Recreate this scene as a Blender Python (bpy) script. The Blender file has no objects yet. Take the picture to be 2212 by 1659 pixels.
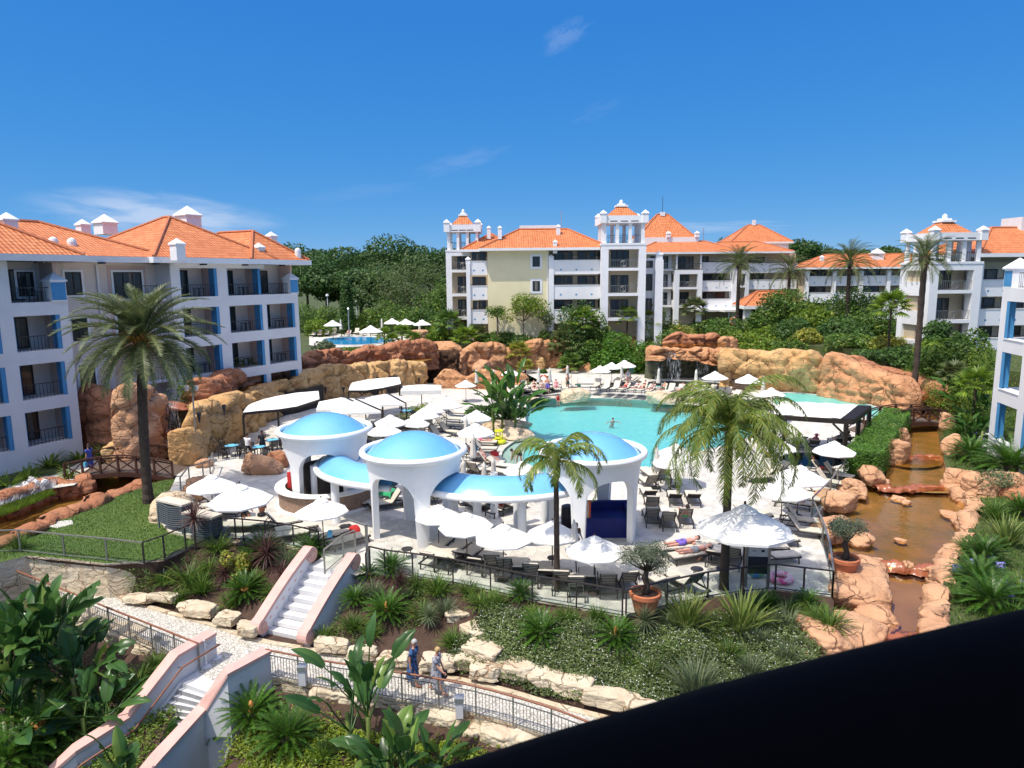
import bpy,bmesh,math,random
from mathutils import Vector,Matrix,noise,Quaternion
from mathutils.geometry import tessellate_polygon
R=math.radians
V=Vector
scene=bpy.context.scene
COL=scene.collection
rnd=random.Random(11)
cam_d=bpy.data.cameras.new('camera')
cam=bpy.data.objects.new('camera',cam_d)
COL.objects.link(cam)
FPX=1500.0
cam_d.sensor_width=36.0
cam_d.lens=36.0*FPX/2212.0
cam_d.clip_end=6000
cam_d.clip_start=0.05
CAMZ=12.0
PITCH=8.77
cam.matrix_world=Matrix.Translation((0,0,CAMZ))@Matrix.Rotation(R(90-PITCH),4,'X')@Matrix.Rotation(R(-0.5),4,'Z')
CM=cam.matrix_world.to_3x3()
cam_d.dof.use_dof=True
cam_d.dof.focus_distance=45
cam_d.dof.aperture_fstop=22
scene.camera=cam
def ray(u,v):
 return CM@V((u-1106.0,829.5-v,-FPX))
def W(u,v,z=0.0):
 d=ray(u,v);t=(z-CAMZ)/d.z
 return V((d.x*t,d.y*t,z))
def WY(u,v,y):
 d=ray(u,v);t=y/d.y
 return V((d.x*t,y,CAMZ+d.z*t))
MATS={}
def _n(nt,t,**kw):
 n=nt.nodes.new(t)
 for k,v in kw.items():setattr(n,k,v)
 return n
def c4(c):return(c[0],c[1],c[2],1.0)
def mat(name,col,col2=None,rough=.75,scale=2.0,bump=0.0,bscale=12.0,spec=.3,island=0.0,metal=0.0,detail=4.0,pos=False,contrast=1.0,coat=0.0):
 m=bpy.data.materials.new(name);m.use_nodes=True;nt=m.node_tree
 b=nt.nodes['Principled BSDF'];b.inputs['Roughness'].default_value=rough
 b.inputs['Metallic'].default_value=metal
 b.inputs['Specular IOR Level'].default_value=spec
 if coat:b.inputs['Coat Weight'].default_value=coat;b.inputs['Coat Roughness'].default_value=.05
 col2=col2 or tuple(min(1,x*.82)for x in col)
 if pos:co=_n(nt,'ShaderNodeNewGeometry').outputs['Position']
 else:co=_n(nt,'ShaderNodeTexCoord').outputs['Object']
 tex=_n(nt,'ShaderNodeTexNoise');tex.inputs['Scale'].default_value=scale;tex.inputs['Detail'].default_value=detail
 nt.links.new(co,tex.inputs['Vector'])
 mp=_n(nt,'ShaderNodeMapRange');w=.22/contrast
 mp.inputs[1].default_value=.5-w;mp.inputs[2].default_value=.5+w
 nt.links.new(tex.outputs['Fac'],mp.inputs[0])
 mx=_n(nt,'ShaderNodeMix',data_type='RGBA')
 mx.inputs['A'].default_value=c4(col);mx.inputs['B'].default_value=c4(col2)
 nt.links.new(mp.outputs[0],mx.inputs['Factor'])
 out=mx.outputs['Result']
 if island:
  g=_n(nt,'ShaderNodeNewGeometry');h=_n(nt,'ShaderNodeHueSaturation')
  mr=_n(nt,'ShaderNodeMapRange');mr.inputs[3].default_value=1-island;mr.inputs[4].default_value=1+island
  nt.links.new(g.outputs['Random Per Island'],mr.inputs[0]);nt.links.new(mr.outputs[0],h.inputs['Value'])
  nt.links.new(out,h.inputs['Color']);out=h.outputs['Color']
 nt.links.new(out,b.inputs['Base Color'])
 if bump:
  t2=_n(nt,'ShaderNodeTexNoise');t2.inputs['Scale'].default_value=bscale;t2.inputs['Detail'].default_value=5
  nt.links.new(co,t2.inputs['Vector'])
  bp=_n(nt,'ShaderNodeBump');bp.inputs['Strength'].default_value=bump;bp.inputs['Distance'].default_value=.05
  nt.links.new(t2.outputs['Fac'],bp.inputs['Height']);nt.links.new(bp.outputs[0],b.inputs['Normal'])
 MATS[name]=m
 return m
def foliage(name,c1,c2,c3=None,rough=.5,trans=.38,spec=.35):
 """leaves: each leaf its own shade between c1 and c2, a few c3"""
 m=bpy.data.materials.new(name);m.use_nodes=True;nt=m.node_tree
 b=nt.nodes['Principled BSDF'];b.inputs['Roughness'].default_value=rough;b.inputs['Specular IOR Level'].default_value=spec
 g=_n(nt,'ShaderNodeNewGeometry')
 cr=_n(nt,'ShaderNodeValToRGB');e=cr.color_ramp.elements
 e[0].color=c4(c1);e[1].color=c4(c2);e[1].position=.85
 if c3:x=cr.color_ramp.elements.new(.97);x.color=c4(c3)
 nt.links.new(g.outputs['Random Per Island'],cr.inputs[0])
 tx=_n(nt,'ShaderNodeTexNoise');tx.inputs['Scale'].default_value=.9
 nt.links.new(g.outputs['Position'],tx.inputs['Vector'])
 h=_n(nt,'ShaderNodeHueSaturation');mr=_n(nt,'ShaderNodeMapRange')
 mr.inputs[1].default_value=.3;mr.inputs[2].default_value=.7;mr.inputs[3].default_value=.72;mr.inputs[4].default_value=1.3
 nt.links.new(tx.outputs['Fac'],mr.inputs[0]);nt.links.new(mr.outputs[0],h.inputs['Value'])
 nt.links.new(cr.outputs[0],h.inputs['Color']);nt.links.new(h.outputs[0],b.inputs['Base Color'])
 tr=_n(nt,'ShaderNodeBsdfTranslucent');nt.links.new(h.outputs[0],tr.inputs['Color'])
 ms=_n(nt,'ShaderNodeMixShader');ms.inputs[0].default_value=trans
 nt.links.new(b.outputs[0],ms.inputs[1]);nt.links.new(tr.outputs[0],ms.inputs[2])
 nt.links.new(ms.outputs[0],nt.nodes['Material Output'].inputs['Surface'])
 MATS[name]=m
 return m
mat('plaster_white',(.80,.80,.80),(.74,.74,.745),rough=.85,scale=1.2,bump=.08,pos=True)
mat('plaster_cool',(.75,.73,.715),(.69,.67,.66),rough=.85,scale=.8,bump=.08,pos=True)
mat('plaster_cream',(.80,.72,.46),(.76,.67,.42),rough=.85,scale=.8,bump=.08,pos=True)
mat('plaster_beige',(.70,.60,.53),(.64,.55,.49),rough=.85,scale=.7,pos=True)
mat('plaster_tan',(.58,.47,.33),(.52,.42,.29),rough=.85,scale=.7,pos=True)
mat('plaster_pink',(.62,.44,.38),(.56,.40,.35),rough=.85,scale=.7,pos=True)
mat('blue_paint',(.07,.28,.52),(.06,.24,.46),rough=.5,scale=1)
mat('dome_blue',(.17,.46,.74),(.15,.42,.69),rough=.22,scale=1.2,spec=.6,bump=.05,bscale=6,coat=.3)
mat('kiosk_white',(.84,.84,.83),(.79,.79,.785),rough=.5,scale=1.5,bump=.05)
mat('cap_pink',(.66,.40,.345),(.56,.34,.29),rough=.7,scale=2,bump=.15)
mat('grey_render',(.60,.60,.61),(.54,.54,.55),rough=.85,scale=1.5,bump=.1)
mat('marble',(.68,.67,.66),(.56,.56,.56),rough=.5,scale=1.2,contrast=1.6)
mat('step_stone',(.62,.60,.55),(.48,.47,.44),rough=.6,scale=1.4,pos=True)
mat('riser_shade',(.36,.35,.32),(.28,.27,.25),rough=.8,scale=1.5,pos=True)  # shadow under the step nosings put into a darker stone colour
mat('wood_dark',(.085,.035,.022),(.055,.025,.017),rough=.55,scale=4,bump=.2)
mat('wood_black',(.030,.022,.018),(.02,.016,.013),rough=.5,scale=4,bump=.2)
mat('deck_board',(.16,.115,.09),(.11,.08,.065),rough=.75,scale=5,bump=.3)
mat('rail_wood',(.26,.10,.055),(.20,.08,.045),rough=.45,scale=6)
mat('steel',(.34,.33,.30),(.27,.26,.24),rough=.4,metal=.6,scale=8)
mat('steel_dark',(.06,.055,.05),(.045,.04,.038),rough=.4,metal=.3,scale=8)
mat('steel_light',(.55,.56,.58),(.48,.49,.5),rough=.35,metal=.7,scale=8)
mat('fabric_white',(.83,.81,.76),(.78,.76,.71),rough=.9,scale=1.6,bump=.06,bscale=60)
mat('fabric_fold',(.66,.62,.55),(.54,.51,.46),rough=.9,scale=6)
mat('mattress',(.62,.56,.46),(.54,.49,.41),rough=.9,scale=3,bump=.1)
mat('mattress_grey',(.24,.215,.185),(.20,.18,.155),rough=.9,scale=3,bump=.1)
mat('lounger_frame',(.05,.045,.043),(.035,.032,.03),rough=.5,scale=6)
mat('stack_plastic',(.13,.15,.17),(.09,.105,.12),rough=.5,scale=6)
mat('terracotta',(.50,.17,.075),(.40,.13,.06),rough=.7,scale=4,bump=.1)
mat('soil',(.085,.05,.035),(.05,.03,.022),rough=.95,scale=3,bump=.8,bscale=9,pos=True)
mat('earth_green',(.075,.10,.03),(.05,.06,.025),rough=.95,scale=.5,bump=.6,pos=True)
mat('lawn',(.12,.18,.045),(.08,.135,.035),rough=.9,scale=.55,bump=.7,bscale=40,pos=True,detail=8)
mat('bark',(.085,.06,.045),(.05,.036,.028),rough=.9,scale=6,bump=.6,bscale=10)
mat('bark_pale',(.22,.18,.15),(.15,.125,.10),rough=.9,scale=6,bump=.5)
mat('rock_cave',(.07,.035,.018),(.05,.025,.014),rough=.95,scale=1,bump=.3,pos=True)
mat('rust_lip',(.36,.12,.055),(.26,.08,.035),rough=.22,scale=2,bump=.35,bscale=7,spec=.5,pos=True)
mat('glass_dark',(.022,.025,.028),(.03,.034,.038),rough=.12,scale=1,spec=.5)
mat('curtain',(.20,.19,.17),(.11,.105,.095),rough=.8,scale=5)
mat('frame_dark',(.035,.028,.025),(.028,.022,.02),rough=.5)
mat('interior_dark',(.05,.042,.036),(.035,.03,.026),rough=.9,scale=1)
mat('skin',(.52,.27,.18),(.46,.23,.155),rough=.55,scale=6,spec=.3)
mat('skin_tan',(.22,.085,.045),(.18,.07,.038),rough=.5,scale=6,spec=.3)
mat('skin_pink',(.62,.32,.25),(.56,.28,.21),rough=.55,scale=6)
mat('hair_dark',(.025,.017,.013),(.04,.027,.02),rough=.6,scale=20)
mat('hair_grey',(.5,.48,.45),(.36,.34,.32),rough=.6,scale=25)
mat('hair_blond',(.48,.33,.15),(.36,.24,.10),rough=.6,scale=25)
mat('cloth_white',(.78,.78,.78),rough=.9)
mat('cloth_dark',(.03,.03,.035),rough=.9)
mat('cloth_red',(.50,.03,.03),rough=.85)
mat('cloth_blue',(.09,.11,.42),rough=.85)
mat('cloth_purple',(.20,.13,.52),rough=.85)
mat('cloth_pink',(.75,.12,.32),rough=.85)
mat('cloth_green',(.04,.38,.16),(.035,.31,.13),rough=.85)
mat('cloth_teal',(.03,.10,.07),rough=.85)
mat('cloth_grey',(.34,.34,.37),rough=.85)
mat('cloth_aqua',(.14,.47,.66),(.12,.41,.6),rough=.8)
mat('dress_floral',(.012,.016,.028),(.07,.17,.40),rough=.85,scale=13,contrast=1.3,detail=2)
mat('dress_grey',(.46,.46,.50),(.20,.20,.24),rough=.85,scale=14,contrast=3,detail=1)
mat('orange_ring',(.80,.13,.04),(.72,.11,.035),rough=.5)
mat('yellow_plastic',(.72,.72,.03),(.6,.62,.03),rough=.4)
mat('navy_cover',(.012,.022,.17),(.01,.016,.12),rough=.6,scale=2)
mat('banner_red',(.66,.11,.03),(.58,.09,.03),rough=.8)
mat('banner_pink',(.62,.40,.30),(.55,.34,.26),rough=.8)
mat('ring_pink',(.75,.08,.28),(.85,.60,.68),rough=.3,scale=5,contrast=3)
mat('ring_rainbow',(.08,.30,.62),(.25,.60,.15),rough=.3,scale=2.5,contrast=2.5)
mat('ring_rim',(.75,.25,.05),rough=.3)
mat('board_dark',(.03,.03,.04),rough=.4)
mat('handrail_black',(.005,.004,.006),(.007,.006,.009),rough=.8,scale=3,spec=.05)
mat('flower_white',(.82,.82,.80),(.74,.74,.72),rough=.8)
mat('flower_blue',(.22,.21,.52),(.30,.30,.62),rough=.8)
mat('cone_orange',(.60,.27,.08),(.5,.21,.06),rough=.8,scale=10,bump=.4)
mat('date_orange',(.62,.22,.02),(.72,.34,.04),rough=.6,island=.3)
mat('brick_counter',(.34,.23,.16),(.22,.14,.10),rough=.85,scale=7,bump=.3)
foliage('leaf_mid',(0.048,0.109,0.019),(0.120,0.216,0.032),(0.256,0.304,0.048))
foliage('leaf_dark',(0.035,0.085,0.020),(0.091,0.174,0.037))
foliage('leaf_pine',(0.030,0.078,0.020),(0.078,0.151,0.032))
foliage('leaf_bright',(0.092,0.172,0.017),(0.172,0.265,0.025),(0.299,0.322,0.034))
foliage('leaf_yellow',(0.184,0.218,0.029),(0.299,0.322,0.046),(0.483,0.345,0.057))
foliage('leaf_olive',(0.086,0.121,0.069),(0.161,0.196,0.121),(0.230,0.253,0.172))
foliage('leaf_grey',(0.098,0.143,0.068),(0.180,0.217,0.112))
foliage('leaf_palm',(.075,.105,.036),(.15,.175,.07),(.22,.22,.09),trans=.28)
foliage('leaf_palm_far',(.07,.10,.03),(.13,.155,.05),(.2,.19,.07),trans=.25)
foliage('leaf_dead',(0.196,0.149,0.081),(0.276,0.218,0.127))
foliage('leaf_queen',(.095,.15,.02),(.18,.24,.035),(.32,.29,.05),trans=.33)
foliage('leaf_cycad',(0.026,0.083,0.010),(0.072,0.168,0.018),(0.144,0.240,0.032),rough=.35)
foliage('leaf_strap',(0.060,0.128,0.021),(0.143,0.232,0.039),(0.300,0.330,0.075))
foliage('leaf_flax',(0.098,0.161,0.029),(0.196,0.253,0.057),(0.345,0.356,0.127))
foliage('leaf_red',(0.063,0.030,0.030),(0.138,0.063,0.057),(0.230,0.138,0.115))
foliage('leaf_banana',(0.030,0.090,0.015),(0.075,0.173,0.024),(0.195,0.270,0.045),rough=.33,trans=.35)
foliage('leaf_strel',(0.026,0.077,0.019),(0.064,0.141,0.029),(0.160,0.240,0.048),rough=.32,trans=.3)
foliage('leaf_pepper',(0.079,0.132,0.039),(0.150,0.202,0.062))
foliage('leaf_box',(0.045,0.128,0.012),(0.105,0.225,0.021))
foliage('ivy',(0.127,0.196,0.016),(0.230,0.310,0.023),(0.345,0.391,0.034))
foliage('cover',(0.076,0.119,0.034),(0.162,0.212,0.068),(0.238,0.272,0.102))
def special_materials():
 m=bpy.data.materials.new('roof_tile');m.use_nodes=True;nt=m.node_tree;b=nt.nodes['Principled BSDF']
 b.inputs['Roughness'].default_value=.75
 uv=_n(nt,'ShaderNodeUVMap');sp=_n(nt,'ShaderNodeSeparateXYZ');nt.links.new(uv.outputs[0],sp.inputs[0])
 def m2(op,a,bb=None):
  n=_n(nt,'ShaderNodeMath',operation=op)
  if hasattr(a,'links'):nt.links.new(a,n.inputs[0])
  else:n.inputs[0].default_value=a
  if bb is not None:
   if hasattr(bb,'links'):nt.links.new(bb,n.inputs[1])
   else:n.inputs[1].default_value=bb
  return n.outputs[0]
 cu=m2('SINE',m2('MULTIPLY',sp.outputs[0],2*math.pi/.30));fv=m2('FRACT',m2('DIVIDE',sp.outputs[1],.42))
 hgt=m2('ADD',m2('MULTIPLY',cu,.5),m2('MULTIPLY',m2('SUBTRACT',1.0,fv),.9))
 iu=m2('FLOOR',m2('DIVIDE',sp.outputs[0],.30));iv=m2('FLOOR',m2('DIVIDE',sp.outputs[1],.42))
 cb=_n(nt,'ShaderNodeCombineXYZ');nt.links.new(iu,cb.inputs[0]);nt.links.new(iv,cb.inputs[1])
 wn=_n(nt,'ShaderNodeTexWhiteNoise',noise_dimensions='2D');nt.links.new(cb.outputs[0],wn.inputs['Vector'])
 no=_n(nt,'ShaderNodeTexNoise');no.inputs['Scale'].default_value=.35;nt.links.new(uv.outputs[0],no.inputs['Vector'])
 f=m2('ADD',m2('MULTIPLY',wn.outputs['Value'],.6),m2('MULTIPLY',no.outputs['Fac'],.5))
 cr=_n(nt,'ShaderNodeValToRGB');cr.color_ramp.elements[0].color=(.44,.115,.03,1);cr.color_ramp.elements[1].color=(.66,.235,.085,1)
 nt.links.new(f,cr.inputs[0])
 gap=m2('GREATER_THAN',fv,.88)
 mx=_n(nt,'ShaderNodeMix',data_type='RGBA');mx.inputs['B'].default_value=(.30,.075,.025,1)
 nt.links.new(gap,mx.inputs['Factor']);nt.links.new(cr.outputs[0],mx.inputs['A']);nt.links.new(mx.outputs['Result'],b.inputs['Base Color'])
 bp=_n(nt,'ShaderNodeBump');bp.inputs['Distance'].default_value=.06;bp.inputs['Strength'].default_value=1.0
 nt.links.new(hgt,bp.inputs['Height']);nt.links.new(bp.outputs[0],b.inputs['Normal'])
 MATS['roof_tile']=m
 def stones(name,scale,c1,c2,joint,jw,rough,stretch=(1,1,1),vein=None):
  m=bpy.data.materials.new(name);m.use_nodes=True;nt=m.node_tree;b=nt.nodes['Principled BSDF']
  b.inputs['Roughness'].default_value=rough
  g=_n(nt,'ShaderNodeNewGeometry');mp=_n(nt,'ShaderNodeMapping');mp.inputs['Scale'].default_value=stretch
  nt.links.new(g.outputs['Position'],mp.inputs[0])
  vo=_n(nt,'ShaderNodeTexVoronoi');vo.inputs['Scale'].default_value=scale;nt.links.new(mp.outputs[0],vo.inputs['Vector'])
  ve=_n(nt,'ShaderNodeTexVoronoi',feature='DISTANCE_TO_EDGE');ve.inputs['Scale'].default_value=scale;nt.links.new(mp.outputs[0],ve.inputs['Vector'])
  sx=_n(nt,'ShaderNodeSeparateXYZ');nt.links.new(vo.outputs['Color'],sx.inputs[0])
  no=_n(nt,'ShaderNodeTexNoise');no.inputs['Scale'].default_value=scale*.8;no.inputs['Detail'].default_value=8;no.inputs['Distortion'].default_value=1.2
  nt.links.new(mp.outputs[0],no.inputs['Vector'])
  mx=_n(nt,'ShaderNodeMix',data_type='RGBA');mx.inputs['A'].default_value=c4(c1);mx.inputs['B'].default_value=c4(c2)
  ad=_n(nt,'ShaderNodeMath',operation='MULTIPLY_ADD');ad.inputs[1].default_value=1.7;ad.inputs[2].default_value=-.62
  nt.links.new(no.outputs['Fac'],ad.inputs[0])
  a2=_n(nt,'ShaderNodeMath',operation='MULTIPLY_ADD',use_clamp=True);a2.inputs[1].default_value=.55
  nt.links.new(sx.outputs[0],a2.inputs[0]);nt.links.new(ad.outputs[0],a2.inputs[2]);nt.links.new(a2.outputs[0],mx.inputs['Factor'])
  lt=_n(nt,'ShaderNodeMath',operation='LESS_THAN');lt.inputs[1].default_value=jw;nt.links.new(ve.outputs['Distance'],lt.inputs[0])
  m3=_n(nt,'ShaderNodeMix',data_type='RGBA');m3.inputs['B'].default_value=c4(joint)
  nt.links.new(lt.outputs[0],m3.inputs['Factor']);nt.links.new(mx.outputs['Result'],m3.inputs['A']);nt.links.new(m3.outputs['Result'],b.inputs['Base Color'])
  bp=_n(nt,'ShaderNodeBump');bp.inputs['Distance'].default_value=.03;bp.inputs['Strength'].default_value=.6
  mn=_n(nt,'ShaderNodeMath',operation='MINIMUM');mn.inputs[1].default_value=jw*2;nt.links.new(ve.outputs['Distance'],mn.inputs[0])
  nt.links.new(mn.outputs[0],bp.inputs['Height']);nt.links.new(bp.outputs[0],b.inputs['Normal'])
  MATS[name]=m
 stones('paving',1.7,(.70,.66,.58),(.42,.40,.36),(.46,.43,.37),.02,.7)
 stones('cobble',7.0,(.66,.63,.56),(.46,.43,.38),(.30,.28,.24),.08,.8)
 stones('pebble_wall',9.0,(.42,.38,.31),(.2,.18,.15),(.10,.09,.08),.10,.8)
 stones('pool_floor',1.6,(.24,.66,.62),(.18,.58,.56),(.28,.68,.64),.01,.6)
 stones('pool_floor_deep',1.6,(.20,.63,.62),(.14,.55,.57),(.22,.65,.63),.01,.6)
 stones('pool_beach',1.3,(.60,.60,.52),(.42,.48,.45),(.45,.45,.40),.02,.6)
 def water(name,tint,refl=.9,bstr=.35,bscale=2.2,dist=.04,base=None,alpha=0.0,fmul=.35):
  m=bpy.data.materials.new(name);m.use_nodes=True;nt=m.node_tree
  nt.nodes.remove(nt.nodes['Principled BSDF'])
  tr=_n(nt,'ShaderNodeBsdfTransparent');tr.inputs['Color'].default_value=c4(tint)
  gl=_n(nt,'ShaderNodeBsdfGlossy');gl.inputs['Roughness'].default_value=.06;gl.inputs['Color'].default_value=(refl,refl,refl,1)
  g=_n(nt,'ShaderNodeNewGeometry');no=_n(nt,'ShaderNodeTexNoise');no.inputs['Scale'].default_value=bscale;no.inputs['Detail'].default_value=4
  nt.links.new(g.outputs['Position'],no.inputs['Vector'])
  bp=_n(nt,'ShaderNodeBump');bp.inputs['Strength'].default_value=bstr;bp.inputs['Distance'].default_value=dist
  nt.links.new(no.outputs['Fac'],bp.inputs['Height'])
  fr=_n(nt,'ShaderNodeFresnel');fr.inputs['IOR'].default_value=1.33
  nt.links.new(bp.outputs[0],fr.inputs['Normal']);nt.links.new(bp.outputs[0],gl.inputs['Normal'])
  src=tr.outputs[0]
  if base:
   df=_n(nt,'ShaderNodeBsdfDiffuse');df.inputs['Color'].default_value=c4(base)
   m0=_n(nt,'ShaderNodeMixShader');m0.inputs[0].default_value=alpha
   nt.links.new(tr.outputs[0],m0.inputs[1]);nt.links.new(df.outputs[0],m0.inputs[2]);src=m0.outputs[0]
  fm=_n(nt,'ShaderNodeMath',operation='MULTIPLY');fm.inputs[1].default_value=fmul;nt.links.new(fr.outputs[0],fm.inputs[0])
  ms=_n(nt,'ShaderNodeMixShader');nt.links.new(fm.outputs[0],ms.inputs[0]);nt.links.new(src,ms.inputs[1]);nt.links.new(gl.outputs[0],ms.inputs[2])
  nt.links.new(ms.outputs[0],nt.nodes['Material Output'].inputs['Surface'])
  MATS[name]=m
 water('pool_water',(.82,.97,.95),bstr=1.0,bscale=2.3,dist=.16)
 water('stream_water',(.86,.74,.50),bstr=.35,bscale=2.5,dist=.03,fmul=.16)
 water('dark_water',(.35,.42,.42),bstr=.3,bscale=2,dist=.02,fmul=.12)
 water('blue_water',(.55,.85,.98),bstr=.4,bscale=2)
 mat('stream_bed',(.33,.19,.08),(.17,.125,.045),rough=.8,scale=.8,pos=True)
 mat('stream_bed_red',(.36,.22,.11),(.27,.165,.075),rough=.8,scale=.7,pos=True)
 mat('dark_basin',(.02,.035,.035),rough=.6)
 mat('blue_basin',(.05,.30,.45),rough=.6)
 m=bpy.data.materials.new('falling_water');m.use_nodes=True;nt=m.node_tree;b=nt.nodes['Principled BSDF']
 b.inputs['Base Color'].default_value=(.82,.86,.88,1);b.inputs['Roughness'].default_value=.25
 tc=_n(nt,'ShaderNodeTexCoord');mp=_n(nt,'ShaderNodeMapping');mp.inputs['Scale'].default_value=(7,7,.9)
 no=_n(nt,'ShaderNodeTexNoise');no.inputs['Scale'].default_value=1.4;no.inputs['Detail'].default_value=6
 nt.links.new(tc.outputs['Object'],mp.inputs[0]);nt.links.new(mp.outputs[0],no.inputs['Vector'])
 mr=_n(nt,'ShaderNodeMapRange');mr.inputs[1].default_value=.48;mr.inputs[2].default_value=.72;mr.inputs[3].default_value=.0;mr.inputs[4].default_value=.6
 nt.links.new(no.outputs['Fac'],mr.inputs[0]);nt.links.new(mr.outputs[0],b.inputs['Alpha'])
 MATS['falling_water']=m
 m=bpy.data.materials.new('clear_glass');m.use_nodes=True;nt=m.node_tree
 nt.nodes.remove(nt.nodes['Principled BSDF'])
 tr=_n(nt,'ShaderNodeBsdfTransparent');tr.inputs['Color'].default_value=(.90,.94,.93,1)
 gl=_n(nt,'ShaderNodeBsdfGlossy');gl.inputs['Roughness'].default_value=.03
 ms=_n(nt,'ShaderNodeMixShader');ms.inputs[0].default_value=.05;nt.links.new(tr.outputs[0],ms.inputs[1]);nt.links.new(gl.outputs[0],ms.inputs[2])
 nt.links.new(ms.outputs[0],nt.nodes['Material Output'].inputs['Surface'])
 MATS['clear_glass']=m
special_materials()
def rockmat(name,c1,c2,c3,sc=.7,crack=.8,rough=.88,bump=.7):
 m=bpy.data.materials.new(name);m.use_nodes=True;nt=m.node_tree;b=nt.nodes['Principled BSDF'];b.inputs['Roughness'].default_value=rough;b.inputs['Specular IOR Level'].default_value=.25
 L=nt.links.new;g=_n(nt,'ShaderNodeNewGeometry').outputs['Position']
 def noi(scale,det,vec=g,dist=0):
  n=_n(nt,'ShaderNodeTexNoise');n.inputs['Scale'].default_value=scale;n.inputs['Detail'].default_value=det;n.inputs['Distortion'].default_value=dist;L(vec,n.inputs['Vector']);return n
 def rng(v_,a,b_,c,d):
  n=_n(nt,'ShaderNodeMapRange');L(v_,n.inputs[0])
  for i,q in enumerate((a,b_,c,d)):n.inputs[i+1].default_value=q
  return n.outputs[0]
 def mix(f,a,b_):
  n=_n(nt,'ShaderNodeMix',data_type='RGBA');L(f,n.inputs['Factor'])
  for k,q in(('A',a),('B',b_)):
   if isinstance(q,tuple):n.inputs[k].default_value=c4(q)
   else:L(q,n.inputs[k])
  return n.outputs['Result']
 col=mix(rng(noi(sc,6).outputs['Fac'],.32,.70,0,1),c1,c2)
 mp=_n(nt,'ShaderNodeMapping');mp.inputs['Scale'].default_value=(1.6,1.6,.35);L(g,mp.inputs[0])
 col=mix(rng(noi(1.1,6,mp.outputs[0],.5).outputs['Fac'],.52,.74,0,.5),col,c3)
 wv=_n(nt,'ShaderNodeVectorMath',operation='MULTIPLY_ADD');wv.inputs[1].default_value=(.9,.9,.9);L(noi(.8,4).outputs['Color'],wv.inputs[0]);L(g,wv.inputs[2])
 m2=_n(nt,'ShaderNodeMapping');m2.inputs['Scale'].default_value=(crack,crack,crack*1.5);L(wv.outputs[0],m2.inputs[0])
 ve=_n(nt,'ShaderNodeTexVoronoi',feature='DISTANCE_TO_EDGE');ve.inputs['Scale'].default_value=1.0;L(m2.outputs[0],ve.inputs['Vector'])
 cm=rng(noi(.9,3).outputs['Fac'],.42,.62,.003,.045);cs=_n(nt,'ShaderNodeMath',operation='DIVIDE',use_clamp=True);L(ve.outputs['Distance'],cs.inputs[0]);L(cm,cs.inputs[1]);ck=cs.outputs[0]
 fine=noi(5,8);col=mix(rng(fine.outputs['Fac'],.35,.65,.16,0),col,c3)
 L(mix(ck,tuple(x*.8 for x in c3),col),b.inputs['Base Color'])
 st=_n(nt,'ShaderNodeMapping');st.inputs['Scale'].default_value=(.5,.5,3.2);L(g,st.inputs[0]);sn=noi(1.2,4,st.outputs[0])
 def add(a,b_,k):
  n=_n(nt,'ShaderNodeMath',operation='MULTIPLY_ADD');L(b_,n.inputs[0]);n.inputs[1].default_value=k
  L(a,n.inputs[2]);return n.outputs[0]
 h=add(add(add(rng(ck,0,1,0,.6),fine.outputs['Fac'],.5),sn.outputs['Fac'],.9),noi(1.6,5).outputs['Fac'],1.4)
 bp=_n(nt,'ShaderNodeBump');bp.inputs['Strength'].default_value=bump;bp.inputs['Distance'].default_value=.16;L(h,bp.inputs['Height']);L(bp.outputs[0],b.inputs['Normal'])
 MATS[name]=m
rockmat('rock_tan',(.61,.40,.185),(.50,.285,.115),(.34,.17,.075))
rockmat('rock_orange',(.56,.305,.155),(.46,.215,.10),(.33,.14,.065))
rockmat('rock_red',(.46,.215,.115),(.35,.14,.07),(.24,.09,.045))
rockmat('rock_pink',(.58,.345,.20),(.48,.255,.14),(.35,.17,.09),.8,.7)
rockmat('rock_pale',(.66,.55,.40),(.56,.42,.27),(.40,.28,.17),.9)
rockmat('limestone',(.60,.53,.40),(.50,.42,.29),(.42,.26,.15),1.0,1.0)
rockmat('rock_wet',(.075,.08,.055),(.12,.125,.07),(.04,.05,.03),.9,.8,.3)
KIDS={}
def setp(o,p):
 o.parent=p;KIDS.setdefault(p.name,[]).append(o)
 return o
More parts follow.
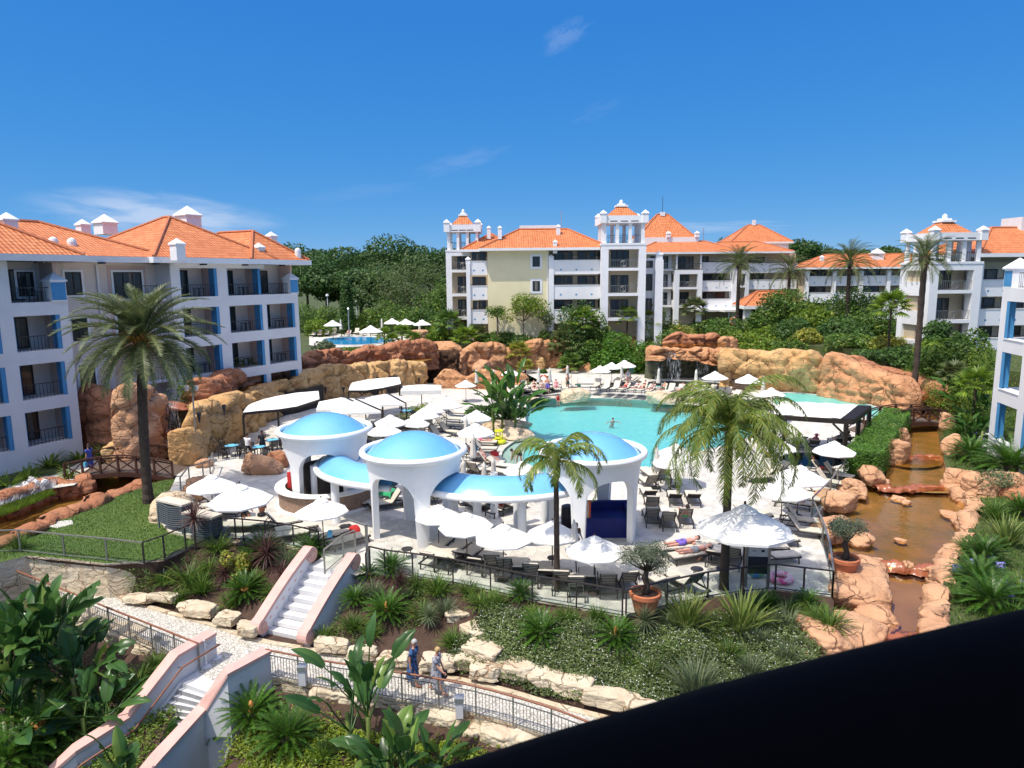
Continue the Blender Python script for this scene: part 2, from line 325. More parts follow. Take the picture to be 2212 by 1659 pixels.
class MB:
 def __init__(s):s.v=[];s.f=[]
 def add(s,vs,fs):
  o=len(s.v);s.v.extend([tuple(x)for x in vs]);s.f.extend([tuple(i+o for i in f)for f in fs])
 def box(s,x0,x1,y0,y1,z0,z1):
  s.add([(x0,y0,z0),(x1,y0,z0),(x1,y1,z0),(x0,y1,z0),(x0,y0,z1),(x1,y0,z1),(x1,y1,z1),(x0,y1,z1)],[(0,3,2,1),(4,5,6,7),(0,1,5,4),(1,2,6,5),(2,3,7,6),(3,0,4,7)])
  return s
 def bar(s,a,b,w,h,up=(0,0,1)):
  a=V(a);b=V(b);d=(b-a).normalized();up=V(up)
  sd=d.cross(up)
  if sd.length<1e-4:sd=d.cross(V((1,0,0)))
  sd.normalize();u2=sd.cross(d)
  vs=[]
  for p in(a,b):
   for i,j in((-1,-1),(1,-1),(1,1),(-1,1)):vs.append(p+sd*i*w/2+u2*j*h/2)
  s.add(vs,[(0,1,2,3),(7,6,5,4),(0,4,5,1),(1,5,6,2),(2,6,7,3),(3,7,4,0)])
  return s
 def tube(s,pts,r,n=8,cap=True):
  pts=[V(p)for p in pts];rs=r if isinstance(r,(list,tuple))else[r]*len(pts)
  vs=[];fs=[];prev=None
  for i,p in enumerate(pts):
   d=(pts[min(i+1,len(pts)-1)]-pts[max(i-1,0)])
   d=d.normalized()if d.length>1e-6 else V((0,0,1))
   if prev is None:
    sd=d.cross(V((0,0,1)))
    if sd.length<1e-3:sd=d.cross(V((1,0,0)))
   else:sd=prev-d*prev.dot(d)
   sd.normalize();prev=sd;u2=d.cross(sd)
   for k in range(n):
    a=2*math.pi*k/n;vs.append(p+(sd*math.cos(a)+u2*math.sin(a))*rs[i])
  for i in range(len(pts)-1):
   for k in range(n):fs.append((i*n+k,i*n+(k+1)%n,(i+1)*n+(k+1)%n,(i+1)*n+k))
  if cap:fs.append(tuple(range(n-1,-1,-1)));fs.append(tuple((len(pts)-1)*n+k for k in range(n)))
  s.add(vs,fs);return s
 def lathe(s,prof,n=24,cx=0,cy=0,a0=0,a1=2*math.pi):
  full=abs(a1-a0-2*math.pi)<1e-6;m=n if full else n+1
  vs=[];fs=[];L=len(prof)
  for k in range(m):
   a=a0+(a1-a0)*k/n
   for r,z in prof:vs.append((cx+r*math.cos(a),cy+r*math.sin(a),z))
  for k in range(n):
   k2=(k+1)%m
   for j in range(L-1):fs.append((k*L+j,k2*L+j,k2*L+j+1,k*L+j+1))
  s.add(vs,fs);return s
 def poly(s,pts,z=None,flip=False):
  vs=[(p[0],p[1],p[2]if z is None else z)for p in pts]
  t=tessellate_polygon([[V((p[0],p[1],0))for p in vs]])
  s.add(vs,[tuple(x)for x in t]);return s
 def build(s,name,m,parent=None,smooth=False,loc=None,weld=False):
  me=bpy.data.meshes.new(name);me.from_pydata(s.v,[],s.f);me.validate()
  me.materials.append(MATS[m]if isinstance(m,str)else m)
  if weld or smooth:
   bm=bmesh.new();bm.from_mesh(me)
   if weld:bmesh.ops.remove_doubles(bm,verts=bm.verts,dist=1e-4)
   if weld:bmesh.ops.recalc_face_normals(bm,faces=bm.faces)
   bm.to_mesh(me);bm.free()
  if smooth:me.polygons.foreach_set('use_smooth',[True]*len(me.polygons))
  o=bpy.data.objects.new(name,me);COL.objects.link(o)
  if parent:setp(o,parent)
  if loc:o.location=loc
  return o
def T(o,label,cat,group=None):
 o['label']=label;o['category']=cat
 if group:o['group']=group
 return o
def S(o,label=None,kind='structure'):
 o['kind']=kind
 if label:o['label']=label
 return o
def E(name,loc=(0,0,0),rz=0.0):
 o=bpy.data.objects.new(name,None);COL.objects.link(o);o.location=loc;o.rotation_euler=(0,0,rz);o.empty_display_size=.2
 return o
def dup(o,loc=None,rz=None,sc=None,label=None,group=None,parent=None,cat=None):
 c=o.copy();COL.objects.link(c)
 if parent is not None:setp(c,parent)
 if loc is not None:c.location=loc
 if rz is not None:c.rotation_euler=(0,0,rz)
 if sc is not None:c.scale=(sc,sc,sc)if not isinstance(sc,tuple)else sc
 if label:c['label']=label
 if group:c['group']=group
 if cat:c['category']=cat
 for ch in KIDS.get(o.name,[]):dup(ch,parent=c)
 return c
ORD=['first','second','third','fourth','fifth','sixth','seventh','eighth','ninth','tenth','eleventh','twelfth','thirteenth','fourteenth','fifteenth','sixteenth','seventeenth','eighteenth','nineteenth','twentieth']
SUN=V((-.36,-.26,.90)).normalized()
EL=math.asin(SUN.z);AZ=math.atan2(SUN.x,SUN.y)
sl=bpy.data.lights.new('sun','SUN');sl.energy=3.7;sl.angle=R(.53);sl.color=(1.0,.935,.83)
so=bpy.data.objects.new('sun',sl);COL.objects.link(so);so.rotation_euler=(-SUN).to_track_quat('-Z','Y').to_euler()
so.location=(-40,-30,90)
def make_world():
 w=bpy.data.worlds.new('World');scene.world=w;w.use_nodes=True;nt=w.node_tree
 bg=nt.nodes['Background'];bg.inputs['Strength'].default_value=.12
 sky=_n(nt,'ShaderNodeTexSky');sky.sky_type='NISHITA';sky.sun_disc=False
 sky.sun_elevation=EL;sky.sun_rotation=AZ;sky.altitude=0;sky.air_density=.6;sky.dust_density=0;sky.ozone_density=4
 hs=_n(nt,'ShaderNodeHueSaturation');hs.inputs['Saturation'].default_value=1.2
 nt.links.new(sky.outputs[0],hs.inputs['Color'])
 tc=_n(nt,'ShaderNodeTexCoord')
 sep=_n(nt,'ShaderNodeSeparateColor');nt.links.new(hs.outputs[0],sep.inputs[0]);com=_n(nt,'ShaderNodeCombineColor');sc_=.153
 for i,(a,g)in enumerate(((.336,.79),(.486,.45),(.784,.19))):
  pw=_n(nt,'ShaderNodeMath',operation='POWER');pw.inputs[1].default_value=g
  ml=_n(nt,'ShaderNodeMath',operation='MULTIPLY');ml.inputs[1].default_value=a*sc_**g/sc_
  nt.links.new(sep.outputs[i],pw.inputs[0]);nt.links.new(pw.outputs[0],ml.inputs[0]);nt.links.new(ml.outputs[0],com.inputs[i])
 last=com.outputs[0]
 def cloud(u,v,su,sv,tilt,scale,amount,thr):
  nonlocal last
  d=ray(u,v).normalized();rt=d.cross(V((0,0,1))).normalized();up=rt.cross(d)
  c,s_=math.cos(R(tilt)),math.sin(R(tilt));a=rt*c+up*s_;b=up*c-rt*s_
  def dot(vec):
   n=_n(nt,'ShaderNodeVectorMath',operation='DOT_PRODUCT');n.inputs[1].default_value=vec;nt.links.new(tc.outputs['Generated'],n.inputs[0]);return n.outputs['Value']
  def mm(op,x,y=0.0,clamp=False):
   n=_n(nt,'ShaderNodeMath',operation=op,use_clamp=clamp)
   for i,q in enumerate((x,y)):
    if isinstance(q,(int,float)):n.inputs[i].default_value=q
    else:nt.links.new(q,n.inputs[i])
   return n.outputs[0]
  p=mm('DIVIDE',dot(a),su);q=mm('DIVIDE',dot(b),sv)
  cb=_n(nt,'ShaderNodeCombineXYZ');nt.links.new(p,cb.inputs[0]);nt.links.new(q,cb.inputs[1]);cb.inputs[2].default_value=u*.01
  no=_n(nt,'ShaderNodeTexNoise');no.inputs['Scale'].default_value=scale;no.inputs['Detail'].default_value=7;no.inputs['Distortion'].default_value=.35
  nt.links.new(cb.outputs[0],no.inputs['Vector'])
  r2=mm('ADD',mm('MULTIPLY',p,p),mm('MULTIPLY',q,q))
  fall=mm('SUBTRACT',1.0,r2,True)
  front=mm('GREATER_THAN',dot(d),0.5)
  k=mm('MULTIPLY',mm('MULTIPLY',mm('MULTIPLY',mm('SUBTRACT',mm('ADD',no.outputs['Fac'],mm('MULTIPLY',fall,.35)),thr),3.0,True),fall,True),mm('MULTIPLY',front,amount))
  mx=_n(nt,'ShaderNodeMix',data_type='RGBA');mx.inputs['B'].default_value=(5.6,5.9,6.6,1)
  nt.links.new(k,mx.inputs['Factor']);nt.links.new(last,mx.inputs['A']);last=mx.outputs['Result']
 cloud(350,468,.16,.034,-4,2.4,.50,.50)
 cloud(1220,78,.045,.020,28,2.6,.11,.55)
 cloud(1000,348,.085,.018,14,2.6,.07,.56)
 cloud(1290,240,.05,.014,20,2.6,.03,.56)
 cloud(1500,492,.16,.012,0,3.2,.22,.58)
 cloud(780,415,.12,.014,8,2.6,.035,.56)
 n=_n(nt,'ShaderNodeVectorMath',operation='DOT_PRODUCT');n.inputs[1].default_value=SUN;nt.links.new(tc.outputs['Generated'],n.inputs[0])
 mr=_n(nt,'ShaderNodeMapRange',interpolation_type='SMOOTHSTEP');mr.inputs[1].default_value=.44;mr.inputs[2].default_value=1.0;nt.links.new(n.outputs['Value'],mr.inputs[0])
 gl=_n(nt,'ShaderNodeMix',data_type='RGBA',blend_type='ADD');gl.inputs['B'].default_value=(11,9.6,7.8,1);nt.links.new(mr.outputs[0],gl.inputs['Factor']);nt.links.new(last,gl.inputs['A']);last=gl.outputs['Result']  # added whitish glow round the sun, out of view, to fill the blue shade
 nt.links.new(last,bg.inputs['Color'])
make_world()
scene.view_settings.view_transform='Standard';scene.view_settings.look='None';scene.view_settings.gamma=1.0
scene.view_settings.exposure=0.35
scene.cycles.max_bounces=8;scene.cycles.transparent_max_bounces=12;scene.cycles.diffuse_bounces=3;scene.cycles.glossy_bounces=3
scene.cycles.use_adaptive_sampling=True;scene.cycles.adaptive_threshold=.02;scene.cycles.use_denoising=True
scene.cycles.sample_clamp_indirect=6
def P(pts,z):return[W(u,v,z)for u,v in pts]
def smooth_line(pts,n=6,closed=False):
 pts=[V(p)for p in pts];out=[];L=len(pts)
 rng=range(L)if closed else range(L-1)
 for i in rng:
  p0=pts[(i-1)%L]if closed or i>0 else pts[0];p1=pts[i];p2=pts[(i+1)%L];p3=pts[(i+2)%L]if closed or i+2<L else pts[-1]
  for k in range(n):
   t=k/n;out.append(.5*((2*p1)+(p2-p0)*t+(2*p0-5*p1+4*p2-p3)*t*t+(3*p1-p0-3*p2+p3)*t**3))
 if not closed:out.append(pts[-1])
 return out
def slab(name,outer,z,m,holes=(),depth=3.0,skirt_mat=None,label=None):
 """flat sheet at z with its sides carried down"""
 mb=MB();loops=[[V((p[0],p[1],0))for p in outer]]+[[V((p[0],p[1],0))for p in h]for h in holes]
 tri=tessellate_polygon(loops);fl=[p for l in loops for p in l]
 vs=[(p.x,p.y,z)for p in fl];fs=[]
 for t in tri:
  a,b,c=[fl[i]for i in t]
  fs.append(tuple(t)if(b-a).cross(c-a).z>0 else tuple(reversed(t)))
 mb.add(vs,fs);sk=MB()if skirt_mat else mb
 for l in loops:
  n=len(l)
  sk.add([(p.x,p.y,z)for p in l]+[(p.x,p.y,z-depth)for p in l],[(i,(i+1)%n,n+(i+1)%n,n+i)for i in range(n)])
 if skirt_mat:S(sk.build('retaining_face',skirt_mat))
 return S(mb.build(name,m,smooth=False),label)
def loft(name,A,B,m,nx=60,ny=10,amp=.12,seed=0,sc=.6,profile=None):
 """sheet between two polylines, with a rough surface"""
 def res(L,n):
  L=[V(p)for p in L];d=[0]
  for i in range(1,len(L)):d.append(d[-1]+(L[i]-L[i-1]).length)
  out=[]
  for k in range(n+1):
   t=d[-1]*k/n;j=1
   while j<len(d)-1 and d[j]<t:j+=1
   w=(t-d[j-1])/max(1e-6,d[j]-d[j-1]);out.append(L[j-1].lerp(L[j],w))
  return out
 A=res(A,nx);B=res(B,nx);mb=MB();vs=[]
 for i in range(nx+1):
  for j in range(ny+1):
   t=j/ny;p=A[i].lerp(B[i],t)
   if profile:p.z=A[i].z+(B[i].z-A[i].z)*profile(t)
   if 0<j<ny:p.z+=amp*noise.fractal(V((p.x*sc,p.y*sc,seed)),1,2,4)
   vs.append(p)
 fs=[(i*(ny+1)+j,i*(ny+1)+j+1,(i+1)*(ny+1)+j+1,(i+1)*(ny+1)+j)for i in range(nx)for j in range(ny)]
 mb.add(vs,fs);o=mb.build(name,m,smooth=True)
 def sample(s,t):
  i=min(nx,max(0,int(round(s*nx))));j=min(ny,max(0,int(round(t*ny))));return V(vs[i*(ny+1)+j])
 return o,sample
ZP=-1.7
S(MB().poly([(-900,-30),(900,-30),(900,1500),(-900,1500)],z=-5.2).build('ground','earth_green'),'dry green ground reaching to the horizon')
POOL=smooth_line(P([(1146,866),(1205,861),(1300,860),(1400,865),(1490,874),(1560,888),(1625,897),(1650,912),(1632,934),(1590,955),(1520,972),(1470,985),(1425,1003),(1380,1012),(1280,1022),(1190,1022),(1120,1012),(1088,996),(1086,975),(1105,957),(1132,943),(1138,920),(1134,898),(1136,880)],0),5,True)
front_edge=[(430,1160),(560,1166),(690,1192),(705,1226),(800,1236),(979,1258),(1150,1295),(1344,1332),(1526,1290),(1674,1272),(1797,1288)]
terr=P([(1802,1240),(1774,1174),(1752,1127),(1790,1080),(1815,1045),(1835,1010),(1852,960),(1882,905),(1900,868),(1700,834),(1420,832),(1100,829),(925,828),(740,836),(600,862),(480,905),(375,985),(388,1012),(372,1050),(350,1088),(343,1122),(366,1148)],0)
slab('terrace',P(front_edge,0)+terr,0,'paving',skirt_mat='limestone',holes=[POOL],label='pale stone pool terrace')
S(MB().poly(POOL,z=-.8).build('pool_floor','pool_floor_deep'),'turquoise floor of the main pool')
mb=MB()
n=len(POOL)
mb.add([(p.x,p.y,-.004)for p in POOL]+[(p.x,p.y,-.8)for p in POOL],[(i,(i+1)%n,n+(i+1)%n,n+i)for i in range(n)])
S(mb.build('pool_wall','pool_floor'))
bc=W(1195,985,0)
for k,r_ in enumerate((7.6,6.6,5.6,4.6)):
 pass
def inset(poly,pred,d):
 return[p+(V((pool_c.x,pool_c.y,0))-V((p.x,p.y,0))).normalized()*(d if pred(p)else.05)for p in poly]
pool_c=W(1350,920,0)
bp=W(1090,985,0)
for k in range(5):
 pts=[]
 for p in POOL:
  w=max(0.0,1-(p-bp).length/9.5);w=w*w*(3-2*w)
  dr=V((pool_c.x-p.x,pool_c.y-p.y,0)).normalized()
  pts.append(p+dr*(.04+w*k*1.0))
 zz=-.18-.12*k
 if k<4:
  nxt=[]
  for p in POOL:
   w=max(0.0,1-(p-bp).length/9.5);w=w*w*(3-2*w)
   dr=V((pool_c.x-p.x,pool_c.y-p.y,0)).normalized();nxt.append(p+dr*(.045+w*(k+1)*1.0))
  mb=MB();m_=len(POOL)
  mb.add([(p.x,p.y,zz)for p in pts]+[(p.x,p.y,zz)for p in nxt]+[(p.x,p.y,zz-.12)for p in nxt],[(i,(i+1)%m_,m_+(i+1)%m_,m_+i)for i in range(m_)if(POOL[i]-bp).length<9.5]+[(m_+i,m_+(i+1)%m_,2*m_+(i+1)%m_,2*m_+i)for i in range(m_)if(POOL[i]-bp).length<9.5])
  S(mb.build('beach_step','pool_beach' if k<2 else 'pool_floor'),'shallow pale step at the beach end of the pool')
S(MB().poly([p+(V((p.x-pool_c.x,p.y-pool_c.y,0))).normalized()*.02 for p in POOL],z=-.14).build('pool_water','pool_water'),'clear turquoise water of the main pool')
step_front=smooth_line(P([(1100,852),(1150,864),(1205,858),(1300,857),(1400,862),(1490,871),(1560,884),(1640,893)],0),6)
def off(line,d):
 out=[]
 for i,p in enumerate(line):
  t=(line[min(i+1,len(line)-1)]-line[max(i-1,0)]);t.z=0;t.normalize();out.append(V((p.x-t.y*d,p.y+t.x*d,p.z)))
 return out
for k in range(4):
 a=off(step_front,.9+k*1.25);b=off(step_front,.9+(k+1)*1.25+.02);z1=.16*(k+1);m_=len(a)
 if k==3:b=P([(1085,800),(1300,800),(1690,800),(1700,860)],0);b=[V((-0.8,92,0))]+[V((8,96,0)),V((26,96,0)),V((40,88,0)),V((44,78,0)),W(1690,868,.64)];b=b
 mb=MB()
 rs=MB();rs.add([(p.x,p.y,z1)for p in a]+[(p.x,p.y,0.01)for p in a],[(i,i+1,m_+i+1,m_+i)for i in range(m_-1)]);S(rs.build('pool_step_riser','riser_shade'))
 if k<3:mb.add([(p.x,p.y,z1)for p in a]+[(p.x,p.y,z1)for p in b],[(i,i+1,m_+i+1,m_+i)for i in range(m_-1)])
 else:mb.poly([(p.x,p.y,z1)for p in a]+[(p.x,p.y,z1)for p in reversed(b)],z=z1)
 if k<3:S(mb.build('pool_step','step_stone'),'curved pale stone step above the far side of the pool')
 else:S(mb.build('pool_deck','paving'),'raised pale deck behind the pool steps')
ZD=.64
plate_front=[V((-60,68,0)),V((-25,67,0)),V((-20.5,75,0)),V((-13,84,0)),V((-3,87,0)),V((6,90,0)),V((14,94,0)),V((22,93,0)),V((30,90,0)),V((38,80,0)),V((42,70,0)),V((42.5,60,0)),V((60,40,0)),V((120,40,0))]
slab('terrain',plate_front+[V((700,900,0)),V((-700,900,0)),V((-300,66,0))],3.6,'earth_green',depth=4.5,label='planted upper ground level behind the rock walls')
slab('paths',[V((-70,15,0)),V((-29,24,0)),W(0,1075,0),W(130,1042,0),W(210,1005,0),W(232,985,0),W(300,905,0),V((-20,66,0)),V((-70,66,0))],-.02,'earth_green',depth=4,label='planted ground in front of the hotel wing')
right_bank=P([(2020,890),(2030,960),(2052,1040),(2110,1085),(2090,1150),(2045,1215),(2030,1300),(2018,1400),(1990,1500)],.15)
slab('terrain',right_bank+[V((22,12,0)),V((90,12,0)),V((90,62,0)),V((40,62,0))],.12,'earth_green',depth=5,skirt_mat='rock_pink',label='planted bank on the far side of the stream')
LZ=-.12
lawn=P([(366,1148),(343,1122),(350,1088),(368,1052),(385,1030),(330,1043),(230,1068),(130,1110),(40,1155),(-120,1210),(-120,1245),(60,1200),(150,1208),(230,1217),(352,1208),(372,1195),(430,1172)],LZ)
slab('lawn',lawn,LZ,'lawn',depth=3,skirt_mat='limestone',label='mown green lawn')
def scatter_blades(name,poly,z,count,h,w,m,seed,lean=.4,zf=None):
 rr=random.Random(seed);xs=[p.x for p in poly];ys=[p.y for p in poly];mb=MB();k=0
 def inside(x,y):
  c=False;j=len(poly)-1
  for i in range(len(poly)):
   if(poly[i].y>y)!=(poly[j].y>y)and x<(poly[j].x-poly[i].x)*(y-poly[i].y)/(poly[j].y-poly[i].y)+poly[i].x:c=not c
   j=i
  return c
 while k<count:
  x=rr.uniform(min(xs),max(xs));y=rr.uniform(min(ys),max(ys))
  if not inside(x,y):continue
  a=rr.uniform(0,6.283);hh=h*rr.uniform(.6,1.4);lx,ly=rr.gauss(0,lean*hh),rr.gauss(0,lean*hh);zz=zf(x,y)if zf else z
  dx,dy=math.cos(a)*w,math.sin(a)*w
  mb.add([(x-dx,y-dy,zz),(x+dx,y+dy,zz),(x+lx,y+ly,zz+hh)],[(0,1,2)]);k+=1
 return S(mb.build(name,m),kind='stuff')
o=scatter_blades('grass',lawn,LZ,26000,.05,.016,'leaf_mid',3);o['label']='short grass blades of the lawn'
pb=[(-150,1190),(0,1215),(110,1238),(200,1262),(270,1290),(380,1325),(470,1350),(560,1380),(670,1400),(800,1425),(900,1450),(1000,1466),(1100,1490),(1200,1520),(1300,1545),(1400,1575),(1550,1630),(1750,1720)]
pf=[(-150,1225),(0,1252),(130,1305),(240,1350),(340,1393),(400,1430),(470,1475),(520,1490),(580,1462),(700,1483),(800,1500),(900,1517),(1000,1535),(1100,1562),(1200,1595),(1290,1632),(1400,1690),(1600,1800)]
PB=smooth_line(P(pb,ZP),3);PF=smooth_line(P(pf,ZP),3)
mb=MB();mb.poly(PB+list(reversed(PF)),z=ZP)
S(mb.build('path','cobble'),'curved path of small white cobbles')
mb=MB();m_=len(PF);mb.add([(p.x,p.y,ZP)for p in PF]+[(p.x,p.y,ZP-3)for p in PF],[(i,i+1,m_+i+1,m_+i)for i in range(m_-1)])
S(mb.build('path_edge','limestone'))
mb=MB();a=PB;b=off(PB,-.22)
mb.add([(p.x,p.y,ZP+.05)for p in a]+[(p.x,p.y,ZP+.05)for p in b]+[(p.x,p.y,ZP-.1)for p in b],[(i,i+1,m_+i+1,m_+i)for m_ in[len(a)]for i in range(m_-1)]+[(m_+i,m_+i+1,2*m_+i+1,2*m_+i)for m_ in[len(a)]for i in range(m_-1)])
S(mb.build('kerb','limestone'))
mb=MB();a=off(PB,.9);b=off(PB,-.05);m_=len(a);mb.add([(p.x,p.y,ZP+.01)for p in a]+[(p.x,p.y,ZP-.012)for p in b],[(m_+i,m_+i+1,i+1,i)for i in range(m_-1)]);S(mb.build('garden_soil','soil'))
A1=[W(40,1203,LZ-.05),W(150,1213,LZ-.05),W(230,1222,LZ-.05),W(352,1213,LZ-.05),W(430,1176,-.06),W(560,1171,-.06),W(695,1200,-.06)]
B1=[p+V((0,.1,.02))for p in P([(110,1236),(200,1260),(270,1288),(380,1322),(470,1348),(560,1378)],ZP)]
bed1,bed1_s=loft('garden_soil',A1,B1,'soil',50,12,.14,1);S(bed1,'brown bark mulch of the planted slope')
A2=P([(805,1240),(979,1262),(1150,1299),(1344,1336),(1526,1294),(1674,1276),(1797,1292),(1802,1300)],-.05)
B2=[p+V((0,.1,.02))for p in P([(680,1402),(800,1425),(900,1449),(1000,1464),(1100,1488),(1200,1518),(1300,1543),(1400,1573),(1550,1628),(1750,1718)],ZP)]
bed2,bed2_s=loft('garden_soil',A2,B2,'soil',80,16,.16,5);S(bed2,'brown bark mulch of the slope below the terrace railing')
A3=[p+V((0,0,-.35))for p in P([(-150,1230),(0,1258),(130,1310),(240,1355),(340,1398),(420,1440)],ZP)]
B3=[V((-26,9,-3.6)),V((-20,8,-4)),V((-16,8,-4.3)),V((-13.5,9,-4.6)),V((-12.4,11,-4.4)),V((-11.6,13.5,-3.9))]
f1,f1_s=loft('garden_soil',A3,B3,'soil',30,24,.22,8,profile=lambda t:t**.8);S(f1,'dark soil of the lower garden')
A4=[p+V((0,0,-.35))for p in P([(560,1466),(700,1488),(800,1505),(900,1522),(1000,1540),(1100,1567),(1200,1600),(1290,1638),(1400,1695)],ZP)]
B4=[V((-9.6,11,-4.3)),V((-7,7,-4.2)),V((-4,7,-4)),V((-2,7,-3.8)),V((1,7,-3.6)),V((4,8,-3.4))]
f2,f2_s=loft('garden_soil',A4,B4,'soil',40,24,.2,9,profile=lambda t:t**.8);S(f2,'soil of the lower garden beside the pink walled stair')
def sheet(name,pts,z,m,label=None,kind='structure'):
 return S(MB().poly(pts,z=z).build(name,m),label,kind)
def basin(pix,z,wm,bm_,label,d=.22):
 pts=smooth_line(P(pix,z),3,True)
 sheet('stream_bed',pts,z-d,bm_);sheet('stream_water',pts,z,wm,label)
 return pts
basin([(1935,895),(2040,895),(2045,925),(2030,955),(2035,998),(1935,998),(1945,960)],.18,'stream_water','stream_bed','amber water of the upper stream basin under the bridge')
basin([(1925,990),(2045,990),(2070,1050),(1985,1055),(1890,1045),(1915,1020)],-.02,'stream_water','stream_bed','amber water of the second stream basin')
basin([(1845,1040),(1985,1048),(2080,1045),(2140,1090),(2120,1150),(2075,1215),(1985,1226),(1870,1222),(1800,1180),(1800,1120),(1825,1070)],-.30,'stream_water','stream_bed','amber water of the wide stream basin with flat rocks')
basin([(1850,1215),(1960,1222),(2060,1225),(2060,1300),(2050,1390),(1960,1382),(1880,1375),(1850,1290)],-.55,'stream_water','stream_bed_red','brown water of the fourth stream basin')
basin([(1820,1370),(1910,1378),(2060,1392),(2075,1520),(2150,2100),(1700,2100),(1740,1520),(1760,1440)],-.8,'stream_water','stream_bed_red','reddish water of the lowest stream basin')
basin([(-60,1120),(60,1080),(130,1062),(180,1040),(210,1010),(300,985),(370,985),(372,1030),(300,1050),(215,1066),(120,1105),(40,1150),(-60,1190)],-.75,'stream_water','stream_bed','amber water of the stream beside the lawn')
basin([(330,960),(400,960),(420,990),(330,1000)],-.4,'stream_water','stream_bed','amber water at the foot of the waterfall')
def small_pool(pix,z,label,wm='pool_water',fm='pool_floor'):
 pts=smooth_line(P(pix,z),4,True)
 rim=off(pts+[pts[0]],-.28)[:-1];c=sum((V(p)for p in pts),V())/len(pts)
 rim=[p+(V(p)-c).normalized()*.35 for p in pts]
 mb=MB();m_=len(pts)
 mb.add([(p.x,p.y,z+.06)for p in pts]+[(p.x,p.y,z+.06)for p in rim]+[(p.x,p.y,z-.3)for p in pts]+[(p.x,p.y,z-.3)for p in rim],[(i,(i+1)%m_,m_+(i+1)%m_,m_+i)for i in range(m_)]+[(i,(i+1)%m_,2*m_+(i+1)%m_,2*m_+i)for i in range(m_)]+[(m_+i,m_+(i+1)%m_,3*m_+(i+1)%m_,3*m_+i)for i in range(m_)])
 S(mb.build('pool_rim','step_stone'));sheet('pool_floor',pts,z-.03,fm);sheet('pool_water',pts,z+.03,wm,label)
 return pts
small_pool([(1385,829),(1430,823),(1500,824),(1590,830),(1625,838),(1600,845),(1500,838),(1400,835)],ZD+.03,'turquoise water below the big waterfall')
small_pool([(1690,850),(1760,853),(1840,866),(1905,886),(1900,905),(1840,893),(1760,880),(1700,880),(1670,868)],.05+ZD,'turquoise water of the curving pool at the foot of the right rock wall')
small_pool([(1690,985),(1740,978),(1810,985),(1822,1003),(1770,1012),(1690,1002)],.03,'dark water of the plunge pool in front of the pergola','dark_water','dark_basin')
small_pool([(700,733),(760,728),(830,730),(845,738),(780,745),(715,744)],3.65,'blue water of the upper pool behind the rocks','blue_water','blue_basin')
sheet('paths',P([(668,722),(880,716),(900,728),(845,745),(700,752),(668,745)],3.61),3.615,'paving','pale deck round the upper pool')
def vor(p):
 d,_=noise.voronoi(p);return d[0],d[1]
def rock_mesh(name,size,seed,m,sub=3,chunk=1.0,rough=.16,flat=.5,squash=3.0):
 bm=bmesh.new();bmesh.ops.create_icosphere(bm,subdivisions=sub+1,radius=1.0);rr=random.Random(seed*13+5)
 pl=[]
 boxy=squash>5
 for ax in range(3):
  for sg in(-1,1):
   n_=V((0,0,0));n_[ax]=sg;n_+=V((rr.gauss(0,.1),rr.gauss(0,.1),rr.gauss(0,.06)))*(1 if boxy else 2);pl.append((n_.normalized(),rr.uniform(.84,1.0)))
 for k in range(5 if boxy else 12):pl.append((V((rr.gauss(0,1),rr.gauss(0,1),rr.gauss(.2,.8))).normalized(),rr.uniform(1.02,1.25)if boxy else rr.uniform(.78,1.02)))
 pw=26 if boxy else 15
 s=V((seed*7.3,seed*3.1,seed*1.7))
 for vt in bm.verts:
  p=vt.co.normalized();q0=0.0
  for n_,d_ in pl:
   dd=n_.dot(p)
   if dd>0:q0+=(dd/d_)**pw
  q=p*min(1.5,q0**(-1/pw))
  w=V((q.x*size[0],q.y*size[1],q.z*size[2]));f1,f2=vor(w*(1.0/chunk)+s)
  cr=max(0,1-(f2-f1)/.10);n1=noise.fractal(w*.9+s,1,2,3);n2=noise.fractal(w*3.5+s,.8,2,3)
  st_=noise.noise(V((w.x*.4,w.y*.4,w.z*4.5))+s);h1,h2=vor(w*2.6+s);k=1+rough*(n1*.6-.55*cr+.26*n2+.22*st_-.3*max(0,1-(h2-h1)/.14))/max(.5,max(size))
  q=q*k
  if q.z<-flat:q.z=-flat+(q.z+flat)*.15
  vt.co=V((q.x*size[0],q.y*size[1],(q.z+flat)*size[2]/(1+flat)*1.25))
 me=bpy.data.meshes.new(name);bm.to_mesh(me);bm.free();me.materials.append(MATS[m])
 me.polygons.foreach_set('use_smooth',[True]*len(me.polygons));return me
def rock(loc,size,seed,m,label,rz=0,sub=3,name='boulder',group=None,cat='rock',**kw):
 if cat=='rock':size=tuple(x*.8 for x in size)
 o=bpy.data.objects.new(name,rock_mesh(name,size,seed,m,sub,**kw));COL.objects.link(o);o.location=loc;o.rotation_euler=(0,0,rz)
 return T(o,label,cat,group)
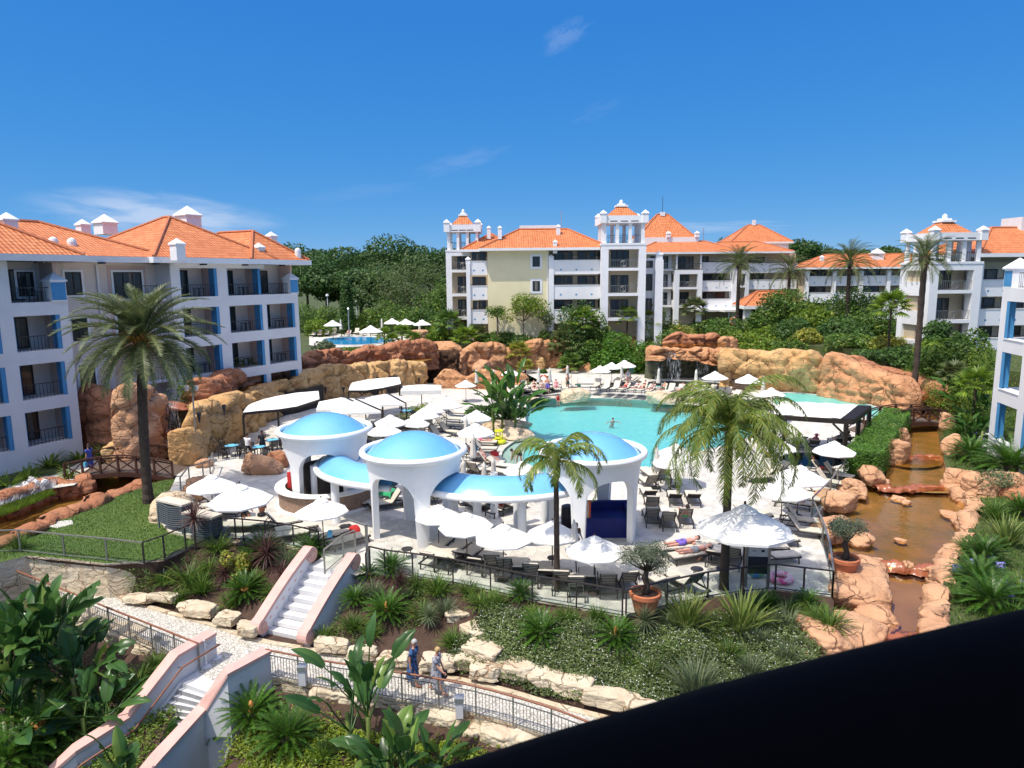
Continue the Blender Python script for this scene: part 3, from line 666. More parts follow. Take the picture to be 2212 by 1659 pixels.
def cliff(name,line,m,label,seed=0,thick=1.6,step=.13,nz=26,bulge=.55,cell=1.7,under=0.0,group=None,topvar=.45,cell_h=1.6):
 """rock wall: line of (point, z bottom, z top); folded into rounded columns"""
 pts=[(V((p[0],p[1],0)),a,b)for p,a,b in line]
 d=[0]
 for i in range(1,len(pts)):d.append(d[-1]+(pts[i][0]-pts[i-1][0]).length)
 n=int(d[-1]/step);C=[]
 for k in range(n+1):
  t=d[-1]*k/n;j=1
  while j<len(d)-1 and d[j]<t:j+=1
  w=(t-d[j-1])/(d[j]-d[j-1]);ws=w*w*(3-2*w)
  C.append((pts[j-1][0].lerp(pts[j][0],w),pts[j-1][1]*(1-ws)+pts[j][1]*ws,pts[j-1][2]*(1-ws)+pts[j][2]*ws,t))
 mb=MB();vs=[];NB=nz+12
 for k,(p,zb,zt,t)in enumerate(C):
  q=C[min(k+5,n)][0]-C[max(k-5,0)][0];q.normalize();nrm=V((q.y,-q.x,0))
  colr=noise.cell(V((t/cell,seed*3.3,0)))
  f1,f2=vor(V((t/cell,0.0,seed)))
  ztk=zt+topvar*(noise.noise(V((t/cell*.9,seed*5.1,2.2)))*1.1-.35*max(0,1-(f2-f1)/.25))
  end=min(1,min(t,d[-1]-t)/.8);end=math.sqrt(max(.02,end));H=max(.2,ztk-zb)
  for j in range(NB+1):
   if j<=nz:a=j/nz;out_=0.0;z=zb+H*a;rnd_=max(0,(a-.8)/.2);inn=-.55*(1-math.sqrt(max(0,1-rnd_**2.4)))
   elif j<=nz+7:a=(j-nz)/7;inn=-.55-(thick-.9)*a;z=zb+H*(1-.06*a)
   else:a=(j-nz-7)/5;inn=-thick+.35-.35*math.sin(a*math.pi/2);z=zb+H*(.94-a*.9)
   wx=t+.55*noise.noise(V((t*.7,z*.8,seed+3)));wz=z+.5*noise.noise(V((t*.6,z*.9,seed+5)))
   sv=V((wx/cell,wz/(cell*cell_h),seed+(.0 if j<=nz+3 else 7)))
   g1,g2=vor(sv);b=min(1.0,(g2-g1)/.22);b=b**.45+.35*noise.cell(V((round(noise.voronoi(sv)[1][0].x,2)*7,round(noise.voronoi(sv)[1][0].y,2)*5,1)))
   h1,h2=vor(sv*2.4+V((3,1,2)));b-=.22*max(0,1-(h2-h1)/.13)
   r1=noise.fractal(V((t*.5,z*.5,seed+j*.01)),1,2,4);lg=noise.noise(V((t*.22,z*2.6,seed+9)));lg=round(lg*3)/3*.6+lg*.4
   disp=bulge*(b-.85)+.26*r1+.16*lg+.07*noise.fractal(V((t*3.2,z*3.2,seed*2)),.8,2,3)
   un=-under*max(0,1-(z-zb)/max(.1,H*.55))**.7 if j<=nz else 0
   w=end
   pp=p+nrm*((inn+thick/2+un)*(.35+.65*w)+disp*(1 if j<=nz+3 else.5))
   vs.append((pp.x,pp.y,z+(.22*disp if j>nz*.7 else 0)-(1-end)*H*.25*(a if j<=nz else 1)))
 for k in range(n):
  for j in range(NB):
   a=k*(NB+1)+j;vs_=(a,a+NB+1,a+NB+2,a+1);mb.f.append(vs_)
 mb.f.append(tuple(range(NB+1)));mb.f.append(tuple(n*(NB+1)+j for j in range(NB,-1,-1)))
 mb.v=[tuple(x)for x in vs]
 o=mb.build(name,m,smooth=True)
 return T(o,label,'rock wall',group)
def CL(u,vb,vt,z=0.0,back=0.0):
 p=W(u,vb,z);p.y+=back
 return((p.x,p.y),z-.3,WY(u,vt,p.y).z)
def CY(u,vt,y,zb):
 p=WY(u,vt,y);return((p.x,p.y),zb,p.z)
tan_line=[CL(398,985,905),CL(425,985,868),CL(470,968,852),CL(520,932,845),CL(600,893,823),CL(700,866,787),CL(800,850,779),CL(870,842,776),CL(922,836,774)]
cliff('rock_wall',tan_line,'rock_tan','long tan rock wall with upright boulders behind the restaurant awnings',seed=3,thick=2.2,bulge=.75,cell=1.9)
red=[]
for(u,vt,k)in((395,842,0),(440,812,1),(500,796,3),(600,786,4),(700,752,5),(800,748,6),(870,735,7),(945,728,8)):
 y=tan_line[k][0][1]+4.6;red.append(CY(u,vt,y,1.5))
cliff('rock_wall',red,'rock_red','red rock ridge running along the water channel below the hotel wing',seed=9,thick=2.0,bulge=.5,cell=1.8,cell_h=1.0,topvar=.6)
chan=[V((p[0][0]-.4,p[0][1]+1.2,0))for p in tan_line[1:]]+[V((p[0][0],p[0][1]-.3,0))for p in reversed(red)]
sheet('stream_water',chan,2.95,'stream_water','yellowish water channel on top of the rock wall')
sheet('stream_bed',chan,2.75,'stream_bed')
a=W(335,985,0);b=W(400,985,0);yb=a.y+2.6
cliff('rock_wall',[CL(264,1000,834),CL(288,1002,824),CL(312,994,832),CL(326,978,858,0,1)],'rock_pink','tall pinkish rock column left of the small waterfall',seed=14,thick=2.0,bulge=.5,cell=1.5)
cliff('rock_wall',[CY(176,832,49,-.2),CY(215,830,48.5,-.2),CY(262,826,48,-.2)],'rock_red','dark red rock face in the shade beside the hotel wing',seed=15,thick=2,bulge=.5)
cliff('rock_wall',[CY(325,866,yb,-.6),CY(365,864,yb,-.6),CY(410,858,yb,-.6)],'rock_wet','wet dark rock face behind the small waterfall',seed=16,thick=2.4,bulge=.3)
p=WY(365,868,yb-.9)
rock((p.x,p.y,p.z-.5),(1.7,1.2,.55),5,'rust_lip','rust red rock lip where the small waterfall spills over',flat=.7,name='rock_lip')
p=WY(362,930,yb-1.6)
rock((p.x,p.y,p.z-.3),(1.3,.9,.4),6,'rust_lip','small rust red ledge halfway down the small waterfall',flat=.7,name='rock_lip')
def fall(u0,u1,v0,v1,y,label,bow=.15):
 q0=WY(u0,v0,y);q1=WY(u1,v0,y);zb=WY((u0+u1)/2,v1,y).z;mb=MB();n=14;vs=[]
 for i in range(n+1):
  q=q0.lerp(q1,i/n)
  for j in range(7):t=j/6;vs.append((q.x,q.y-bow*math.sqrt(t)-.06*math.sin(i*1.7),q.z+(zb-q.z)*t))
 fs=[(i*7+j,i*7+j+1,(i+1)*7+j+1,(i+1)*7+j)for i in range(n)for j in range(6)]
 mb.add(vs,fs);return S(mb.build('waterfall','falling_water',smooth=True),label)
fall(340,388,868,932,yb-1.9,'thin curtain of water falling beside the tall palm')
fall(345,380,930,965,yb-2.6,'lower thin fall over the rust red ledge')
rock(W(405,1002,0),(1.5,1.3,2.6),21,'rock_tan','tan boulder at the foot of the small waterfall, beside the bridge',flat=.6,sub=4)
rock(W(440,1008,0),(.8,.7,.5),22,'rock_pink','small pale boulder beside the floodlight pole')
cliff('rock_wall',[CL(938,836,806),CL(970,837,793),CL(1000,838,806),CL(1045,839,796),CL(1090,841,803),CL(1142,843,798)],'rock_orange','flat orange rock wall behind the pale umbrella and the banana clump',seed=22,thick=1.6,bulge=.22,cell=2.6,topvar=.7)
g=W(931,832,0)
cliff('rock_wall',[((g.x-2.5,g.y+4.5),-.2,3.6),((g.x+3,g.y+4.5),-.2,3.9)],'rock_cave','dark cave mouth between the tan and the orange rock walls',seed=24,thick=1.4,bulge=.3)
for i,(u,v,y,sx,sz,m,lb)in enumerate([(965,742,84,3.6,1.5,'rock_orange','broad reddish boulder above the end of the tan wall'),(905,715,93,2.4,1.3,'rock_pink','pale boulder beside the far white umbrella at the upper pool'),(1000,768,84,3.0,1.8,'rock_tan','tan rock ledge over the dark cave gap'),(1055,752,87,2.0,2.4,'rock_tan','tall rounded tan boulder behind the orange wall'),(1160,745,88,2.4,1.6,'rock_orange','orange boulder under the pale green tree'),(1040,778,83,2.2,1.3,'rock_pink','pinkish rock between the shrubs above the orange wall'),(1165,772,86,1.5,1.9,'rock_tan','squarish tan boulder below the cream wall'),(1215,768,87,2.2,1.6,'rock_orange','split orange rock right of the fan palm'),(1225,800,84.5,2.5,2.7,'rock_orange','large orange rock behind the folded umbrellas'),(1185,812,82,1.9,1.4,'rock_tan','low tan rock behind the life ring'),(1265,795,84,2.0,2.0,'rock_orange','rough orange rock between the far shrubs'),(1290,815,82,2.3,1.3,'rock_tan','tan boulder behind the first loungers of the far row'),(1330,818,83,1.8,.9,'rock_tan','flat tan boulder behind the far grey loungers'),(1250,828,80.5,1.6,.9,'rock_pale','small pale boulder behind the far deck loungers'),(880,752,83,2.2,1.2,'rock_red','red boulder among the young palms on the ridge'),(835,745,86,2.6,1.1,'rock_tan','pale tan boulder beside the upper pool'),(795,752,84,1.8,.9,'rock_orange','low orange boulder at the edge of the upper pool'),(905,760,81,1.7,1.1,'rock_tan','small tan boulder among the young palms'),(1120,822,80.5,1.8,.8,'rock_tan','tan boulder behind the banana clump'),]):
 p=WY(u,v,y);rock((p.x,p.y,p.z-sz*.9),(sx*.8,sx*.7,sz*1.1),30+i,m,lb,flat=.75,squash=3.6,rz=i)
cliff('rock_wall',[((-7.5,82.5),.2,3.6),((-3,84.2),.2,4.3),((1.5,86.0),.2,3.8),((6,88.0),.2,4.4),((10.5,89.6),.2,3.9),((15,90.6),.2,4.3),((20,90.5),.2,3.9)],'rock_orange','stepped orange rock wall holding up the planting in front of the cream building',seed=77,thick=2.2,bulge=.7,cell=2.2,topvar=.7)
yw=W(1480,824,ZD).y+1.5
wet=[CY(1398,772,yw+1.0,.3),CY(1440,768,yw+2.0,.3),CY(1500,766,yw+2.2,.3),CY(1545,768,yw+1.6,.3),CY(1572,770,yw+.6,.3)]
cliff('rock_wall',wet,'rock_wet','dark wet rock face behind the big waterfall',seed=40,thick=2.2,bulge=.35,cell=2.5)
cliff('rock_wall',[CY(1400,741,yw-.6,3.0),CY(1440,747,yw-.2,3.1),CY(1490,748,yw-.2,2.9),CY(1535,744,yw-.4,2.5),CY(1575,748,yw-.8,2.3)],'rock_orange','overhanging orange red rock ledge of the big waterfall',seed=41,thick=3.4,bulge=.85,cell=2.0,cell_h=.8,topvar=.5)
cliff('rock_wall',[CY(1432,722,yw+5.5,3.2),CY(1465,716,yw+5,3.2),CY(1500,722,yw+5,3.2),CY(1550,716,yw+5.2,3.2)],'rock_red','upper red rock tier from which the big waterfall springs',seed=42,thick=2.4,bulge=.6,cell=2.0,cell_h=.8)
cliff('rock_wall',[CY(1545,727,yw+4.5,3.2),CY(1595,724,yw+4.8,3.2)],'rock_orange','low orange rock block right of the upper waterfall tier',seed=43,thick=2,bulge=.4)
sheet('stream_water',[WY(1415,745,yw+.6),WY(1420,735,yw+4),WY(1570,733,yw+4),WY(1565,745,yw+.6)],WY(1490,741,yw+2).z-.2,'stream_water','shallow water on the ledge of the big waterfall')
fall(1440,1470,758,820,yw-1.2,'white veil of the big waterfall dropping into the turquoise pool',.5)
fall(1505,1530,762,822,yw-1.0,'thinner second veil of the big waterfall',.4)
fall(1415,1432,760,822,yw-.8,'faint strand of falling water at the edge of the wet rock',.3)
cliff('rock_wall',[CL(1556,834,748,ZD),CL(1590,838,742,ZD),CL(1615,838,752,ZD),CL(1650,842,750,ZD),CL(1720,848,752,ZD),CL(1775,853,758,ZD)],'rock_tan','tan overhanging rock wall behind the wooden stair',seed=50,thick=3,bulge=.5,cell=2.6,under=1.1,cell_h=.9,topvar=.6)
cliff('rock_wall',[CL(1770,853,766,ZD),CL(1800,857,757,ZD),CL(1840,864,778,ZD),CL(1890,873,790,ZD),CL(1940,884,806,ZD),CL(1975,893,835,ZD)],'rock_orange','smooth orange rock wall with the life ring on it',seed=51,thick=2.4,bulge=.35,cell=3.0,cell_h=.8,topvar=.5)
cliff('rock_wall',[CY(1795,758,73,1.5),CY(1850,770,71,1.5),CY(1905,783,69,1.5),CY(1965,796,67,1.0),CY(2010,815,63.5,.5),CY(2048,838,61,.5)],'rock_red','reddish rock ridge curving down to the right bridge',seed=52,thick=2,bulge=.5,cell=2.2,cell_h=.8)
sheet('stream_water',[WY(1935,860,64),WY(1985,845,66),WY(2040,855,61),WY(2010,890,58.5),WY(1950,890,59)],.95,'stream_water','small upper basin behind the right bridge')
for i,(u,v,sx,sz,m,lb,z)in enumerate([(1990,862,1.7,.9,'rust_lip','rust red rock step behind the right bridge',.6),(2040,870,1.5,1.2,'rock_orange','orange boulder at the far end of the right bridge',.4),(1965,882,1.4,.9,'rock_orange','orange boulder just behind the right bridge',.3),(1935,925,1.0,1.5,'rock_pink','pinkish boulder under the near end of the right bridge',0),(1940,962,1.0,1.5,'rock_pink','upright pinkish rock beside the clipped hedge',0),(1933,1000,1.3,1.6,'rock_pink','large pinkish rock at the end of the clipped hedge',-.1),(1880,1042,1.2,1.1,'rock_pink','cracked brown boulder at the head of the wide basin',-.1),(1907,1052,.7,.6,'rock_pink','small boulder beside the cracked brown boulder',-.3),(1838,1068,1.25,.9,'rock_pink','smooth pinkish rock below the cracked brown boulder',-.3),(1793,1098,1.5,1.05,'rock_pink','broad rock against the bend of the terrace railing',-.3),(1805,1160,1.5,.95,'rock_pink','low pinkish rock behind the potted olive tree',-.35),(1845,1175,1.0,.6,'rock_pink','small pinkish rock in the shade of the potted olive tree',-.4),(1870,1235,1.1,.6,'rock_pink','small rock beside the terracotta pot of the olive tree',-.5),(1855,1300,2.0,1.1,'rock_pink','very large smooth pinkish boulder below the terracotta pot',-.8),(1890,1352,1.1,.8,'rock_pink','narrow pinkish rock below the very large boulder',-.9),(1838,1392,1.9,1.05,'rock_pink','large pinkish boulder among the flax plants at the lowest basin',-1.0),(1780,1408,1.5,1.1,'rock_pink','pale pinkish boulder in the white flowered ground cover',-1.1),(1745,1450,1.2,.7,'rock_pink','pinkish rock just above the black balcony rail',-1.3),(1965,1062,.5,.3,'rust_lip','small wet rock on the lip of the second basin',-.25),(2046,935,.9,1.6,'rock_pink','upright rock on the far bank below the right bridge',-.1),(2056,985,1.0,1.7,'rock_pink','tall brown rock on the far bank beside the second basin',-.1),(2078,1060,1.4,1.4,'rock_pink','folded brown rock on the far bank below the cycads',-.3),(2122,1082,1.4,1.5,'rock_pink','deeply hollowed rock on the far bank of the wide basin',-.3),(2170,1062,1.6,1.3,'rock_pink','wide brown rock below the large cycad on the far bank',-.1),(2205,1085,1.5,.9,'rock_red','reddish rock at the right hand edge of the bank',-.1),(2105,1145,1.5,.45,'rock_pink','flat pink rock shelf reaching into the wide basin',-.45),(2068,1122,.95,.35,'rock_pink','flat pink rock at the tip of the shelf',-.45),(2062,1230,1.0,.9,'rock_pink','rock on the far bank at the second lip',-.6),(2050,1300,1.0,.8,'rock_pink','rock half hidden by creeping plants on the far bank',-.8),(2052,1352,.9,.7,'rock_pink','pale rock on the far bank at the lowest lip',-.9),(2000,1420,1.1,.6,'rock_red','dark red rock in the lowest basin beside the black rail',-1.2),(1940,1082,.60,.28,'rock_pink','flat rounded rock in the middle of the wide basin',-.42),(1958,1090,.42,.26,'rock_pink','smaller flat rock touching the one in mid basin',-.42),(1946,1171,.42,.17,'rock_pink','small flat stone alone in the wide basin',-.40),]):
 p=W(u,v,z);rock(p,(sx,sx*.8,sz),60+i,m,lb,flat=.55,rz=i*1.3,sub=4 if sx>1.2 else 3)
def lip(pix,z,w,h,label,seed):
 pts=P(pix,z);mb=MB();pts=smooth_line(pts,10);n=len(pts);vs=[]
 for i,p in enumerate(pts):
  for j in range(9):
   a=math.pi*j/8;k=1+.6*noise.fractal(V((p.x*2.6,p.y*2.6+j*.35,seed)),.8,2,3)
   vs.append((p.x,p.y-math.cos(a)*w*k,z-.2+(math.sin(a)*h+.05*noise.noise(V((p.x*5,j,seed))))*k))
 mb.add(vs,[(i*9+j,i*9+j+1,(i+1)*9+j+1,(i+1)*9+j)for i in range(n-1)for j in range(8)])
 T(mb.build('rock_lip','rust_lip',smooth=True),label,'rock')
lip([(1890,1050),(1940,1053),(1990,1050),(2045,1048)],-.02,.35,.26,'rust red rock lip between the second and the wide basin',1)
lip([(1885,1216),(1930,1220),(1980,1226),(2045,1226)],-.3,.38,.32,'rust red rock lip below the wide basin with pale stones on it',2)
lip([(1900,1374),(1940,1374),(1990,1382),(2030,1392)],-.55,.30,.26,'rust red rock lip at the lowest basin',3)
lip([(1945,985),(1985,984),(2030,986)],.18,.3,.24,'rust red rock lip of the upper basin below the bridge',4)
for i,(u,v,s_)in enumerate([(1895,1214,.3),(1962,1224,.36),(1990,1232,.2),(2012,1232,.3),(1935,1216,.18)]):
 rock(W(u,v,-.3),(s_,s_*.8,s_*.7),110+i,'rock_pink',ORD[i]+' pale stone from the olive pot along the rust red lip',group='pale stones on the lip',sub=2)
rock(W(1242,866,.05),(2.0,1.5,1.35),120,'rock_pale','pale boulder breaking the pool steps near the seated child',sub=4)
rock(W(1433,870,.05),(2.3,1.4,1.2),121,'rock_pale','long pale boulder on the pool steps below the waterfall',sub=4)
rock(W(1112,945,-.1),(2.1,1.6,.75),122,'rock_pale','long pale rock edging the banana planter beside the pool',rz=.5,sub=4)
rock(W(1090,925,-.1),(2.6,2.0,.75),123,'rock_pale','pale rock planter under the banana clump',sub=4)
rock(W(1140,868,0),(1.4,1.0,.5),124,'rock_pale','low pale rock at the left corner of the pool')
rock(W(1560,893,0),(1.6,1.2,.9),125,'rock_pale','pale rock at the far right of the pool behind the palm')
rock(W(565,1022,0),(1.7,.9,1.15),126,'rock_pink','low pinkish boulder beside the outdoor dining tables',flat=.6)
rock(W(605,1008,0),(.8,.8,1.2),127,'rock_red','brown upright boulder next to the first dome kiosk',flat=.6,squash=5)
rock(W(375,1108,-.1),(1.5,1.9,1.15),128,'rock_pale','pale grey boulder behind the stacked loungers',flat=.6,sub=4)
rock(W(430,1078,-.1),(1.2,1.0,1.2),129,'rock_pink','brown boulder under the left pair of umbrellas',flat=.6)
rock(W(640,985,0),(.7,.6,.6),130,'rock_pink','small boulder behind the first dome kiosk')
def bank(pix,z,tops,m,label,seed,thick=1.4):
 pts=P(pix,z);cliff('rock_bank',[((p.x,p.y),z-.9,z+t)for p,t in zip(pts,tops)],m,label,seed=seed,thick=thick,bulge=.35,cell=1.3,cell_h=.7,topvar=.35,nz=8,step=.16)
bank([(-90,1120),(0,1098),(70,1070),(125,1052),(165,1052),(200,1042)],-.3,[.7,.8,.9,.8,.6,.4],'rock_red','red rock bank on the far side of the stream by the lawn',71)
bank([(-120,1222),(-20,1190),(60,1158),(120,1125),(190,1100),(245,1072),(300,1050),(345,1040)],-.25,[.5,.6,.55,.6,.75,.6,.45,.3],'rock_red','red rock bank between the stream and the lawn',72,1.2)
bank([(2048,1030),(2108,1080),(2092,1150),(2048,1212),(2034,1300),(2022,1400)],.1,[.35,.3,.3,.35,.3,.3],'rock_pink','low broken rock edging along the far bank of the stream',74,1.0)
rock(W(186,1058,-.6),(1.0,.8,1.0),131,'rock_red','rounded red rock under the near rail of the left bridge')
rock(W(262,1000,0),(1.4,1.1,1.6),132,'rock_tan','tan sloping boulder behind the left bridge',flat=.6,sub=4)
rock(W(300,1000,-.2),(.9,.8,1.2),133,'rock_orange','orange boulder under the small waterfall behind the bridge',flat=.6)
def block(u,v,z,sx,sy,sz,rz,seed,label,m='limestone',group='limestone blocks along the path'):
 rock(W(u,v,z),(sx,sy,sz),seed,m,label,rz=rz,sub=4,name='stone_block',squash=7.0,rough=.10,flat=.7,group=group,cat='stone block')
NB_=[(70,1222,-1.45,.9,.5,.75,-.05,'small limestone block behind the leafy clump at the left edge'),(135,1228,-1.5,1.2,.6,.85,-.12,'limestone block with an orange face below the lawn fence'),(215,1240,-1.5,1.6,.65,.95,-.16,'longest square cut limestone block, below the lawn fence'),(255,1232,-1.2,.9,.5,.7,.1,'flat grey block at the corner of the lawn fence'),(305,1226,-1.1,1.1,.5,.6,.15,'pale block under the right hand post of the lawn fence'),(300,1298,-1.55,1.1,.5,.4,-.3,'flat pinkish slab beside the dark mulch'),(352,1296,-1.4,1.15,.45,.45,-.25,'white crescent shaped slab in the mulch'),(428,1322,-1.5,1.5,.7,.55,-.35,'broad flat limestone block in the middle of the left row'),(492,1345,-1.5,.85,.55,.6,-.4,'square limestone block second from the garden stair'),(537,1368,-1.5,.75,.5,.65,-.35,'yellowish limestone block touching the garden stair'),(720,1402,-1.5,1.15,.5,.55,-.2,'long limestone block right of the garden stair'),(783,1418,-1.5,.95,.5,.55,-.18,'limestone block second right of the garden stair'),(850,1432,-1.5,1.0,.5,.55,-.16,'limestone block behind the bird of paradise leaves'),(945,1440,-1.5,1.1,.55,.6,-.15,'limestone block behind the two walking women'),(1010,1440,-1.5,.9,.5,.7,-.2,'limestone block with red leaves in front of it'),(1045,1462,-1.5,.9,.5,.65,-.15,'orange stained block under the rounded rock'),(1010,1290,-.5,1.0,.8,.5,-.4,'flat grey rock in the middle of the planted slope'),(1030,1375,-1.05,.95,.8,.7,-.9,'rock in the rising stone line beside the small green clump'),(1045,1415,-1.2,1.2,.9,.7,-.6,'large cream rock in the rising stone line'),(990,1335,-.8,.8,.7,.5,.2,'grey rock at the top of the rising stone line'),(1105,1455,-1.45,1.5,.7,.7,-.35,'big rounded cream rock along the path'),(1180,1478,-1.5,.9,.55,.75,-.3,'narrow cream block along the flowering cover'),(1235,1495,-1.5,1.2,.6,.75,-.35,'square cream block below the flowering cover'),(1320,1520,-1.5,1.5,.6,.75,-.35,'long cream block just above the black balcony rail'),(1400,1550,-1.5,1.1,.6,.7,-.4,'last cream block before the black balcony rail'),]
for i,(u,v,z,sx,sy,sz,rz,lb)in enumerate(NB_):block(u,v,z,sx*.62,sy*.62,sz*.52,rz,140+i,lb)
NF_=[(165,1345,-2.1,1.4,.9,.7,-.35,'grey limestone block below the left path railing'),(225,1372,-2.2,1.1,.9,.8,-.35,'cream block with an orange side in the middle of the left lower row'),(275,1388,-2.2,1.2,.9,.75,-.35,'big cream block next to a grey bollard light'),(330,1410,-2.3,.9,.8,.75,-.4,'cream block close to the pink capped wall'),(130,1325,-2.1,.9,.8,.6,-.3,'pale block behind the big dark leaves'),(275,1432,-2.6,.6,.5,.4,.2,'small white stone in the lower left garden'),(655,1478,-2.2,1.0,.7,.5,-.2,'flat cream rock in the corner of the right path railing'),(720,1510,-2.3,1.2,.8,.7,-.2,'white topped block below the right path railing'),(780,1522,-2.3,.9,.8,.75,-.2,'grey block behind the tall bird of paradise stem'),(960,1560,-2.3,1.2,.9,.7,-.25,'whitish block below the handrail near the women'),(1020,1600,-2.6,.9,.8,.75,-.3,'block at the foot of a grey bollard light'),(1085,1612,-2.5,1.1,.9,.9,-.35,'tall orange sided block near the bottom of the path railing'),(1150,1620,-2.5,1.0,.9,.9,-.35,'grey white block at the black balcony rail'),(690,1560,-3.0,.6,.5,.35,.1,'flat white stone in the bright green ground cover'),]
for i,(u,v,z,sx,sy,sz,rz,lb)in enumerate(NF_):block(u,v,z,sx*.66,sy*.62,sz*.62,rz,180+i,lb,group='limestone blocks below the path railings')
def balcony_rail():
 r=.05
 def edge(u,v,dist):
  d=ray(u,v).normalized();return V((0,0,CAMZ))+d*dist
 a=edge(900,1706,.345);m_=edge(1606,1506,.345);b=edge(2330,1318,.345)
 dn=(CM@V((.22,-1,0))).normalized()
 root=E('balcony_rail',V((0,0,CAMZ))+(m_-V((0,0,CAMZ)))+dn*r)
 T(root,'thick black balcony handrail close to the viewer, blurred','handrail')
 pts=[a.lerp(b,t)for t in(-1.2,0,.25,.5,.75,1,2.2)]
 pts=[p+dn*(r-.004*math.sin(max(0,min(1,t))*math.pi))-root.location for p,t in zip(pts,(-1.2,0,.25,.5,.75,1,2.2))]
 MB().tube(pts,r,28).build('handrail','handrail_black',root,smooth=True)
 q=[p+V((0,.02,-.16))for p in pts]
 MB().tube(q,.022,12).build('lower_rail','handrail_black',root,smooth=True)
balcony_rail()
def kiosk(c,rot,label,R_=2.42,zr=3.95,counter=False):
 root=E('dome_kiosk',c,rot);T(root,label,'kiosk','blue domed kiosks')
 mb=MB();prof=[(R_-.14-.0*k,zr+.04)for k in range(1)]
 def rad(z):
  t=max(0,min(1,(z-1.9)/(zr-1.9)));return 2.02+(R_-.14-2.02)*(t**1.6)
 for th,depth in((0.0,0),):
  pass
 LEG=R(7.6);NS=26;NZ=12;vs_o=[];vs_i=[]
 for q in range(4):
  a0=q*math.pi/2
  cols=[]
  for k in range(5):a=a0-LEG+2*LEG*k/4;cols.append((a,0.0,True))
  for k in range(1,NS):
   t=k/NS;a=a0+LEG+(math.pi/2-2*LEG)*t;s_=abs(2*t-1)
   cols.append((a,1.75+1.42*(1-s_**2.5)**.5,False))
  for(a,zb,leg)in cols:
   vs_o.append((a,zb,leg))
 n=len(vs_o);mb=MB();vv=[]
 th=.28
 for(a,zb,leg)in vs_o:
  for j in range(NZ+1):
   z=zb+(zr-zb)*j/NZ;r=rad(z)
   vv.append((r*math.cos(a),r*math.sin(a),z))
  for j in range(NZ+1):
   z=zb+(zr-zb)*j/NZ;r=rad(z)-th
   vv.append((r*math.cos(a),r*math.sin(a),z))
 H=NZ+1;st=2*H;fs=[]
 for i in range(n):
  k=(i+1)%n;A=vs_o[i];B=vs_o[k]
  for j in range(NZ):
   fs.append((i*st+j,k*st+j,k*st+j+1,i*st+j+1))
   fs.append((i*st+H+j,i*st+H+j+1,k*st+H+j+1,k*st+H+j))
  fs.append((i*st,i*st+H,k*st+H,k*st))
 mb.add(vv,fs);o=mb.build('arched_base','kiosk_white',root)
 me=o.data;me.polygons.foreach_set('use_smooth',[abs(p.normal.z)<.9 for p in me.polygons])
 try:me.set_sharp_from_angle(angle=R(40))
 except Exception:pass
 rim=MB();prf=[]
 for k in range(13):a=2*math.pi*k/12;prf.append((R_-.06+.15*math.cos(a),zr+.1+.15*math.sin(a)))
 rim.lathe(prf,64);rim.build('rim','kiosk_white',root,smooth=True)
 dm=MB();prf=[]
 rd=R_-.2;hd=.98
 for k in range(15):t=k/14;prf.append((rd*(1-t)+1e-4,zr-.02+hd*(1-(1-t)**2.15)))
 dm.lathe(prf,64);dm.build('dome','dome_blue',root,smooth=True,weld=True)
 gut=MB().lathe([(rd-.3,zr-.25),(rd+.1,zr-.06)],48);gut.build('gutter','kiosk_white',root,smooth=True)
 base=MB().lathe([(1e-3,.012),(2.25,.012),(2.35,.004)],40);base.build('base_ring','paving',root)
 if counter:
  ct=MB().lathe([(2.55,0.05),(2.55,1.0),(2.35,1.0),(2.35,.05)],48);ct.build('counter','brick_counter',root)
  tp=MB().lathe([(2.2,1.0),(2.2,1.1),(2.72,1.1),(2.74,1.05),(2.7,1.0),(2.2,1.0)],48);tp.build('counter_top','kiosk_white',root)
  bs=MB().lathe([(2.5,.0),(2.78,.0),(2.8,.10),(2.5,.14)],48);bs.build('plinth','kiosk_white',root)
  inn=MB().lathe([(1.25,.03),(1.25,2.1),(.9,2.2),(.001,2.2)],24);inn.build('bar_core','interior_dark',root)
  ft=MB().box(.55,1.5,-1.45,-1.1,.9,1.75);ft.build('drinks_fridge','cloth_red',root)
 return root
K1=kiosk(V((-10.05,36.4,0)),R(-127),'blue domed bar kiosk with a round brick counter, beside the brown dining boulder',R_=2.45,counter=True)
K2=kiosk(V((-4.62,31.6,0)),R(-73),'blue domed kiosk between the bar kiosk and the crescent canopy, on four tapering legs')
K3=kiosk(V((3.68,31.1,0)),R(-114),'blue domed kiosk in front of the pool with the navy cover beneath it')
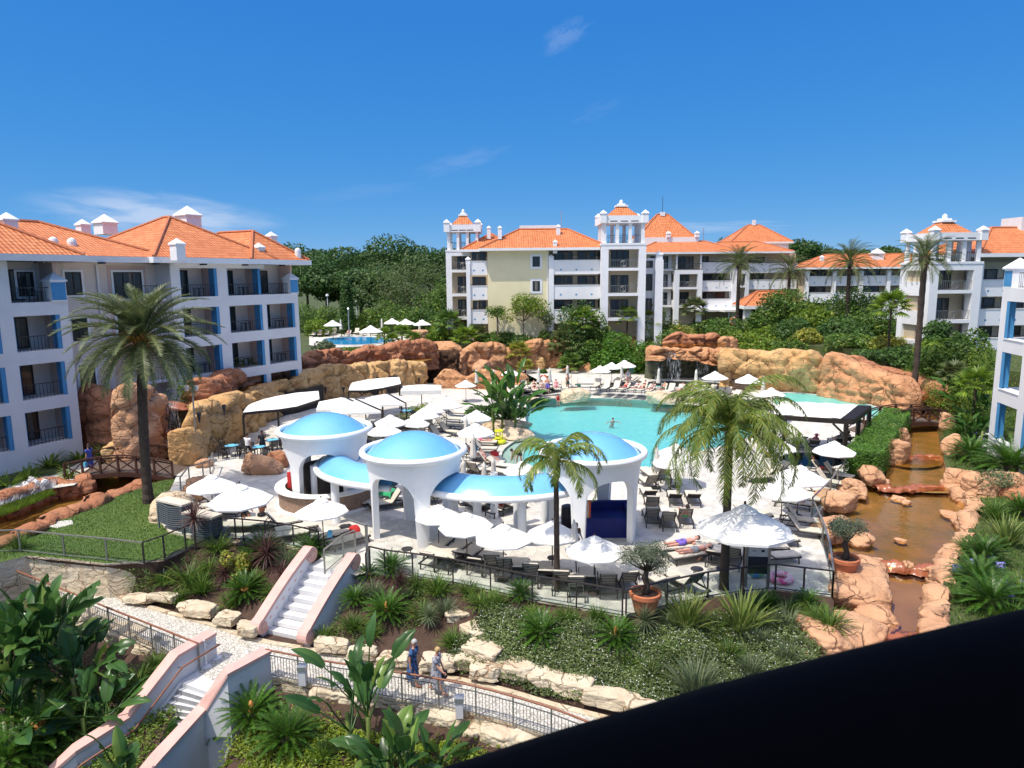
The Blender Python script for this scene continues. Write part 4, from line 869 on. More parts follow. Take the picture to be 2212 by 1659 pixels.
def canopy(line,label,w=1.15,zr=2.35,cols=()):
 L=smooth_line([V((x,y,0))for x,y in line],8);n=len(L);c=L[n//2]
 root=E('vaulted_canopy',c);T(root,label,'canopy','curved blue canopies')
 vs=[];NA=12;rim=[];rim2=[]
 for i,p in enumerate(L):
  t=(L[min(i+1,n-1)]-L[max(i-1,0)]).normalized();sd=V((-t.y,t.x,0));e=1.0
  for j in range(NA+1):
   a=-1+2*j/NA;q=p+sd*a*(w-.08)-c;vs.append((q.x,q.y,zr+.08+.62*(1-a*a)))
  rim.append(p-sd*w-c+V((0,0,zr)));rim2.append(p+sd*w-c+V((0,0,zr)))
 mb=MB();mb.add(vs,[(i*(NA+1)+j,(i+1)*(NA+1)+j,(i+1)*(NA+1)+j+1,i*(NA+1)+j+1)for i in range(n-1)for j in range(NA)])
 mb.build('vault','dome_blue',root,smooth=True)
 un=MB();un.add([(x,y,zr+.02)for x,y,z in vs],[(i*(NA+1)+j,i*(NA+1)+j+1,(i+1)*(NA+1)+j+1,(i+1)*(NA+1)+j)for i in range(n-1)for j in range(NA)]);un.build('soffit','kiosk_white',root)
 for ln in(rim,rim2):MB().tube(ln,.155,12).build('rim','kiosk_white',root,smooth=True)
 for(x,y)in cols:
  MB().lathe([(.20,0),(.20,zr)],16,x-c.x,y-c.y).build('column','kiosk_white',root,smooth=True)
 return root
f=[W(727,1129,0),W(683,1098,0),W(752,1096,0),W(720,1072,0)]
canopy([(-9.1,36.6),(-9.15,35.3),(-8.6,34.0),(-7.5,32.95),(-6.1,32.3),(-5.4,32.1)],'curved blue canopy on round columns between the bar kiosk and the middle dome',w=1.1,cols=[(p.x,p.y)for p in f])
f=[W(1032,1165,0),W(1068,1118,0),W(1128,1178,0),W(1118,1135,0),W(965,1120,0),W(1178,1128,0)]
canopy([(-3.3,31.6),(-2.2,30.9),(-1.1,30.55),(0.0,30.5),(1.1,30.75),(2.2,31.3)],'crescent shaped blue canopy on round columns between the middle and the right dome',w=1.2,cols=[(p.x,p.y)for p in f])
o=MB();c=W(1312,1150,0)
o.box(-1.1,1.1,-.75,.75,0,.95);o.box(-1.1,1.1,.55,.75,.95,1.35);o.box(.85,1.1,-.75,.55,.95,1.25)
T(o.build('covered_counter','navy_cover',loc=c),'navy blue covered counter under the right dome','counter')
root=E('banner_stand',W(1260,1162,0),R(10));T(root,'orange and pink banner stand beside the navy cover','banner')
MB().box(-.26,.26,-.02,.02,.05,1.75).build('banner_cloth','banner_pink',root);MB().box(-.34,-.263,-.025,.025,0,1.8).build('banner_edge','banner_red',root);MB().box(.263,.34,-.025,.025,0,1.8).build('banner_edge','banner_red',root)
o=MB().lathe([(.01,0),(.3,0),(.33,.5),(.30,1.05),(.2,1.1),(.01,1.1)],14);T(o.build('speaker_bin','board_dark',loc=W(1226,1138,0),smooth=False),'dark round bin standing in the shade under the right dome','bin')
def garden_stair():
 bl=W(575,1368,ZP);br=W(668,1388,ZP);tl=W(708,1222,0);tr=W(768,1230,0)
 w=(br-bl);w.z=0;wid=w.length;wx=w.normalized();up=((tl+tr)/2-(bl+br)/2);up.z=0;run=up.length
 fy=V((-wx.y,wx.x,0));
 if fy.dot(up)<0:fy=-fy
 mid=(bl+br)/2;ang=math.atan2(wx.y,wx.x)
 run=max(3.0,up.dot(fy))
 root=E('garden_stair',(mid.x,mid.y,ZP),ang);T(root,'white marble stair with pink scrolled side walls, up to the terrace','stairs')
 N=9;st=run/N;hw=.95
 for k in range(N):
  z=(k+1)*(-ZP)/N
  MB().box(-hw,hw,k*st,(k+1)*st+(.3 if k<N-1 else 2.4),z-(-ZP)/N,z-.003*(N-k)).build('step','marble',root)
 for sg in(-1,1):
  wl=MB();x0,x1=sorted((sg*hw+sg*.003,sg*(hw+.28)));prof=[];z0=.62;y0=-.25;yl=run-.1;
  for k in range(21):
   t=k/20;prof.append((y0+(yl-y0)*t,z0+(-ZP)*t*1.0+.10*math.sin(t*math.pi)))
  vs=[]
  for(y,z)in prof:vs+=[(x0,y,max(-.3,z-2.2)if y>0 else-.1),(x1,y,max(-.3,z-2.2)if y>0 else-.1),(x1,y,z),(x0,y,z)]
  fs=[(i*4+a,i*4+(a+1)%4,i*4+4+(a+1)%4,i*4+4+a)for i in range(20)for a in range(4)]+[(0,1,2,3),(83,82,81,80)]
  wl.add(vs,fs);side=wl.build('side_wall','plaster_white',root)
  cp=MB();cw=.08
  pts=[(y,z+.06)for y,z in prof]
  roll0=[(y0+.0-.24*math.sin(a),z0-.18+.24*math.cos(a))for a in[k*math.pi/8 for k in range(11,0,-1)]]
  ye,ze=prof[-1];roll1=[(ye+.26*math.sin(a),ze-.2+.26*math.cos(a))for a in[k*math.pi/8 for k in range(1,13)]]
  allp=roll0+pts+roll1;vs=[]
  for(y,z)in allp:vs+=[(x0-cw,y,z-.10),(x1+cw,y,z-.10),(x1+cw,y,z+.03),(x0-cw,y,z+.03)]
  vs=[]
  for i,(y,z)in enumerate(allp):
   a=allp[max(0,i-1)];b=allp[min(len(allp)-1,i+1)];d=V((b[0]-a[0],b[1]-a[1])).normalized();nn=V((-d.y,d.x))*.07
   vs+=[(x0-cw,y-nn.x,z-nn.y),(x1+cw,y-nn.x,z-nn.y),(x1+cw,y+nn.x,z+nn.y),(x0-cw,y+nn.x,z+nn.y)]
  m_=len(allp)
  cp.add(vs,[(i*4+a,i*4+(a+1)%4,i*4+4+(a+1)%4,i*4+4+a)for i in range(m_-1)for a in range(4)]+[(0,1,2,3),(m_*4-1,m_*4-2,m_*4-3,m_*4-4)])
  cp.build('coping','cap_pink',root,smooth=False)
  for(yy,zz)in((y0,z0-.18),(ye,ze-.2)):
   d=MB();
   for r_,x_ in((.21,.02),(.13,.05)):
    prof2=[]
    d2=[(x0-.02-x_ if sg>0 else x1+.02+x_)]
    vs=[(x0+(x1-x0)*.5+q*(x1-x0+.1+x_*2)/2,yy+r_*math.cos(a),zz+r_*math.sin(a))for q in(-1,1)for a in[k*math.pi/8 for k in range(16)]]
    d.add(vs,[tuple(range(16)),tuple(range(31,15,-1))]+[(k,(k+1)%16,16+(k+1)%16,16+k)for k in range(16)])
   d.build('scroll','cap_pink',root)
  if sg<0:
   tl_=MB()
   for k in range(6):
    t=(k+1.2)/8;y=y0+(yl-y0)*t;z=z0+(-ZP)*t-.30
    tl_.add([(x1+.004,y+a*.09,z+b*.05+a*.04)for a,b in((-1,0),(0,-1),(1,0),(0,1))],[(0,1,2,3)])
   tl_.build('tile_inlay','cap_pink',side)
 return root
garden_stair()
sheet('path',P([(545,1352),(700,1384),(712,1414),(550,1392)],ZP-.01),ZP-.01,'cobble','cobbles at the foot of the garden stair')
sheet('terrace',P([(700,1226),(706,1205),(800,1180),(815,1230),(770,1243)],.006),.006,'paving','pale landing at the top of the garden stair')
def pink_stair():
 def wall(pix,label,inner):
  pts=[W(u,v,z)for u,v,z in pix];root=E('stair_wall',(pts[0].x,pts[0].y,ZP));T(root,label,'wall','pink capped stair walls');o=V(root.location)
  mb=MB();cp=MB();vs=[];vc=[];n=len(pts)
  for i,p in enumerate(pts):
   t=(pts[min(i+1,n-1)]-pts[max(i-1,0)]);t.z=0;t.normalize();sd=V((-t.y,t.x,0))*.17;sc_=V((-t.y,t.x,0))*.24;q=p-o
   vs+=[q-sd-V((0,0,3.5)),q+sd-V((0,0,3.5)),q+sd-V((0,0,.06)),q-sd-V((0,0,.06))]
   vc+=[q-sc_-V((0,0,.06)),q+sc_-V((0,0,.06)),q+sc_+V((0,0,.05)),q-sc_+V((0,0,.05))]
  F=[(i*4+a,i*4+(a+1)%4,i*4+4+(a+1)%4,i*4+4+a)for i in range(n-1)for a in range(4)]+[(0,1,2,3),(n*4-1,n*4-2,n*4-3,n*4-4)]
  mb.add(vs,F);mb.build('wall_body','grey_render',root);cp.add(vc,F);cp.build('coping','cap_pink',root)
  if inner:
   rl=[p-o+V((.33,-.16,-.38))for p in pts];MB().tube(rl,.032,8).build('handrail','rail_wood',root,smooth=True)
   for p in rl[:-1]:MB().bar(p,p+V((-.2,.1,-.06)),.03,.03).build('bracket','steel',root)
   k=[p-o+V((.2,-.1,-1.0))for p in pts];sk=MB()
   for a,b in zip(k[:-1],k[1:]):sk.bar(a,b,.04,.10)
   sk.build('skirting','marble',root)
  return pts
 L=[(458,1366,-.72),(376,1414,-.74),(272,1547,-2.15),(160,1618,-2.35),(70,1700,-3.3)]
 Rr=[(577,1404,-.72),(488,1452,-.74),(436,1530,-2.1),(338,1636,-2.35),(250,1740,-3.3)]
 a=wall(L,'long pink capped grey wall with a wooden handrail, left side of the descending stair',True)
 b=wall(Rr,'shorter pink capped grey wall, right side of the descending stair',False)
 zs=[ZP,ZP-.02,ZP-1.5,ZP-1.72,ZP-2.8];root=E('garden_stair',((a[1]+b[1])/2).to_tuple()[:2]+(ZP,));T(root,'white stone stair running down between the pink capped walls','stairs');o=V(root.location)
 for i in range(4):
  p0,p1,q0,q1=[V((p.x,p.y,0))for p in(a[i],a[i+1],b[i],b[i+1])]
  if abs(zs[i+1]-zs[i])<.5:
   mb=MB();mb.add([V((p.x,p.y,zs[i+1]))-o for p in(p0,p1,q1,q0)],[(0,1,2,3)]);mb.build('landing','marble',root)
  else:
   N=9
   for k in range(N):
    t0,t1=k/N,(k+1)/N;z=zs[i]+(zs[i+1]-zs[i])*(k+1)/N;h=(zs[i]-zs[i+1])/N
    A,B,C,D=p0.lerp(p1,t0),p0.lerp(p1,t1),q0.lerp(q1,t1),q0.lerp(q1,t0)
    mb=MB();mb.add([V((p.x,p.y,z))-o for p in(A,B,C,D)]+[V((p.x,p.y,z-h))-o for p in(A,B,C,D)],[(0,3,2,1),(0,1,5,4),(1,2,6,5),(2,3,7,6),(3,0,4,7)]);mb.add([V((p.x,p.y,zz))-o for p,zz in((A,z),(D,z),(D,z+h),(A,z+h))],[(0,1,2,3)]);mb.build('step','marble',root)
pink_stair()
for i,(u,v)in enumerate([(446,1440),(468,1422)]):
 root=E('rope_post',W(u,v,ZP));T(root,('nearer' if i==0 else 'farther')+' white rope post at the head of the pink walled stair','post','rope posts')
 MB().lathe([(.001,0),(.17,0),(.17,.03),(.03,.05),(.03,.93),(.001,.94)],14).build('post','cloth_white',root,smooth=False);MB().lathe([(.001,.93),(.055,.97),(.055,1.0),(.001,1.04)],12).build('finial','steel_light',root,smooth=True)
a=W(446,1440,ZP)+V((0,0,.9));b=W(468,1422,ZP)+V((0,0,.9));pts=[a.lerp(b,t/8)-V((0,0,.5*(t/8)*(1-t/8)*1.6))for t in range(9)]
T(MB().tube([p-a for p in pts],.02,6).build('barrier_rope','cloth_white',loc=a,smooth=True),'white rope slung between the two rope posts','rope')
def path_railing(pix,label,z=ZP):
 pts=P(pix,z);root=E('path_railing',pts[0]);T(root,label,'railing','path railings');o=V(pts[0]);L=smooth_line(pts,6)
 d=[0]
 for i in range(1,len(L)):d.append(d[-1]+(L[i]-L[i-1]).length)
 def at(s):
  j=1
  while j<len(d)-1 and d[j]<s:j+=1
  return L[j-1].lerp(L[j],(s-d[j-1])/max(1e-6,d[j]-d[j-1]))-o
 tot=d[-1];H=1.02
 MB().tube([at(tot*k/40)+V((0,0,H))for k in range(41)],.036,8).build('handrail','rail_wood',root,smooth=True)
 n=max(2,round(tot/1.35))
 for k in range(n+1):
  p=at(tot*k/n);MB().box(p.x-.025,p.x+.025,p.y-.025,p.y+.025,p.z,p.z+H-.03).build('post','steel',root)
  if k<n:
   pn=MB();q=at(tot*(k+1)/n)
   for zz in(.12,.84):pn.bar(p+V((0,0,zz)),q+V((0,0,zz)),.03,.03)
   m_=11
   for j in range(1,m_):r_=p.lerp(q,j/m_);pn.box(r_.x-.009,r_.x+.009,r_.y-.009,r_.y+.009,r_.z+.12,r_.z+.84)
   pn.build('baluster_panel','steel',root)
path_railing([(-120,1240),(0,1265),(130,1318),(240,1366),(340,1408),(432,1448)],'steel path railing with a wooden handrail, left of the pink walled stair')
path_railing([(578,1462),(700,1487),(800,1504),(900,1521),(1000,1540),(1100,1567),(1200,1600),(1290,1638),(1360,1672)],'steel path railing with a wooden handrail, running right past the walking women')
def glass_rail(pix,label,z=0.0,H=1.02,glass=True,m='steel_dark',low=True,step=None):
 pts=P(pix,z)if not isinstance(pix[0],V)else pix;root=E('terrace_railing',pts[0]);T(root,label,'railing','terrace railings');o=V(pts[0])
 q=[p-o for p in pts]
 for i,p in enumerate(q):
  MB().box(p.x-.03,p.x+.03,p.y-.03,p.y+.03,p.z,p.z+H).build('post',m,root)
  if i:
   a=q[i-1];rl=MB();rl.bar(a+V((0,0,H+.02)),p+V((0,0,H+.02)),.07,.045);rl.build('handrail',m,root)
   if low:MB().bar(a+V((0,0,.09)),p+V((0,0,.09)),.04,.03).build('bottom_rail',m,root)
   if glass:
    d=(p-a).normalized()*.05;MB().bar(a+d+V((0,0,.53)),p-d+V((0,0,.53)),.012,.82).build('glass_pane','clear_glass',root)
glass_rail([(-60,1196),(45,1192),(140,1203),(232,1212),(312,1222)],'steel and glass railing along the front of the lawn',LZ,m='steel')
glass_rail([(312,1222),(356,1206),(402,1185),(452,1168),(510,1166),(575,1172),(635,1182),(690,1196)],'dark handrail above the left planting bed, from the lawn to the garden stair',LZ+.06)
glass_rail([(702,1240),(742,1205),(768,1194)],'steel railing turning in at the left head of the garden stair',0,m='steel')
glass_rail([(792,1250),(800,1232),(832,1240),(892,1248),(979,1262),(1060,1280),(1150,1300),(1245,1316),(1344,1334)],'long dark handrail in front of the lounger row under the umbrellas',0)
glass_rail([(1352,1334),(1440,1312),(1528,1292),(1600,1282),(1674,1274),(1735,1282),(1797,1290)],'dark handrail running past the two slender palms to the terracotta pot',0)
glass_rail([(1797,1290),(1790,1225),(1776,1176),(1753,1122)],'steel railing between the terrace and the potted olive tree',0,m='steel')
glass_rail([(1753,1118),(1793,1076),(1808,1052),(1822,1036),(1838,1010)],'steel railing along the bend of the stream',0,m='steel')
glass_rail([(392,1070),(410,1045),(440,1036),(455,1030),(462,1012)],'steel railing between the left bridge and the terrace',0,m='steel',glass=False)
p=W(795,1235,0);root=E('shower_pole',p);T(root,'tall square steel pole with a bent top beside the garden stair','pole')
MB().box(-.05,.05,-.05,.05,0,2.05).build('post','steel',root);MB().bar((0,0,2.0),(-.85,.35,2.15),.08,.06).build('arm','steel',root)
for i,(u,v,z,lb)in enumerate([(238,1258,ZP,'grey bollard light half hidden by the big dark leaves'),(347,1408,ZP-.3,'grey bollard light beside the cream block, left of the pink walls'),(508+60,1462,ZP,''),(993,1548,ZP-.15,'grey bollard light in front of the railing below the women'),(655,1478,ZP,'small grey bollard light near the corner of the right path railing')]):
 if not lb:continue
 root=E('bollard_light',W(u,v,z));T(root,lb,'bollard light','grey bollard lights')
 MB().box(-.12,.12,-.12,.12,0,.56).build('body','grey_render',root);MB().box(-.15,.15,-.15,.15,.563,.70).build('lamp_head','steel_light',root)
def bridge(A,B,width,rise,label,nb=5,zA=0.0,zB=0.0,H=1.0):
 A=V(A);B=V(B);d=(B-A);d.z=0;L=d.length;d.normalize();sd=V((-d.y,d.x,0));root=E('footbridge',(A+B)/2);o=V(root.location);T(root,label,'bridge','wooden footbridges')
 def pt(t,s,h):
  p=A.lerp(B,t)+sd*s;p.z=zA+(zB-zA)*t+rise*math.sin(math.pi*t)+h;return p-o
 dk=MB();N=30
 for k in range(N):
  t0,t1=(k+.06)/N,(k+.94)/N
  vs=[pt(t0,-width/2,0),pt(t1,-width/2,0),pt(t1,width/2,0),pt(t0,width/2,0)];dk.add(vs+[v_-V((0,0,.06))for v_ in vs],[(0,1,2,3),(7,6,5,4),(0,4,5,1),(1,5,6,2),(2,6,7,3),(3,7,4,0)])
 dk.build('deck','deck_board',root)
 for s in(-1,1):
  bm_=MB()
  for k in range(16):bm_.bar(pt(k/16,s*width/2,-.2),pt((k+1)/16,s*width/2,-.2),.12,.26)
  bm_.build('side_beam','wood_dark',root)
  rl=MB()
  for k in range(16):rl.bar(pt(k/16,s*width/2,H),pt((k+1)/16,s*width/2,H),.13,.07);rl.bar(pt(k/16,s*width/2,H-.14),pt((k+1)/16,s*width/2,H-.14),.05,.08)
  rl.build('handrail','wood_dark',root)
  for k in range(nb+1):
   t=k/nb;MB().bar(pt(t,s*width/2,-.3),pt(t,s*width/2,H),.11,.11,up=d).build('post','wood_dark',root)
   if k<nb:
    br=MB();t2=(k+1)/nb;br.bar(pt(t,s*width/2,.06),pt(t2,s*width/2,H-.18),.05,.07);br.bar(pt(t,s*width/2+.03,H-.18),pt(t2,s*width/2+.03,.06),.05,.07);br.build('cross_brace','wood_dark',root)
bA=W(118,1045,0);bB=W(405,1035,0);bC=W(220,1000,0);bD=W(388,1000,0)
bridge((bA+bC)/2*1.0,(bB+bD)/2,3.0,.45,'arched brown wooden footbridge in front of the small waterfall',6)
sheet('paths',P([(70,1062),(160,1048),(215,1010),(205,985),(120,1025),(20,1050)],.02),.03,'paving','pale paving leading to the left bridge')
bridge(W(1848,932,.1),W(2052,915,.3),1.9,.65,'brown wooden footbridge over the stream below the right rock wall',6,.1,.3)
def timber_stair(c,ang,label,n=8):
 root=E('timber_stair',c,ang);T(root,label,'stairs')
 tr=MB()
 for k in range(n):MB().box(-.9,.9,k*.3,k*.3+.32,k*.16+.1,k*.16+.16).build('tread','deck_board',root)
 for s in(-1,1):
  MB().bar((s*.95,0,1.0),(s*.95,n*.3,n*.16+1.05),.1,.1).build('handrail','wood_dark',root)
  MB().bar((s*.95,n*.3,n*.16+1.05),(s*.95,n*.3+1.0,n*.16+1.05),.1,.1).build('handrail','wood_dark',root)
  for t in(0,.5,1):MB().box(s*.95-.05,s*.95+.05,t*n*.3-.05,t*n*.3+.05,t*n*.16*.9,t*n*.16+1.0).build('post','wood_dark',root)
  MB().bar((s*.95,0,.5),(s*.95,n*.3,n*.16+.55),.06,.08).build('mid_rail','wood_dark',root)
timber_stair(W(1598,846,ZD),R(-20),'dark timber stair with handrails at the foot of the tan rock wall')
bridge(WY(1772,742,86),WY(1850,745,84),1.6,.2,'small dark footbridge among the shrubs above the right rock wall',4,WY(1772,748,86).z,WY(1850,750,84).z)
def pergola():
 fl=W(1682,1010,0);fr=W(1832,975,0);root=E('pergola',(0,0,0));T(root,'dark timber pergola with a flat white roof beside the plunge pool','pergola')
 c=[WY(1653,895,47.5),WY(1843,908,46.5)];z=2.75
 A=V((16.9,46.4,z));B=V((22.3,45.2,z));C=V((23.2,50.0,z));D=V((18.2,51.4,z))
 A=W(1655,900,2.75);B=W(1842,912,2.75);C=W(1880,882,2.75);D=W(1690,872,2.75)
 root.location=((A.x+B.x)/2,(A.y+C.y)/2,0);o=V(root.location)
 A,B,C,D=[p-o for p in(A,B,C,D)]
 for a,b in((A,B),(B,C),(C,D),(D,A)):MB().bar(a,b,.16,.30).build('beam','wood_black',root)
 for i,p in enumerate((A.lerp(B,.03),A.lerp(B,.93),B.lerp(C,.95),D.lerp(C,.04),A.lerp(B,.03).lerp(D,.5),A.lerp(B,.93).lerp(C,.5))):
  MB().box(p.x-.11,p.x+.11,p.y-.11,p.y+.11,0,z-.14).build('post','wood_black',root)
 for p,q in((A.lerp(B,.03),A.lerp(B,.18)),(A.lerp(B,.93),A.lerp(B,.78))):MB().bar(p+V((0,0,-.9)),q+V((0,0,-.16)),.1,.12).build('brace','wood_black',root)
 rf=MB();E1=A.lerp(B,.86);F1=D.lerp(C,.86);up=V((0,0,.20))
 N=12;vs=[]
 for i in range(N+1):
  for j in range(5):p=A.lerp(E1,i/N).lerp(D.lerp(F1,i/N),j/4)+up;vs.append((p.x,p.y,p.z+.03*math.sin(i*1.9)))
 rf.add(vs,[(i*5+j,(i+1)*5+j,(i+1)*5+j+1,i*5+j+1)for i in range(N)for j in range(4)]);rf.build('roof_sheet','fabric_white',root,smooth=True)
 sl_=MB()
 for k in range(9):t=.875+.125*k/8;sl_.bar(A.lerp(B,t)+up*.8,D.lerp(C,t)+up*.8,.06,.08)
 sl_.build('slats','wood_black',root)
pergola()
def awning(corn,z,label,zback=.35,posts=True):
 pts=[W(u,v,z)for u,v in corn];root=E('awning',sum(pts,V())/len(pts));root.location.z=0;o=V(root.location);T(root,label,'awning','white restaurant awnings')
 n=len(pts)//2;F=pts[:n];B=pts[n:][::-1];mb=MB();vs=[];M=8
 for i in range(n):
  for j in range(M+1):p=F[i].lerp(B[i],j/M)-o;p.z+=zback*(j/M)**.7+.10*math.sin(j/M*math.pi);vs.append(p)
 mb.add(vs,[(i*(M+1)+j,(i+1)*(M+1)+j,(i+1)*(M+1)+j+1,i*(M+1)+j+1)for i in range(n-1)for j in range(M)]);mb.build('fabric_roof','fabric_white',root,smooth=True)
 ed=MB()
 for a,b in zip(F[:-1],F[1:]):ed.bar(a-o-V((0,0,.1)),b-o-V((0,0,.1)),.1,.18)
 ed.bar(F[-1]-o-V((0,0,.1)),B[-1]-o+V((0,0,zback-.1)),.1,.18);ed.build('edge_beam','wood_black',root)
 for p in(F[0],F[n//2],F[-1],B[-1]):MB().box(p.x-o.x-.06,p.x-o.x+.06,p.y-o.y-.06,p.y-o.y+.06,0,z-.15).build('post','wood_black',root)
 return root
awning([(525,891),(560,887),(600,884),(640,878),(690,862),(688,851),(640,855),(600,862),(570,869),(546,878)],2.75,'long curved white awning below the tan wall, above the first dome',.25)
awning([(753,843),(790,843),(825,838),(866,829),(862,819),(825,821),(790,825),(762,831)],2.75,'second curved white awning against the far end of the tan wall',.2)
def box_room(pix,z0,z1,m,name,label,cat):
 pts=P(pix,0);o=sum(pts,V())/len(pts);mb=MB();n=len(pts);mb.add([(p.x-o.x,p.y-o.y,z0)for p in pts]+[(p.x-o.x,p.y-o.y,z1)for p in pts],[(i,(i+1)%n,n+(i+1)%n,n+i)for i in range(n)]+[tuple(range(n,2*n))])
 return T(mb.build(name,m,loc=(o.x,o.y,0)),label,cat)
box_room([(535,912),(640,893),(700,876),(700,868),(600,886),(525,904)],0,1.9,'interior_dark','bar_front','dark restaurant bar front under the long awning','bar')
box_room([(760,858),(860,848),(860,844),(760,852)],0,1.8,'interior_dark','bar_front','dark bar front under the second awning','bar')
def cantilever(u,v,z,hw,rz,label,mast=(1,-1)):
 c=W(u,v,z);root=E('square_parasol',(c.x,c.y,0),rz);T(root,label,'parasol','big square parasols of the restaurant')
 mb=MB();vs=[(0,0,z+.55)]+[(x*hw,y*hw,z)for x,y in((-1,-1),(1,-1),(1,1),(-1,1))];mb.add(vs,[(0,1,2),(0,2,3),(0,3,4),(0,4,1)]);mb.build('canopy','fabric_white',root)
 vl=MB()
 for a,b in((1,2),(2,3),(3,4),(4,1)):p,q=vs[a],vs[b];vl.add([p,q,(q[0],q[1],z-.16),(p[0],p[1],z-.16)],[(0,1,2,3)])
 vl.build('valance','fabric_white',root)
 a=V((hw*1.0*mast[0],hw*mast[1],z-.1));MB().bar((0,0,z+.72),a+V((0,0,.15)),.07,.09).build('arm','wood_black',root);MB().bar(a+V((0,0,.2)),(a.x,a.y,0),.09,.09).build('mast','wood_black',root);MB().box(a.x-.35,a.x+.35,a.y-.35,a.y+.35,0,.08).build('base','steel_dark',root)
cantilever(738,874,2.6,1.75,R(12),'square cantilever parasol with a dark diagonal arm, left of the three')
cantilever(768,882,2.45,1.75,R(16),'square cantilever parasol overlapping its neighbour above the first dome')
cantilever(832,866,2.6,1.6,R(8),'square cantilever parasol with a brown arm, right of the three')
def make_parasol():
 root=E('parasol');n=8;rr=1.32;mb=MB();vs=[];M=5
 for j in range(M+1):
  t=j/M
  for k in range(n*4):
   a=2*math.pi*k/(n*4);s_=(k%4)/4;sag=math.sin(s_*math.pi)
   r=rr*t*(1-.075*sag*t);z=2.58-.62*t**1.12+.03*math.sin(t*math.pi)-.035*sag*t*(1 if t<1 else.2)
   vs.append((r*math.cos(a)+(1e-4 if j==0 else 0),r*math.sin(a),z))
 N=n*4
 mb.add(vs,[(j*N+k,(j+1)*N+k,(j+1)*N+(k+1)%N,j*N+(k+1)%N)for j in range(M)for k in range(N)])
 vl=[(V(vs[M*N+k]))for k in range(N)];o=len(mb.v);mb.add(vl+[V((p.x*.995,p.y*.995,p.z-.07))for p in vl],[(k,(k+1)%N,N+(k+1)%N,N+k)for k in range(N)])
 cn=mb.build('canopy','fabric_white',root,smooth=False)
 MB().lathe([(.001,2.70),(.05,2.68),(.33,2.52),(.36,2.475),(.30,2.48)],16).build('vent_cap','fabric_white',cn,smooth=False)
 MB().lathe([(.026,.05),(.026,2.6),(.035,2.68),(.035,2.76),(.001,2.78)],8).build('pole','wood_dark',root,smooth=True)
 rb=MB()
 for k in range(8):a=2*math.pi*k/8;rb.bar((.03*math.cos(a),.03*math.sin(a),2.50),(rr*.97*math.cos(a),rr*.97*math.sin(a),1.945),.02,.025)
 rb.build('ribs','wood_dark',root)
 MB().lathe([(.001,0),(.28,0),(.28,.06),(.05,.09),(.05,.28),(.001,.28)],16).build('base','steel_dark',root)
 return root
def make_folded():
 root=E('folded_parasol');mb=MB();vs=[];N=24;prof=[(.035,2.52),(.06,2.44),(.075,2.36),(.11,2.34),(.10,2.15),(.13,1.7),(.17,1.3),(.20,1.12),(.19,1.05)]
 for r,z in prof:
  for k in range(N):a=2*math.pi*k/N;q=r*(1+(.18 if z<2.3 else 0)*math.cos(a*8));vs.append((q*math.cos(a),q*math.sin(a),z))
 mb.add(vs,[(j*N+k,j*N+(k+1)%N,(j+1)*N+(k+1)%N,(j+1)*N+k)for j in range(len(prof)-1)for k in range(N)]);mb.build('canopy','fabric_fold',root,smooth=True)
 MB().lathe([(.026,.05),(.026,2.5),(.001,2.6)],8).build('pole','wood_dark',root)
 MB().lathe([(.001,0),(.28,0),(.28,.06),(.05,.09),(.05,.28),(.001,.28)],16).build('base','steel_dark',root)
 return root
USED=set()
def place(proto,loc,rz,sc,label,cat,group):
 if proto.name not in USED:USED.add(proto.name);o=proto;o.location=loc;o.rotation_euler=(0,0,rz);o.scale=(sc,)*3 if not isinstance(sc,tuple)else sc
 else:o=dup(proto,loc,rz,sc)
 if 'parasol' in o.name:o.rotation_euler=(rnd.gauss(0,.022),rnd.gauss(0,.022),rz)
 if 'sun_lounger' in o.name:o.rotation_euler=(0,0,rz+rnd.gauss(0,.06))
 return T(o,label,cat,group)
PAR=make_parasol();FOL=make_folded();Z2=3.62
